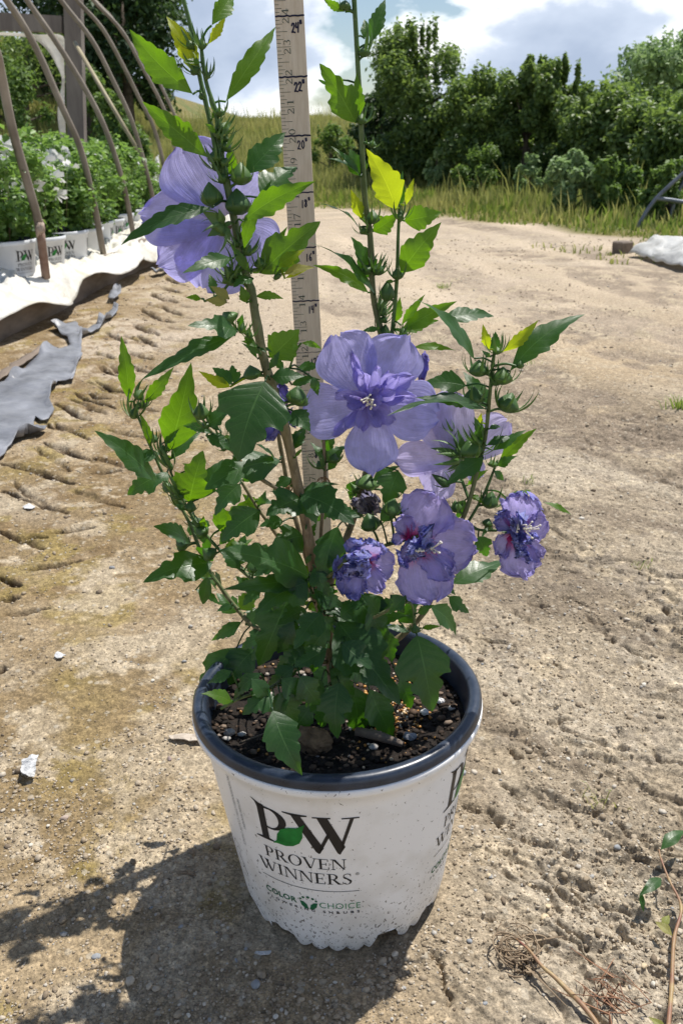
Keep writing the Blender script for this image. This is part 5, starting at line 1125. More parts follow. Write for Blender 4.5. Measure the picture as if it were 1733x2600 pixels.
# ---- flowers
def petal(par, C0, tip, N, wr, mat, seed, cup=.10, ruf=.02, curl=0.0, base_w=.14, wilt=0.0, name='petal', nT=30, nU=14, side_curl=0.0, fold=0.0, pk=.66):
    base = C0; ax = tip - base; L = ax.length; a = ax.normalized(); N = (N - a * N.dot(a)).normalized(); s = a.cross(N).normalized()
    rs_ = np.random.RandomState(seed); p = rs_.rand(8) * 6.28
    V, UV, WA = [], [], []
    for i in range(nT + 1):
        t = i / nT
        w = base_w + (1 - base_w) * math.sin(min(t / pk, 1) * math.pi / 2) ** 1.25
        if t > pk: w *= math.sqrt(max(0.0, 1 - ((t - pk) / (1.012 - pk)) ** 2.3))
        w *= wr * L / 2
        for j in range(-nU, nU + 1):
            u = j / nU
            tw = t * (1 + .030 * math.sin(u * 4.3 + p[0]) + .018 * math.sin(u * 11 + p[1]) - .05 * u * u * t)
            ww = w * (1 + .04 * math.sin(t * 9 + p[2] + (1 if u > 0 else 4)) * abs(u))
            z = cup * L * (tw ** 2) * .9 - cup * L * 4 * .35 * tw * (1 - tw) + .16 * cup * L * u * u
            z += ruf * 1.35 * L * t * t * (math.sin(u * 5.0 + p[3]) + .4 * math.sin(u * 19 + p[5] + 5 * t) * t + .55 * math.sin(u * 11.0 + p[4] + t * 3)) * (0.35 + .65 * abs(u))
            z += .0035 * L * math.sin(u * 34 + p[5]) * min(1, 2 * t)
            z += fold * ww * abs(u) + side_curl * L * max(0, abs(u) - .45) ** 2 * (1 if side_curl else 0)
            z -= curl * L * max(0, t - .72) ** 2 * 5
            q = base + a * (L * tw) + s * (u * ww) + N * z
            eg = max(abs(u) ** 3, max(0, (t - .55) / .45) ** 1.5)
            if wilt:
                k2 = wilt * eg * L * .13
                nx = math.sin(13 * u + 9 * t + p[5]) + math.sin(29 * u + p[6] + 21 * t) * .7 + math.sin(47 * t + 31 * u + p[7]) * .5
                ny = math.sin(17 * t + p[0] + 11 * u) + math.sin(37 * t - 23 * u + p[1]) * .6
                q = q + N * (k2 * nx) + s * (k2 * .5 * ny - u * ww * .25 * wilt * eg) - a * (k2 * .9 * (1 + ny * .3))
            V.append(q); UV.append((u, t)); WA.append(eg * wilt)
    m_ = 2 * nU + 1
    Fc = [(i * m_ + j, i * m_ + j + 1, (i + 1) * m_ + j + 1, (i + 1) * m_ + j) for i in range(nT) for j in range(m_ - 1)]
    me = bpy.data.meshes.new(name); me.from_pydata([tuple(v) for v in V], [], Fc); me.polygons.foreach_set('use_smooth', [True] * len(Fc))
    l = me.uv_layers.new(name='UVMap'); l.data.foreach_set('uv', [c for lp in me.loops for c in UV[lp.vertex_index]])
    at2 = me.attributes.new('wilt', 'FLOAT', 'POINT'); at2.data.foreach_set('value', WA)
    return link(name, me, M[mat], par)
def flower(z, cx, cy, Y, label, mat='petal'):
    ox, oy, k_ = ZM[z]; P = S0(ox + cx * k_, oy + cy * k_, Y)
    o = empty('flower', P); o.parent = shrub; o['label'] = label
    def pt(x, y, dY=0.0): return S0(ox + x * k_, oy + y * k_, Y + dY) - P
    return o, pt

# A: large flower turned away from the camera, upper left
fA, pA = flower(4, 800, 1790, .752, 'large pale violet flower seen from behind at the upper left')
for q, (bx, by, tx, ty, dY, w, N_, cu) in enumerate([(840, 1700, 480, 1110, .030, .86, (0, -1, .2), -.10), (830, 1750, 150, 1660, .020, .66, (0, -1, .4), -.10), (830, 1800, 300, 2080, .008, .74, (.1, -1, .3), -.08),
                                                   (850, 1790, 650, 2275, -.002, 1.18, (0, -1, .35), -.10), (900, 1780, 1255, 2010, .012, .98, (-.2, -1, .3), -.10), (900, 1700, 1130, 1330, .034, .78, (0, -1, .2), -.08)]):
    petal(fA, pA(bx, by), pA(tx, ty, dY), Vector(N_), w, 'petal', 10 + q, cu, .020, base_w=.30)
bud(4, 835, 1760, 740, 1830, 130, 8, 1.1, .5, -.012, 'calyx')
# calyx star of A
for q, (tx, ty) in enumerate(((660, 1660), (700, 1860), (880, 1890), (790, 1640), (900, 1760))):
    leaf(4, 830, 1770, tx, ty, .45, 'a', 'bud', 10, -.014, -.004, pet=False, teeth=1)
    me, B, mt, L, lb = LV.pop(); o = link('sepal', me, M['bud'], shrub); o.location = B
# B: double flower facing the camera
fB, pB = flower(6, 455, 500, .745, 'large double violet flower facing forward in the middle')
for q, (bx, by, tx, ty, dY, w, N_, cu) in enumerate([(440, 490, 300, 175, .012, .92, (0, -1, .35), .10), (480, 480, 655, 190, .014, .90, (0, -1, .35), .10), (490, 520, 800, 580, .004, .96, (0, -1, .3), .08),
                                                   (470, 540, 478, 872, -.022, .80, (0, -1, .55), .06), (430, 520, 135, 585, .002, .94, (0, -1, .4), .10)]):
    petal(fB, pB(bx, by), pB(tx, ty, dY), Vector(N_), w, 'petal', 30 + q, cu, .018, base_w=.22)
inner = [(395, 330, 60), (425, 360, 50), (370, 250, 44), (530, 330, 70), (575, 370, 80), (620, 370, 80), (690, 380, 90), (640, 490, 90), (600, 450, 70), (540, 420, 40), (290, 450, 60), (330, 480, 70), (350, 540, 60), (400, 640, 60),
         (440, 660, 54), (520, 640, 70), (560, 620, 80), (300, 690, 70), (345, 650, 60), (600, 600, 90), (420, 560, 44), (480, 590, 40), (500, 420, 40), (400, 440, 36), (540, 520, 50), (700, 470, 80)]
for q, (tx, ty, w_) in enumerate(inner):
    rs_ = np.random.RandomState(q + 5); L_ = math.hypot(tx - 455, ty - 505)
    petal(fB, pB(455 + (tx - 455) * .10, 505 + (ty - 505) * .10, -.004), pB(tx, ty, -.010 - .014 * rs_.rand() + .00002 * L_), Vector((rs_.randn() * .5, -1, .4 + rs_.randn() * .4)), w_ / L_ * 1.15, 'petalb', 60 + q, .16, .05, .1, .2, fold=.35 * rs_.rand(), nT=16, nU=7)
def stamens(par, pt, x, y, n, rad, dY, seed, hang=(0, 0)):
    rs_ = np.random.RandomState(seed); mb = MB(); C0 = pt(x, y, dY)
    for q in range(n):
        d = Vector(rs_.randn(3)); d.y = -abs(d.y) - .4; d.normalize(); e_ = C0 + d * rad * (.55 + .6 * rs_.rand()) + Vector((hang[0], 0, hang[1])) * rad
        mb.tube([C0, (C0 + e_) / 2 + Vector(rs_.randn(3)) * rad * .08, e_], [.0005, .0004, .0004], 5)
        V = [e_ + Vector(v) * .0011 for v in ICOV]; mb.add(V, [tuple(f) for f in ICOF])
    mb.tube([pt(x, y, dY + .02), C0], [.0016, .0012], 8); mb.build('stamens', M['stigma'], par)
stamens(fB, pB, 455, 490, 9, .006, -.026, 1); stamens(fB, pB, 475, 520, 5, .005, -.024, 2)
# C: pale flower behind, seen from the back
fC, pC = flower(6, 900, 800, .762, 'pale lavender flower behind the right hand stem seen from its back')
for q, (bx, by, tx, ty, dY, w, N_, cu) in enumerate([(890, 790, 860, 440, .020, .66, (0, -1, .3), -.10), (880, 800, 585, 790, .018, .60, (0, -1, .3), -.08), (890, 830, 735, 955, .008, 1.0, (0, -1, .5), -.08), (930, 790, 1165, 605, .016, .70, (.2, -1, .3), -.08),
                                                   (930, 810, 1035, 880, .004, .8, (0, -1, .3), -.08), (870, 770, 690, 470, .03, .6, (0, -1, .3), -.08)]):
    petal(fC, pC(bx, by), pC(tx, ty, dY), Vector(N_), w, 'petalc', 110 + q, cu, .018, base_w=.3)
bud(6, 925, 790, 870, 800, 90, 9, 1.9, .9, -.016, 'calyx')
for tx, ty in ((765, 740), (880, 690), (900, 640), (820, 770), (960, 870), (850, 850), (905, 720)):
    leaf(6, 940, 800, tx, ty, .22, 'a', 'bud', 10, -.012, .004, pet=False, teeth=1); me, B, mt, L, lb = LV.pop(); o = link('sepal', me, M['bud'], shrub); o.location = B
# D, E, F: fading flowers with crumpled edges
fD, pD = flower(6, 690, 1190, .715, 'fading violet flower with a crimson throat and crumpled blue edges')
for q, (bx, by, tx, ty, dY, w, N_, cu, wi, m_) in enumerate([(670, 1190, 810, 965, .012, 1.20, (.1, -1, .4), .10, .38, 'petalw'), (690, 1200, 1000, 1225, .006, 1.0, (-.2, -1, .3), .10, .38, 'petalw'), (690, 1220, 775, 1525, -.020, 1.0, (0, -1, .5), .08, .38, 'petalw'),
         (670, 1200, 610, 1340, -.012, .6, (.5, -1, .2), .2, .9, 'petald'), (640, 1180, 572, 1200, .002, 1.2, (.6, -1, .1), .2, .9, 'petalw'), (660, 1190, 620, 1060, .004, .9, (.3, -1, .2), .15, .6, 'petalw'), (700, 1200, 880, 1390, -.008, .7, (0, -1, .4), .1, .5, 'petalw')]):
    petal(fD, pD(bx, by), pD(tx, ty, dY), Vector(N_), w, m_, 140 + q, cu, .03, base_w=.2, wilt=wi, name='petal')
for q, (tx, ty, w_) in enumerate([(740, 1275, 40), (700, 1290, 40), (770, 1270, 40), (670, 1320, 40), (800, 1220, 34), (790, 1120, 50), (640, 1270, 40)]):
    rs_ = np.random.RandomState(q + 45); L_ = math.hypot(tx - 690, ty - 1200)
    petal(fD, pD(705, 1225, -.004), pD(tx, ty, -.022 - .01 * rs_.rand()), Vector((rs_.randn() * .6, -1, .3)), w_ / L_, 'petald', 170 + q, .2, .06, .1, .3, 1.0, fold=.4, nT=20, nU=8)
stamens(fD, pD, 775, 1240, 5, .007, -.034, 5, (.8, 0)); stamens(fD, pD, 715, 1245, 5, .005, -.036, 6)
fE, pE = flower(6, 440, 1300, .70, 'shrivelled violet flower hanging at the left of the fading pair')
for q, (bx, by, tx, ty, dY, w, N_, cu, wi, m_) in enumerate([(450, 1310, 590, 1330, .004, 1.25, (-.3, -1, .3), .1, .4, 'petalw'), (450, 1300, 520, 1470, -.008, .7, (0, -1, .5), .1, .6, 'petalw'), (430, 1310, 330, 1490, -.010, 1.0, (.2, -1, .4), .15, .9, 'petald'), (430, 1300, 270, 1370, -.004, .9, (.3, -1, .3), .15, .9, 'petald'),
         (440, 1290, 450, 1180, -.01, 1.6, (0, -1, .9), .1, .9, 'petalw'), (430, 1290, 350, 1250, -.008, 1.1, (.2, -1, .5), .2, 1, 'petald')]):
    petal(fE, pE(bx, by), pE(tx, ty, dY), Vector(N_), w, m_, 190 + q, cu, .03, base_w=.25, wilt=wi)
for q, (tx, ty, w_) in enumerate([(400, 1340, 60), (440, 1370, 60), (480, 1330, 60), (380, 1290, 50), (460, 1280, 50), (420, 1390, 50)]):
    rs_ = np.random.RandomState(q + 85); L_ = math.hypot(tx - 435, ty - 1310) + 15
    petal(fE, pE(435, 1310, -.004), pE(tx, ty, -.024 - .01 * rs_.rand()), Vector((rs_.randn() * .6, -1, .3)), w_ / L_, 'petald', 210 + q, .2, .06, .1, .3, 1.0, fold=.4, nT=18, nU=8)
fF, pF = flower(6, 1195, 1160, .735, 'fading violet flower with curled whitish edges at the far right')
for q, (bx, by, tx, ty, dY, w, N_, cu, wi, m_) in enumerate([(1190, 1150, 1240, 940, .0, 1.05, (0, -1, .4), .15, .75, 'petalw'), (1200, 1160, 1350, 1090, .004, 1.1, (-.3, -1, .3), .12, .45, 'petalw'), (1190, 1180, 1230, 1400, -.016, 1.05, (0, -1, .5), .10, .5, 'petalw'),
         (1180, 1170, 1080, 1270, -.006, .9, (.3, -1, .3), .15, .6, 'petalw'), (1180, 1150, 1080, 1050, .0, .9, (.4, -1, .2), .2, 1, 'petald'), (1190, 1180, 1320, 1300, -.006, .8, (-.1, -1, .4), .1, .5, 'petalw')]):
    petal(fF, pF(bx, by), pF(tx, ty, dY), Vector(N_), w, m_, 230 + q, cu, .03, base_w=.22, wilt=wi)
for q, (tx, ty, w_) in enumerate([(1200, 1260, 50), (1180, 1220, 40), (1260, 1330, 34), (1290, 1220, 50), (1320, 1195, 40), (1160, 1080, 40), (1220, 1040, 50), (1190, 1300, 30)]):
    rs_ = np.random.RandomState(q + 125); L_ = math.hypot(tx - 1195, ty - 1160) + 10
    petal(fF, pF(1195, 1160, -.004), pF(tx, ty, -.020 - .01 * rs_.rand()), Vector((rs_.randn() * .6, -1, .3)), w_ / L_, 'petald', 250 + q, .2, .06, .1, .3, 1.0, fold=.4, nT=18, nU=8)
stamens(fF, pF, 1235, 1140, 9, .010, -.028, 8, (.6, 0)); stamens(fF, pF, 1205, 1120, 5, .006, -.026, 9)
# G: spent bloom twisted shut behind the main stem; H: furled petal behind B; I: papery remnant
fG, pG = flower(7, 1120, 660, .745, 'spent dark blue bloom twisted shut behind the main stem')
for q, (bx, by, tx, ty, w) in enumerate([(1180, 600, 1095, 462, .55), (1180, 600, 1130, 470, .4), (1170, 640, 975, 800, .5), (1170, 650, 1050, 835, .5), (1180, 660, 1130, 790, .5), (1190, 640, 1215, 760, .5)]):
    petal(fG, pG(bx, by), pG(tx, ty, -.004 * (q % 2)), Vector((.3 * (q % 3 - 1), -1, .2)), w, 'petald' if q < 5 else 'petalc', 270 + q, .12, .04, base_w=.4, wilt=.7, fold=.3, nT=22, nU=9)
fH, pH = flower(6, 725, 400, .775, 'furled dark violet petals behind the large double flower')
for q in range(3): petal(fH, pH(725, 400), pH(745 - 8 * q, 255 + 12 * q, -.002 * q), Vector((.4 * (q - 1), -1, .1)), .42, 'petald', 290 + q, .1, .03, base_w=.5, wilt=.3, fold=.3, nT=18, nU=8)
fI, pI = flower(6, 470, 1050, .77, 'papery grey remnant of a spent flower')
M['papery'] = petal_mat('petal_papery', (.30, .26, .30), (.50, .44, .46), (.5, .45, .5), (.3, .25, .3), .05, True, (.10, .09, .14))
for q, (tx, ty, w) in enumerate(((450, 935, .7), (500, 960, .6), (420, 960, .5), (360, 990, .4), (530, 1040, .5))): petal(fI, pI(475, 1060), pI(tx, ty, -.004 * q), Vector((.3 * (q - 1), -1, .2)), w, 'papery', 300 + q, .12, .05, base_w=.4, wilt=.9, fold=.2, nT=18, nU=8)
# ------------------------------------------------------------------ hoop house on the left
def hoop(name, pix, Y0, Y1, rad, label, rusty=False, parts=None, nseg=8, group='bent pipe hoops of the hoop house'):
    Y0 -= .42; Y1 -= .42; rad *= .80
    P = smooth_path([(x, y, Y0 + (Y1 - Y0) * i / (len(pix) - 1)) for i, (x, y) in enumerate(pix)], 5)
    W = [at(*p) for p in P]; g = W[-1] if W[-1].z < W[0].z else W[0]
    end = W[-1].copy(); zg = terrain(np.array([end.x]), np.array([end.y]))[0]
    d = (W[-1] - W[-2]).normalized()
    if end.z > zg and d.z < -.2: W.append(end + d * .07)
    st = W[0].copy(); d0 = (W[0] - W[1]).normalized()
    for q in range(1, 9): # the hoop carries on over the house out of frame
        d0 = (d0 + Vector((-.16, 0, -.10))).normalized(); st = st + d0 * .22; W.insert(0, st.copy())
    o_ = W[-1].copy(); root = empty(name, o_) if parts else None
    mb = MB(); mb.tube([w - o_ for w in W], rad, 12)
    p = mb.build('pipe' if root else name, M['rust'] if rusty else M['pipe'], root)
    if not root: p.location = o_; root = p
    tag(root, label, 'hoop', group)
    return root, o_, W
HP = [([(-45, 60), (-10, 130), (5, 196), (33, 331), (72, 469), (99, 569), (113, 668)], 4.35, 4.65, .0235, 'thick weathered hoop pipe nearest the camera, tied with tape near its foot'),
      ([(-20, -55), (17, 0), (61, 66), (105, 149), (160, 276), (204, 376), (237, 508), (257, 612)], 5.3, 5.6, .0215, 'bent grey pipe hoop second from the left edge'),
      ([(40, -60), (66, -5), (138, 99), (204, 204), (260, 309), (298, 414), (320, 497), (336, 580)], 6.3, 6.6, .021, 'bent grey pipe hoop third from the left edge'),
      ([(120, -60), (155, 0), (232, 99), (287, 204), (331, 298), (359, 387), (388, 500), (396, 540)], 7.4, 7.7, .021, 'bent grey pipe hoop passing beside the post on its right'),
      ([(160, -60), (196, 0), (260, 72), (315, 171), (353, 248), (387, 315), (412, 400), (432, 500)], 8.4, 8.8, .021, 'bent grey pipe hoop fifth from the left edge'),
      ([(200, -60), (237, 0), (309, 77), (359, 166), (403, 248), (431, 315), (444, 380), (462, 490)], 9.6, 9.9, .021, 'bent grey pipe hoop sixth from the left edge'),
      ([(280, 40), (331, 110), (387, 177), (436, 276), (462, 345), (478, 480)], 10.8, 11.0, .020, 'farthest bent grey pipe hoop of the hoop house')]
for i, (px_, a_, b_, r_, lb) in enumerate(HP):
    root, o_, W = hoop('hoop', px_, a_, b_, r_, lb, parts=(i == 0))
    if i == 0:
        mb = MB(); tp = [at(99 + 0, 563, 4.21), at(102, 574, 4.21)]
        rs_ = np.random.RandomState(2)
        for q in range(5):
            z = q * .006; mb.tube([(at(98, 563, 4.21) - o_) + Vector((0, 0, -z)), (at(100.5, 565 + q, 4.21) - o_) + Vector((0, 0, -z - .003))], .0225, 12)
        for q in range(3): mb.tube([at(97 + 5 * q, 566, 4.16) - o_, at(98 + 5 * q, 585, 4.15) - o_, at(95 + 7 * q, 602 - 5 * q, 4.17) - o_], [.010, .013, .004], 7)
        mb.build('tape', simple('dirty_tape', (.24, .17, .13), (.42, .34, .27), 40, .7, .4, .003), root)
        mb = MB(); a0 = [w for w in W if w.z < at(100, 570, 4.2).z]; mb.tube([w - o_ + Vector((.0, -.0008, 0)) for w in a0], .0196, 12); mb.build('rusty_sleeve', M['rust'], root)
mb = MB(); P0, P1 = at(190, 108, 8.0), at(358, 395, 7.4); mb.tube([P0, P1], .016, 8)
tag(mb.build('brace_pole', simple('brace_wood', (.28, .24, .15), (.42, .37, .24), 9, .7, .3, .002), smooth=True), 'thin straight brace pole slanting down from the wooden post', 'pole')
# wooden end frame
fr = empty('wooden_frame', (at(187, 345, 9.2).x, 9.2, .1)); tag(fr, 'grey timber end frame of the hoop house with post and beam', 'frame')
fo = Vector(fr.location)
A_, B_ = at(184, -70, 9.2), at(188, 372, 9.2); mb = MB(); wv = .075
mb.add([v - fo for v in (A_ + Vector((-wv, -.05, 0)), A_ + Vector((wv, -.05, 0)), A_ + Vector((wv, .07, 0)), A_ + Vector((-wv, .07, 0)), B_ + Vector((-wv, -.05, -.3)), B_ + Vector((wv, -.05, -.3)), B_ + Vector((wv, .07, -.3)), B_ + Vector((-wv, .07, -.3)))],
       [(0, 1, 2, 3), (7, 6, 5, 4), (0, 4, 5, 1), (1, 5, 6, 2), (2, 6, 7, 3), (3, 7, 4, 0)]); mb.build('post', M['timber'], fr, smooth=False)
mb = MB(); A_, B_ = at(-60, 30, 9.2), at(160, 42, 9.2); C_, D_2 = at(-60, 76, 9.2), at(160, 84, 9.2)
mb.add([v + Vector((0, q, 0)) - fo for q in (-.062, .03) for v in (A_, B_, D_2, C_)], [(0, 1, 2, 3), (7, 6, 5, 4), (0, 4, 5, 1), (1, 5, 6, 2), (2, 6, 7, 3), (3, 7, 4, 0)]); mb.build('beam', M['timber'], fr, smooth=False)
def sheet(name, pix, Y, m_, thick=.004, wav=.03, sub=5, seed=0, label=None, cat=None, parent=None):
    """closed outline given as pixels, each with its own distance; filled, wrinkled, with real thickness"""
    P = [at(x, y, Y(x, y) if callable(Y) else Y) for x, y in pix]; c = sum(P, Vector()) / len(P)
    bm = bmesh.new(); vs = [bm.verts.new(p - c) for p in P]; f = bm.faces.new(vs)
    bmesh.ops.triangulate(bm, faces=[f], ngon_method='EAR_CLIP'); bmesh.ops.subdivide_edges(bm, edges=bm.edges[:], cuts=sub, use_grid_fill=True)
    bm.normal_update(); nn = sum((f.normal for f in bm.faces), Vector()).normalized()
    Pn = np.array([v.co[:] for v in bm.verts]); u = fbm(Pn[:, 0] + .6 * Pn[:, 2], Pn[:, 1] * 1 + Pn[:, 2], .25, 4, 300 + seed) + .4 * fbm(Pn[:, 0], Pn[:, 2] + Pn[:, 1], .07, 3, 310 + seed)
    for v, q in zip(bm.verts, u): v.co += nn * (wav * q)
    me = bpy.data.meshes.new(name); bm.to_mesh(me); bm.free(); me.polygons.foreach_set('use_smooth', [True] * len(me.polygons))
    o = link(name, me, m_, parent); o.location = c if parent is None else c - Vector(parent.location)
    so_ = o.modifiers.new('thickness', 'SOLIDIFY'); so_.thickness = thick
    if label: tag(o, label, cat)
    return o
so_o = smooth_path([(-30, 82), (40, 84), (100, 88), (160, 92), (163, 150), (165, 210), (167, 270), (172, 352)], 6); so_i = smooth_path([(-30, 90), (40, 92), (88, 101), (120, 127), (143, 165), (157, 208), (149, 285), (158, 350)], 6)
Vs = []; fz = Vector((at(150, 100, 9.3)))
for a, b in zip(so_o, so_i):
    for j in range(7): q_2 = a + (b - a) * j / 6; Vs.append(at(q_2[0], q_2[1], 9.3) - fz)
Vs = np.array([v[:] for v in Vs]); Vs[:, 1] += .09 * fbm(Vs[:, 0], Vs[:, 2], .35, 3, 333)
idx = np.arange(len(so_o) * 7).reshape(-1, 7); Fq = np.stack([idx[:-1, :-1], idx[1:, :-1], idx[1:, 1:], idx[:-1, 1:]], -1).reshape(-1, 4)
o = link('plastic_sheet', mesh_np('plastic_sheet', Vs, Fq), sheetmat('backlit_polythene', (.78, .76, .68), (.88, .87, .84), .6)); o.location = fz; m_ = o.modifiers.new('thickness', 'SOLIDIFY'); m_.thickness = .003
tag(o, 'torn white plastic hanging from the timber beam beside the post', 'plastic sheet')
# timber baseboard
bb = empty('baseboard', (BD[0].x, BD[0].y, 0)); tag(bb, 'weathered grey brown timber baseboard under the white plastic', 'board')
bn = Vector((bdir.y, -bdir.x, 0)); mb = MB(); q_ = Matrix(((bdir.x, bn.x, 0), (bdir.y, bn.y, 0), (0, 0, 1)))
def board(t0, t1, h, off, z0, nm='plank'):
    mb = MB(); n_ = 14; vs = []
    for i in range(n_ + 1):
        t = t0 + (t1 - t0) * i / n_; w_ = .008 * math.sin(t * 2.1 + h * 9)
        for (a, b) in ((0, 0), (-.045, 0), (-.045, 1), (0, 1)): vs.append(bdir * t + bn * (off + a + w_) + Vector((0, 0, z0 + b * h + .006 * math.sin(3 * t))))
    fs = [(i * 4 + k_, i * 4 + (k_ + 1) % 4, (i + 1) * 4 + (k_ + 1) % 4, (i + 1) * 4 + k_) for i in range(n_) for k_ in range(4)] + [(3, 2, 1, 0), tuple(n_ * 4 + k_ for k_ in range(4))]
    mb.add(vs, fs); return mb.build(nm, M['board'], bb, smooth=False)
board(-1.4, .95, .20, 0, -.03); board(.96, 7.6, .20, -.004, -.03)
# white polythene draped over the board, its lower lip hanging in scallops
def lip(t): return float(.085 + .07 * fbm(np.array([t]), np.array([.3]), .8, 3, 430)[0] + .02 * math.sin(t * 7.1 + 1))
tn, un = 260, 60; V = []; rs_ = np.random.RandomState(5)
E_TOP = [gz(0, 712, .30), gz(200, 612, .30)]
for i in range(tn + 1):
    t = -1.0 + 7.4 * i / tn; env = 1
    for j in range(un + 1):
        u = j / un                                        # 0 hanging lip, 1 inner edge by the pots
        if u < .16: s_ = u / .16; off = .03 + .09 * (1 - s_) * (1 + .4 * math.sin(t * 5)); z = lip(t) + (.195 - lip(t)) * s_
        else: s_ = (u - .16) / .84; off = .03 - .56 * s_; z = .195 + .07 * math.sin(min(1, s_ * 1.15) * math.pi) ** .8 * (1 + .35 * math.sin(t * 2.3)) - .085 * s_
        x = BD[0].x + bdir.x * t + bn.x * off; y = BD[0].y + bdir.y * t + bn.y * off
        V.append((x, y, z, t, off))
V = np.array(V); n1_ = fbm(V[:, 3] + .4 * V[:, 4], V[:, 4] * 1.3, .34, 4, 400, .55); n2_ = np.abs(fbm(V[:, 3] * 1.2 + V[:, 4] * 2.4, V[:, 4] * 1.6 - V[:, 3] * .5, .15, 3, 405, .5))
amp = sst(0, .12, (V[:, 4] * -1 + .09))
V[:, 2] += amp * (.060 * n1_ - .075 * n2_) ; V[:, 0] += .03 * fbm(V[:, 3], V[:, 2], .2, 3, 410)
idx = np.arange((tn + 1) * (un + 1)).reshape(tn + 1, un + 1); Fq = np.stack([idx[:-1, :-1], idx[1:, :-1], idx[1:, 1:], idx[:-1, 1:]], -1).reshape(-1, 4)
o = link('plastic_sheet', mesh_np('plastic_sheet', V[:, :3] - np.array([BD[0].x, BD[0].y, 0]), Fq), M['poly']); o.location = (BD[0].x, BD[0].y, 0)
m_ = o.modifiers.new('thickness', 'SOLIDIFY'); m_.thickness = .003
tag(o, 'bright white plastic sheeting rolled over the baseboard in front of the potted shrubs', 'plastic sheet')
# torn landscape fabric along the board
k = 1 / 2.613
def gsheet(name, pix, z0, z1, m_, label, cat, seed, curl=.03, sub=6):
    rj = np.random.RandomState(seed + 50); pj = []
    for (x, y), (x2, y2) in zip(pix, pix[1:] + pix[:1]):
        k3 = max(1, int(math.hypot(x2 - x, y2 - y) / 9)); pj += [(x + (x2 - x) * i / k3 + (rj.randn() * .8 if i else 0), y + (y2 - y) * i / k3 + (rj.randn() * .8 if i else 0)) for i in range(k3)]
    P = [gz(x, y, .0) for x, y in pj]; c = sum(P, Vector()) / len(P); n = len(P)
    bm = bmesh.new(); vs = [bm.verts.new(p - c) for p in P]; f = bm.faces.new(vs); bmesh.ops.triangulate(bm, faces=[f], ngon_method='BEAUTY')
    for _ in range(4):
        L = [e for e in bm.edges if e.calc_length() > .022]
        if L: bmesh.ops.subdivide_edges(bm, edges=L, cuts=1, use_grid_fill=True); bmesh.ops.triangulate(bm, faces=bm.faces[:])
    Pn = np.array([v.co[:] for v in bm.verts]) + np.array(c)
    w_ = fbm(Pn[:, 0], Pn[:, 1], .16, 4, 420 + seed, .6) + .9 * np.abs(fbm(Pn[:, 0] + Pn[:, 1] * .5, Pn[:, 1] * .5, .07, 3, 425 + seed, .6)); g_ = gh(Pn[:, 0], Pn[:, 1])
    bd = {v.index for v in bm.verts if v.is_boundary}; bm.verts.index_update()
    for i, v in enumerate(bm.verts):
        e_ = curl * max(0, math.sin(Pn[i, 0] * 23 + Pn[i, 1] * 17)) if v.is_boundary else 0
        v.co.z = max(g_[i], 0) + z0 + z1 * (w_[i] + .35) + e_ * .6
        v.co.x += .01 * w_[i]
    me = bpy.data.meshes.new(name); bm.to_mesh(me); bm.free(); me.polygons.foreach_set('use_smooth', [True] * len(me.polygons))
    o = link(name, me, m_); o.location = (c.x, c.y, 0); s_ = o.modifiers.new('thickness', 'SOLIDIFY'); s_.thickness = .003; s_.offset = 1
    return tag(o, label, cat)
FP = [(0, 1530), (60, 1510), (150, 1440), (250, 1350), (330, 1290), (420, 1290), (470, 1270), (440, 1220), (380, 1180), (350, 1150), (430, 1130), (510, 1110), (540, 1190), (640, 1130), (760, 1010), (785, 1020), (740, 1090), (620, 1180), (545, 1220),
      (548, 1330), (520, 1370), (530, 1410), (480, 1500), (380, 1515), (350, 1590), (330, 1650), (370, 1690), (330, 1750), (280, 1760), (240, 1740), (230, 1800), (310, 1820), (270, 1860), (200, 1870), (130, 1900), (60, 1950), (40, 1990), (0, 2020), (-140, 2110), (-220, 1900), (-120, 1650)]
gsheet('landscape_fabric', [(x * k, 400 + y * k) for x, y in FP], .008, .013, M['fabric'], 'torn wrinkled grey landscape fabric lying on the dirt at the left edge', 'ground cloth', 1, .05)
gsheet('fabric_scrap', [(735, 930), (795, 880), (805, 930), (760, 970), (700, 1010), (670, 1030), (640, 1040), (720, 975)] and [(x * k, 400 + y * k) for x, y in [(735, 930), (795, 880), (805, 930), (760, 970), (720, 960)]], .02, .02, M['fabric'], 'small grey fabric scrap poking out below the plastic lip', 'fabric scrap', 2, .04)
gsheet('fabric_scrap', [(x * k, 400 + y * k) for x, y in [(1010, 790), (1100, 760), (1150, 735), (1180, 750), (1090, 795), (1040, 805)]], .02, .02, M['fabric'], 'grey fabric scrap at the far end of the white plastic', 'fabric scrap', 3, .04)
gsheet('wood_strip', [(x * k, 400 + y * k) for x, y in [(0, 1470), (270, 1290), (320, 1275), (330, 1290), (0, 1520)]], .02, .0, M['board'], 'grey wooden strip lying between the baseboard and the fabric', 'wood strip', 4, 0)
# paper and bark litter
def litter(name, pix, m_, label, cat, seed, h=.012):
    P = [gz(x, y) for x, y in pix]; c = sum(P, Vector()) / len(P); bm = bmesh.new(); vs = [bm.verts.new(p - c) for p in P]; f = bm.faces.new(vs)
    bmesh.ops.triangulate(bm, faces=[f]); bmesh.ops.subdivide_edges(bm, edges=bm.edges[:], cuts=3, use_grid_fill=True)
    rs_ = np.random.RandomState(seed); zc_ = ghs(c.x, c.y)
    for v in bm.verts: v.co.z = h * (.35 + .5 * float(fbm(np.array([v.co.x]), np.array([v.co.y]), .014, 3, seed)[0] + .5)); v.co.x += rs_.randn() * .0006
    me = bpy.data.meshes.new(name); bm.to_mesh(me); bm.free(); o = link(name, me, m_); o.location = (c.x, c.y, zc_); s_ = o.modifiers.new('thickness', 'SOLIDIFY'); s_.thickness = .0012; return tag(o, label, cat)
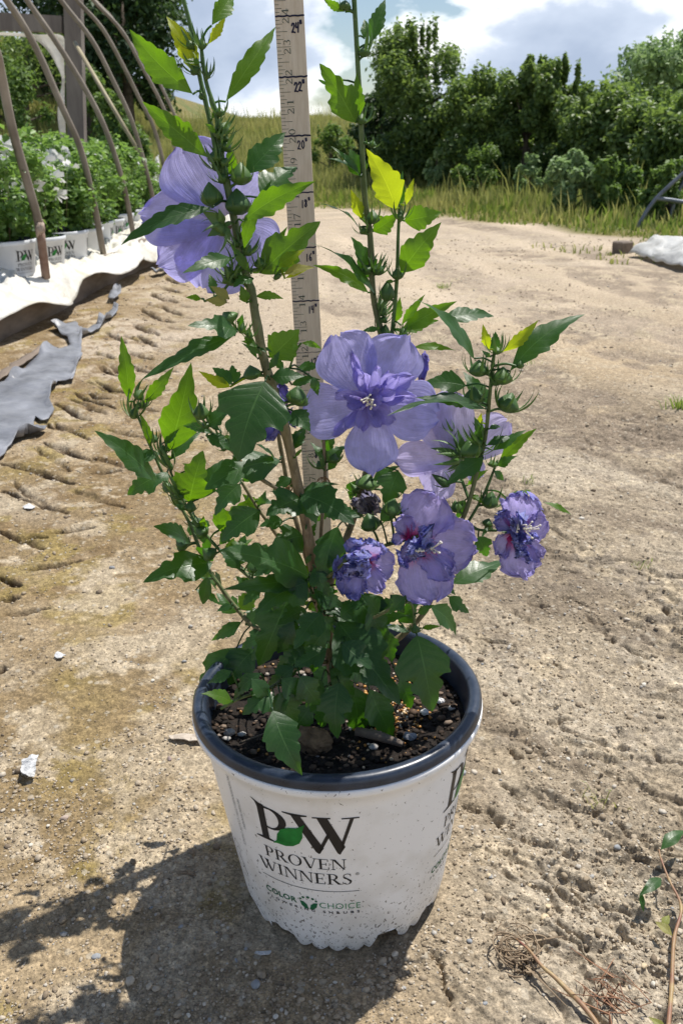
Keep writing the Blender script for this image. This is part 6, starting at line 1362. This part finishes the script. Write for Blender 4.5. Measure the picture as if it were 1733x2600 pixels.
M['paper'] = simple('weathered_paper', (.42, .43, .44), (.66, .66, .65), 90, .8, .8, .004)
litter('paper_scrap', [(58, 1968), (62, 1952), (80, 1950), (92, 1945), (104, 1940), (100, 1958), (97, 1975), (90, 1992), (76, 1996), (60, 1990)], M['paper'], 'crumpled white paper scrap on the ochre dirt at the left', 'paper scrap', 3, .02)
litter('bark_flake', [(430, 1885), (470, 1880), (500, 1882), (525, 1888), (524, 1900), (490, 1902), (455, 1896), (434, 1893)], simple('pale_flake', (.36, .30, .24), (.52, .46, .38), 60, .8, .5, .002), 'pale split wood flake lying left of the pot', 'wood flake', 4, .008)
litter('bark_flake', [(141, 1680), (150, 1671), (168, 1680), (160, 1688), (148, 1689)], M['paper'], 'small greyish flake on the ochre crust at far left', 'flake', 5, .006)
litter('bark_flake', [(60, 1297), (75, 1290), (92, 1296), (82, 1303), (65, 1301)], M['paper'], 'white flake between the tyre grooves', 'flake', 6, .006)
litter('bark_flake', [(652, 2422), (690, 2419), (685, 2427), (660, 2430), (648, 2426)], M['paper'], 'thin white sliver in front of the pot in its shadow', 'flake', 7, .003)
# ------------------------------------------------------------------ potted shrubs in the hoop house
def far_pot(loc, rz):
    t = empty('nursery_pot', loc); mb = MB(); n = 40
    mb.lathe([(.1, .0), (.104, .03), (.129, .205), (.1345, .206), (.1366, .212), (.1366, .224), (.133, .226)], n=n); mb.build('body', M['potfar'], t)
    mb = MB(); mb.lathe([(.1335, .2275), (.128, .2275), (.124, .22), (.120, .17), (.0, .168)], n=n); mb.build('rim', M['rim'], t)
    def on(off):
        def fn(s, z):
            ph = s / .115 + off; r_ = .1045 + (.129 - .104) * (z - .03) / .175 + .0012; return Vector((r_ * math.sin(ph), -r_ * math.cos(ph), z))
        return fn
    for k_ in range(4):
        off = k_ * R(90) + .52
        bm = poly_mesh(sc_mm(bigP() + bigW() + layout('PROVEN', -72.5, 4, 117, 13.2) + layout('WINNERS', -82, 8.5, 97.6, 13.6) + [[(-82, 87.6), (14.5, 87.6), (14.5, 88.6), (-82, 88.6)]] + sans_fit('COLOR CHOICE', -82, 15, 64, 72, .02)), on(off), .01)
        me = bpy.data.meshes.new('lettering'); bm.to_mesh(me); bm.free(); link('lettering', me, M['ink'], t)
        bm = poly_mesh(sc_mm([[(-56, 141), (-54, 152), (-44, 163), (-29, 171), (-31, 155), (-40, 142)]]), on(off), .01)
        for v in bm.verts: v.co.x *= 1.006; v.co.y *= 1.006
        me = bpy.data.meshes.new('logo_leaf'); bm.to_mesh(me); bm.free(); link('logo_leaf', me, M['printleaf'], t)
    t.rotation_euler[2] = rz
    return t
def leafcloud(centers, rads, n, size, seed, up_bias=.5, aspect=.55, shell=.5):
    """n small pointed leaves spread through clumps"""
    rs_ = np.random.RandomState(seed); C_ = np.array(centers); Rr = np.array(rads)
    pr = Rr.mean(1) ** 2; pr = pr / pr.sum(); ci_ = rs_.choice(len(C_), n, p=pr)
    d = rs_.randn(n, 3); d /= np.linalg.norm(d, axis=1)[:, None]; rr = rs_.rand(n) ** shell
    P = C_[ci_] + d * Rr[ci_] * rr[:, None] * (1 + .12 * rs_.randn(n, 1))
    nrm = d * .7 + rs_.randn(n, 3) * .6 + np.array([0, 0, up_bias]); nrm /= np.linalg.norm(nrm, axis=1)[:, None]
    t = rs_.randn(n, 3); t -= nrm * (t * nrm).sum(1)[:, None]; t /= np.linalg.norm(t, axis=1)[:, None]; b = np.cross(nrm, t)
    L = size * (.6 + .8 * rs_.rand(n, 1)); fold_ = nrm * L * .12
    V = np.stack([P - t * L * .5, P + b * L * aspect * .5 + fold_, P + t * L * .5, P - b * L * aspect * .5 + fold_], 1)
    Fc = np.arange(n * 4).reshape(n, 4); tone = np.clip(.5 + .22 * rs_.randn(n) + .12 * (P[:, 2] - P[:, 2].mean()) / (P[:, 2].std() + 1e-6), 0, 1)
    F3 = np.concatenate([Fc[:, [0, 1, 2]], Fc[:, [0, 2, 3]]])
    return V.reshape(-1, 3), F3, np.repeat(tone, 4)
def shrub_proto(seed):
    t = empty('potted_shrub', (0, 0, 0)); rs_ = np.random.RandomState(seed)
    cs_, rd = [], []
    for q in range(16):
        a = rs_.rand() * 6.28; r_ = .11 * rs_.rand() ** .6; h = .08 + .42 * rs_.rand(); cs_.append((r_ * math.cos(a) * (1 + h), r_ * math.sin(a) * (1 + h), h)); rd.append((.075, .075, .09))
    V, Fc, tn_ = leafcloud(cs_, rd, 2300, .036, seed, .6, .6, .45); link('foliage', mesh_np('foliage', V, Fc, False, None, {'tone': tn_}), M['shrubleaf'], t)
    mb = MB()
    for q in range(6):
        a = rs_.rand() * 6.28; mb.tube([(0.02 * math.cos(a), .02 * math.sin(a), -.03), (.06 * math.cos(a), .06 * math.sin(a), .2), (.10 * math.cos(a), .1 * math.sin(a), .44)], [.004, .003, .0015], 6, [1, .6, 0])
    mb.build('stem', M['branch'], t, attr='age')
    return t
def copy_tree(o, parent=None):
    c = o.copy(); COL.objects.link(c); c.parent = parent
    for ch in list(o.children): copy_tree(ch, c)
    return c
def white_bloom(C0, s_, seed):
    rs_ = np.random.RandomState(seed); mb = MB()
    for q in range(6):
        a = q * 1.047 + rs_.rand(); d = Vector((math.cos(a), -.5, math.sin(a))); e1 = Vector((-math.sin(a), 0, math.cos(a)))
        mb.add([C0, C0 + d * s_ * .6 + e1 * s_ * .35 + Vector((0, -.3 * s_, 0)), C0 + d * s_, C0 + d * s_ * .6 - e1 * s_ * .35 + Vector((0, .1 * s_, 0))], [(0, 1, 2, 3)])
    return mb
protos = [shrub_proto(600 + i) for i in range(4)]; potp = None
row0 = [(12, 608, 4.25), (98, 600, 4.62), (163, 585, 5.0), (200, 579, 5.4), (236, 562, 5.85), (262, 556, 6.25), (290, 553, 6.65), (318, 550, 7.05), (345, 545, 7.5), (368, 541, 7.9), (390, 537, 8.35)]
gpt = 0; usedp = [False] * 4; potp = None; blooms = {(1, 0), (1, 1), (0, 3), (2, 2), (1, 4), (0, 6), (2, 5), (0, 0), (0, 1), (0, 2), (1, 2), (0, 4), (0, 5), (1, 6), (2, 3), (1, 3), (2, 1), (3, 3)}
R0 = [at(*q) for q in row0]
for rk in range(5):
    for i in range(len(R0)):
        b_ = R0[i]; rs_ = np.random.RandomState(1000 + rk * 40 + i)
        x = b_.x - rk * .33 * bn.x + (rs_.rand() - .5) * .03; y = b_.y + rk * .05 + (rs_.rand() - .5) * .04
        z = float(terrain(np.array([x]), np.array([y]))[0])
        if rk == 0: z = max(z, b_.z - .226)
        else: z = z + .02
        vis = (Vector((x, y, z + .5)) - CAM); pxx = 866.5 + F_PX * vis.dot(rt) / vis.dot(fw)
        if pxx < -170: continue
        if potp is None: potp = far_pot((x, y, z), 0); p_ = potp
        else: p_ = copy_tree(potp)
        p_.location = (x, y, z); p_.rotation_euler[2] = [-.62, .75, .12, -.3, -.15][i % 5] if rk == 0 else rs_.rand() * 6
        if rk == 0 and i == 0: p_.rotation_euler[2] = -.80
        k_ = (i + rk * 2 + (i // 3)) % 4
        if not usedp[k_]: s_ = protos[k_]; usedp[k_] = True
        else: s_ = copy_tree(protos[k_])
        s_.location = (x, y, z + .185); sc_ = .82 + .26 * rs_.rand(); s_.scale = (1.12 * sc_, 1.12 * sc_, sc_ * (.86 if rk == 0 else .92)); s_.rotation_euler[2] = rs_.rand() * 6.28
        if rk == 0:
            nm = ['nearest the left edge', 'crossed by the nearest hoop', 'third in the front row'][i] if i < 3 else 'in the front row between the hoops'
            tag(p_, 'white lettered nursery pot ' + nm, 'plant pot', None if i < 3 else 'farther front row pots'); tag(s_, 'green shrub in the white pot ' + nm, 'shrub', None if i < 3 else 'farther front row shrubs')
        else:
            tag(p_, 'white nursery pot in the back rows of the hoop house', 'plant pot', 'pots in the back rows'); tag(s_, 'green leafy potted shrub in the back rows of the hoop house', 'shrub', 'potted shrubs in the back rows')
        if (rk, i) in blooms:
            s_['label'] = s_['label'] if rk == 0 and i < 3 else 'green shrub with white blooms in row %s of the hoop house' % ['one', 'two', 'three', 'four'][rk] + (' at position %s' % ['one', 'two', 'three', 'four', 'five', 'six', 'seven', 'eight'][i])
            if 'group' in s_.keys(): del s_['group']
            for q in range(6):
                a = rs_.rand() * 6.28; C0 = Vector((.12 * math.cos(a), -.13 * abs(math.sin(a)), .24 + .28 * rs_.rand())); mb = white_bloom(Vector((0, 0, 0)), .055, q + i); o = mb.build('bloom', M['whitepetal'], s_); o.location = C0
for k_ in range(4):
    if not usedp[k_]:
        for ch in list(protos[k_].children): bpy.data.objects.remove(ch)
        bpy.data.objects.remove(protos[k_])

# ------------------------------------------------------------------ right: plastic heap and hoop frame
rbp = [gz(1583, 648), gz(1610, 660)]
rs_ = np.random.RandomState(9); tn, un = 90, 40; V = []
Q0, Q1 = gz(1600, 652), gz(1860, 715); dq = (Q1 - Q0); Lq = dq.length; dq.normalize(); nq = Vector((-dq.y, dq.x, 0))
if nq.y < 0: nq = -nq
for i in range(tn + 1):
    t = Lq * 1.6 * i / tn
    for j in range(un + 1):
        u = j / un; off = -.02 + .42 * u; z = .012 + .125 * math.sin(math.pi * min(1, u * 1.05 + .02)) ** .6 * (1 - .25 * math.sin(t * 2.2)) * sst(0, .05, t + .03)
        p = Q0 + dq * t + nq * off; V.append((p.x, p.y, z, t, off))
V = np.array(V); V[:, 2] += .035 * fbm(V[:, 3] * 1.2 + V[:, 4] * .8, V[:, 4] * 1.6, .2, 4, 500) * sst(0, .1, V[:, 4] + .02) - .03 * np.abs(fbm(V[:, 3] * .7, V[:, 4] * 2, .12, 3, 505)); V[:, 2] = np.maximum(V[:, 2], .008 + terrain(V[:, 0], V[:, 1]))
idx = np.arange((tn + 1) * (un + 1)).reshape(tn + 1, un + 1); Fq = np.stack([idx[:-1, :-1], idx[1:, :-1], idx[1:, 1:], idx[:-1, 1:]], -1).reshape(-1, 4)
o = link('plastic_sheet', mesh_np('plastic_sheet', V[:, :3] - np.array([Q0.x, Q0.y, 0]), Fq), M['polyclear']); o.location = (Q0.x, Q0.y, 0)
m_ = o.modifiers.new('thickness', 'SOLIDIFY'); m_.thickness = .004
tag(o, 'milky crumpled plastic heap at the right edge beyond the road', 'plastic sheet')
mb = MB(); c_ = gz(1584, 645) ; mb.box((0, 0, .03), (.095, .10, .085), Matrix.Rotation(.4, 3, 'Z')); o = mb.build('timber_block', M['board'], smooth=False); o.location = (c_.x, c_.y + .05, ghs(c_.x, c_.y)); bv = o.modifiers.new('bevel', 'BEVEL'); bv.width = .008
tag(o, 'grey brown timber block end poking out of the plastic heap', 'timber')
hf = empty('bent_hoop', gz(1620, 625)); tag(hf, 'blue grey metal hoop frame standing at the right edge before the bushes', 'hoop')
ho = Vector(hf.location); mtb = simple('blue_grey_metal', (.10, .12, .14), (.20, .22, .25), 9, .5, .1, .001, metal=.5)
for nm, pix in (('upright', [(1598, 628), (1612, 590), (1632, 550), (1662, 507), (1700, 470), (1740, 435), (1800, 395), (1880, 370)]), ('upright', [(1675, 626), (1684, 600), (1700, 550), (1715, 500), (1735, 460), (1770, 420), (1840, 380)]), ('crossbar', [(1662, 504), (1700, 508), (1745, 514), (1860, 520)])):
    W = [at(x, y, 7.3 + (.5 if nm == 'upright' and pix[0][0] > 1650 else 0)) - ho for x, y in pix]; mb = MB(); mb.tube([Vector(q) for q in smooth_path(W, 4)], .016, 8); mb.build(nm, mtb, hf)

# ------------------------------------------------------------------ trees and bushes
def tree(name, px_, base_y, top_y, wpx, Y, label, mat, n, leafs, seed, group=None, trunk=True, clumps=26, cat='tree', squash=1.0, bare=.0, fromg=True):
    b_ = at(px_, base_y, Y); t_ = at(px_, top_y, Y); gzv = float(terrain(np.array([b_.x]), np.array([Y]))[0]); H = t_.z - gzv; Wd = wpx / F_PX * Y * .93
    root = empty(name, (b_.x, Y, gzv)); tag(root, label, cat, group); rs_ = np.random.RandomState(seed)
    cs_, rd = [], []; z0 = .06 if bare == 0 else bare
    for q in range(clumps):
        hz_ = z0 + (.94 - z0) * rs_.rand() ** .85; prof = (math.sin(math.pi * (.16 + .80 * (hz_ - z0) / (1 - z0))) ** .6)
        a = rs_.rand() * 6.28; r_ = Wd / 2 * prof * (.35 + .65 * rs_.rand() ** .5); s_ = Wd * (.11 + .13 * rs_.rand()) * squash
        cs_.append((r_ * math.cos(a), r_ * math.sin(a), H * hz_)); rd.append((s_, s_, s_ * (.75 + .4 * rs_.rand())))
    for q in range(clumps // 2):
        a = rs_.rand() * 6.28; hz_ = .62 + .36 * rs_.rand(); r_ = Wd * .38 * rs_.rand(); s_ = Wd * .05; cs_.append((r_ * math.cos(a), r_ * math.sin(a), H * hz_)); rd.append((s_ * .7, s_ * .7, s_ * 3.6))
    V, Fc, tn_ = leafcloud(cs_, rd, n, leafs, seed, .45, .55, .55)
    V[:, 2] = np.maximum(V[:, 2], .02)
    link('crown', mesh_np('crown', V, Fc, False, None, {'tone': tn_}), M[mat], root)
    mb = MB(); tp = Vector((.05 * Wd, 0, H * .72)); mb.tube([(0, 0, -.2), (.02 * Wd, 0, H * .3), tp], [H * .035, H * .026, H * .008], 9)
    for q in range(9):
        c_ = Vector(cs_[q]); s0 = Vector((.02 * Wd, 0, H * (.15 + .4 * rs_.rand()))); mb.tube([s0, (s0 + c_) / 2 + Vector((0, 0, .03 * H)), c_], [H * .014, H * .009, H * .003], 6)
    mb.build('trunk', M['trunk'], root); return root
TR = [  # px, base, top, width, Y
 (1068, 470, 72, 225, 14.5, 'tree', 'tallest rounded green tree at the left end of the hedge row', 15000), (965, 460, 225, 130, 15.5, 'tree', 'low dark bushy tree left of the tallest hedge tree', 8000),
 (1215, 480, 190, 205, 13.4, 'tree', 'dark green tree second in the row just right of the tallest', 12000), (1325, 490, 155, 150, 12.9, 'tree', 'upright feathery topped tree in the middle of the hedge row', 11000),
 (1420, 500, 150, 150, 12.3, 'tree', 'spiky topped dark green tree right of the middle of the hedge row', 12000), (1530, 510, 238, 230, 11.6, 'tree', 'broad dark green tree behind the round grey green bush', 12000),
 (1640, 540, 245, 230, 11.0, 'tree', 'dense green tree in front of the airy tree near the right edge', 13000), (1745, 560, 262, 240, 10.2, 'tree', 'green tree cut by the right edge of the picture', 11000)]
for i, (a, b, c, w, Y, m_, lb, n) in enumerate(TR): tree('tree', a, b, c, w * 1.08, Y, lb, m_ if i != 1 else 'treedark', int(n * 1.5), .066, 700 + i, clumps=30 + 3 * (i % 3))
tree('tree', 1680, 420, 88, 270, 26, 'pale airy tree rising behind the hedge at the right edge', 'pale', 7000, .15, 720, clumps=22, bare=.5, squash=1.0)
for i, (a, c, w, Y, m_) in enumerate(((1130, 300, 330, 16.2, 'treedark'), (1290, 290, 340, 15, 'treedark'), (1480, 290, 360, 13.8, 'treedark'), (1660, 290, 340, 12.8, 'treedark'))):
    tree('tree', a, 470, c, w, Y, 'dark tree filling the gaps behind the front hedge trees', m_, 7000, .13, 740 + i, 'dark trees behind the hedge row', clumps=26)
# dark trees on the hill at upper left
for i, (a, b, c, w, Y, lb) in enumerate(((330, 330, -160, 260, 26, 'large dark pine like tree standing behind the hoops'), (235, 290, -190, 260, 30, 'dark tree behind the timber post rising out of the frame'), (395, 270, 15, 90, 24, 'narrow outer bough mass at the right side of the large dark tree'))):
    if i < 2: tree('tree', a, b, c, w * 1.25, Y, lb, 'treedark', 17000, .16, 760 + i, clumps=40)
for i, (a, b, c, w, Y, lb, m_) in enumerate(((25, 330, 160, 210, 17, 'yellow green roadside bush at the upper left corner', 'bush'), (225, 330, 190, 130, 18, 'green bush beyond the post under the dark tree', 'bush'), (60, 250, 90, 330, 24, 'green tree mass behind the white plastic at upper left', 'tree'), (300, 350, 240, 120, 16, 'low hillside bush behind the brace pole', 'bush'))):
    tree('bush' if m_ == 'bush' else 'tree', a, b, c, w, Y, lb, m_, 6500, .085, 780 + i, clumps=22, cat='bush' if m_ == 'bush' else 'tree')
# bushes before the hedge
for i, (a, b, c, w, Y, lb, m_, n) in enumerate(((1452, 560, 398, 128, 8.7, 'rounded grey green bush standing in the grass', 'pale', 7000), (1542, 560, 408, 118, 8.5, 'rounded darker green bush touching the grey green one', 'bush', 6500), (1215, 500, 375, 110, 12.0, 'small light green bush with reddish twigs before the hedge', 'bush', 2500),
       (1105, 470, 380, 60, 13.2, 'slender pale sapling in front of the dark hedge', 'pale', 1200), (1340, 520, 395, 60, 11.2, 'thin upright sapling left of the round bushes', 'pale', 1200), (1690, 620, 430, 150, 7.9, 'leafy bush behind the metal hoop at the right', 'bush', 5000), (1590, 600, 490, 90, 8.4, 'small low bush left of the metal hoop', 'bush', 2600),
       (835, 420, 315, 90, 17, 'bushy weeds on the hill crest beside the ruler', 'bush', 2500), (880, 400, 345, 70, 18, 'green weed clump where the hill meets the hedge', 'bush', 2000), (960, 470, 410, 80, 14.2, 'low weedy bush at the left foot of the hedge', 'bush', 2000))):
    tree('bush', a, b, c, w, Y, lb, m_, n, .055, 800 + i, clumps=16, cat='bush')

# ------------------------------------------------------------------ grass
def blades(name, x, y, h, w, m_, label, seed, lean=.25):
    rs_ = np.random.RandomState(seed); n = len(x); z = terrain(x, y); a = rs_.rand(n) * 6.28; lx, ly = rs_.randn(n) * lean * h, rs_.randn(n) * lean * h
    c, s = np.cos(a) * w, np.sin(a) * w; P = np.stack([x, y, z], 1)
    V = np.stack([P + np.stack([c, s, 0 * c - .02], 1), P - np.stack([c, s, 0 * c + .02], 1), P + np.stack([lx * .4 - c * .7, ly * .4 - s * .7, h * .6], 1), P + np.stack([lx * .4 + c * .7, ly * .4 + s * .7, h * .6], 1), P + np.stack([lx, ly, h], 1)], 1)
    b_ = (np.arange(n) * 5)[:, None]; F1 = np.concatenate([b_ + np.array([[0, 1, 2]]), b_ + np.array([[0, 2, 3]]), b_ + np.array([[3, 2, 4]])])
    tn_ = np.clip(.5 + .25 * rs_.randn(n) + .9 * fbm(x, y, 1.6, 3, 600 + seed), 0, 1)
    return tag(link(name, mesh_np(name, V.reshape(-1, 3), F1, False, None, {'tone': np.repeat(tn_, 5)}), M[m_]), label, 'grass', kind='stuff')
rs_ = np.random.RandomState(44)
def pts_where(n, x0, x1, y0, y1, cond):
    x = x0 + (x1 - x0) * rs_.rand(n); y = y0 + (y1 - y0) * rs_.rand(n) ** 1.0; k_ = cond(x, y); return x[k_], y[k_]
x, y = pts_where(90000, -3, 11, 5, 20, lambda x, y: (y > edge_y(x) + .15 + .4 * fbm(x, y, .9, 3, 640)) & (np.abs(x) < .5 * y + .5)); n = len(x)
blades('tall_grass', x, y, (.03 + .10 * rs_.rand(n) + .12 * (rs_.rand(n) < .04)) * np.clip(1 + 1.5 * fbm(x, y, .9, 3, 670), .3, 2) * (.4 + .8 * sst(0, 2.5, y - edge_y(x))), .009, 'grass', 'tall yellowing grass between the dirt road and the hedge', 1)
x, y = pts_where(50000, -3, 11, 4.6, 19, lambda x, y: (y > edge_y(x) - .1 + .5 * fbm(x, y, .7, 3, 645)) & (fbm(x, y, 1.2, 3, 650) > .0) & (np.abs(x) < .5 * y + .5)); n = len(x)
blades('green_grass', x, y, (.03 + .11 * rs_.rand(n)) * (.5 + .7 * sst(0, 2.0, y - edge_y(x))), .012, 'grassg', 'green weeds and grass tufts along the far road edge', 2)
x, y = pts_where(150000, -18, 5, 13.5, 40, lambda x, y: (x > -.5 * y) & (x < .2 * y + 1)); n = len(x)
blades('hill_grass', x, y, .08 + .26 * rs_.rand(n) ** 1.5 + .4 * (rs_.rand(n) < .015), .012, 'grass', 'dry tall grass covering the hill behind the nursery', 3, .2)
x, y = pts_where(45000, -8, -1.2, 11.5, 17, lambda x, y: (y > edge_y(x) - 1.2)); n = len(x)
blades('hill_weeds', x, y, .12 + .25 * rs_.rand(n), .014, 'grassg', 'green weeds at the foot of the hill behind the hoop house', 4, .25)
# small tufts on the road
def tuft(px_, py_, n, h, label, seed, m_='grassg'):
    g_ = gz(px_, py_); rs2 = np.random.RandomState(seed); x = g_.x + rs2.randn(n) * h * .7; y = g_.y + rs2.randn(n) * h * .7
    mb = MB()
    for q in range(n):
        a = rs2.rand() * 6.28; hh = h * (.5 + .7 * rs2.rand()); d = Vector((math.cos(a), math.sin(a), 0)); p = Vector((x[q] - g_.x, y[q] - g_.y, 0)); s_ = Vector((-d.y, d.x, 0)) * hh * .06
        mb.add([p - s_, p + s_, p + d * hh * .4 + Vector((0, 0, hh * .7)) + s_ * .6, p + d * hh * .4 + Vector((0, 0, hh * .7)) - s_ * .6, p + d * hh * .9 + Vector((0, 0, hh * .9))], [(0, 1, 2, 3), (3, 2, 4)], [rs2.rand()] * 5)
    o = mb.build('grass_tuft', M[m_], smooth=False, attr='tone'); o.location = (g_.x, g_.y, ghs(g_.x, g_.y)); tag(o, label, 'grass tuft')
tuft(1732, 1036, 60, .035, 'green grass tuft at the right edge of the road', 1); tuft(1633, 1432, 14, .016, 'tiny yellow green sprout on the rough track at right', 2); tuft(1122, 728, 40, .03, 'thin grass patch between the wheel tracks on the road', 3)
tuft(1345, 1232, 14, .015, 'faint green sprout behind the fading flower', 4); tuft(1520, 2035, 16, .015, 'dry brown weed sprig on the ground right of the pot', 5, 'grass'); tuft(1340, 925, 12, .02, 'tiny grass wisp in the middle of the dirt road', 6)
x, y = pts_where(2600, .4, 3.0, 3.2, 6.6, lambda x, y: (np.abs(x - (1.25 + .28 * (6.4 - y)) - .55) < .42) & (fbm(x, y, .3, 3, 660) > .02)); n = len(x)
blades('short_turf', x, y, .012 + .03 * rs_.rand(n), .006, 'grass', 'short sparse turf on the right shoulder before the plastic heap', 7, .5)
# ------------------------------------------------------------------ weeds at the lower right
M['weedstem'] = simple('red_weed_stem', (.22, .09, .07), (.36, .27, .12), 60, .5, .3, .001)
M['drystem'] = simple('dry_weed_stem', (.16, .11, .07), (.34, .26, .17), 60, .8, .5, .001)
def Zp(x, y): return (1100 + x * .4037, 1900 + y * .4037)
def gp(x, y, h=.0): a, b = Zp(x, y); g_ = gz(a, b, h + .002); return g_
wd = empty('creeping_weed', gp(1540, 1700)); tag(wd, 'creeping weed with a reddish jointed stem and a few green leaves at the lower right', 'weed'); wo = Vector(wd.location)
pts_ = [gp(1470, 1800, .004), gp(1495, 1500, .006), gp(1510, 1200, .010), gp(1555, 1000, .016), gp(1480, 830, .020), gp(1430, 700, .024), gp(1415, 640, .026)]
W = [Vector(q) for q in smooth_path(pts_, 6)]; mb = MB(); mb.tube([w - wo for w in W], [.0021 + .0005 * (i % 6 == 0) - .00004 * i for i in range(len(W))], 8); mb.build('stem', M['weedstem'], wd)
for q, (a, b, c, d_2, h0, h1, w_) in enumerate(((1425, 640, 1580, 520, .026, .03, .36), (1430, 815, 1290, 930, .022, .02, .34), (1300, 900, 1318, 1030, .02, .006, .30), (1500, 1180, 1390, 1090, .01, .014, .5), (1440, 1130, 1480, 1050, .012, .016, .5), (1470, 1800, 1350, 1690, .003, .008, .4))):
    B_, T_2 = gp(a, b, h0), gp(c, d_2, h1); V, Fc, UV = blade(B_, T_2, Vector((0, -.2, 1)), w_, 'a', .25, .12, .3, 900 + q, 1)
    me = bpy.data.meshes.new('leaf'); me.from_pydata([tuple(v - B_) for v in V], [], Fc); me.polygons.foreach_set('use_smooth', [True] * len(Fc)); l = me.uv_layers.new(name='UVMap'); l.data.foreach_set('uv', [c2 for lp in me.loops for c2 in UV[lp.vertex_index]])
    o = link('leaf', me, M['leaf' if q < 3 else 'leafdry'], wd); o.location = B_ - wo
dw = empty('dried_weed', gp(650, 1350)); tag(dw, 'dried curled weed with a red stem lying beside the creeping weed', 'weed'); do = Vector(dw.location)
W = [Vector(q) for q in smooth_path([gp(520, 1200, .012), gp(600, 1270, .016), gp(680, 1370, .014), gp(760, 1440, .012), gp(850, 1530, .008), gp(930, 1610, .008), gp(1010, 1710, .006), gp(1060, 1800, .004)], 5)]
mb = MB(); mb.tube([w - do for w in W], [.0010 + .0013 * min(1, i / 20) for i in range(len(W))], 7); mb.build('stem', M['weedstem'], dw)
mb = MB(); rs2 = np.random.RandomState(4); c_ = gp(520, 1300, .0) 
for q in range(30):
    a0 = rs2.rand() * 6.28; rr2 = .005 + .016 * rs2.rand(); cc_ = c_ + Vector((rs2.randn() * .008, rs2.randn() * .007, .003 + .008 * rs2.rand())); tl = rs2.rand(3) - .5
    mb.tube([cc_ - do + Vector((rr2 * math.cos(a0 + t * .42), rr2 * math.sin(a0 + t * .42) * .85, rr2 * .4 * math.sin(t * .5 + tl[0] * 6))) for t in range(9)], [.0003 + .0006 * rs2.rand()] * 9, 5)
for q in range(10):
    b_ = gp(560 + 90 * rs2.rand(), 1340 + 90 * rs2.rand(), .002); mb.tube([b_ - do, b_ - do + Vector((rs2.randn() * .012, rs2.randn() * .012, .006)), b_ - do + Vector((rs2.randn() * .018, rs2.randn() * .018, .002))], [.001, .0012, .0005], 5)
mb.build('curled_leaves', M['drystem'], dw)
mb = MB(); c_ = gp(1070, 1610)
for q in range(22):
    b_ = c_ + Vector((rs2.randn() * .010, rs2.randn() * .010, .002)); mb.tube([b_ - c_, b_ - c_ + Vector((rs2.randn() * .010, rs2.randn() * .012, .010)), b_ - c_ + Vector((rs2.randn() * .016, rs2.randn() * .016, .012 * rs2.rand()))], [.0006, .0007, .0003], 5)
o = mb.build('dead_leaf_cluster', simple('rusty_dry_leaf', (.16, .07, .04), (.34, .19, .11), 80, .8, .5, .001)); o.location = c_; tag(o, 'rusty brown dead leaf cluster between the two weeds', 'dead leaves')
mb = MB(); b_ = gz(548, 2215, .003); mb.tube([gz(425, 2222, .003) - b_, gz(470, 2215, .006) - b_, gz(512, 2228, .003) - b_], [.0006, .0009, .0004], 5); mb.tube([gz(430, 2216, .004) - b_, gz(480, 2210, .007) - b_, gz(500, 2222, .003) - b_], [.0004, .0006, .0003], 5)
o = mb.build('straw', M['drystem']); o.location = b_; tag(o, 'thin pale straws lying at the edge of the pot shadow', 'straw')
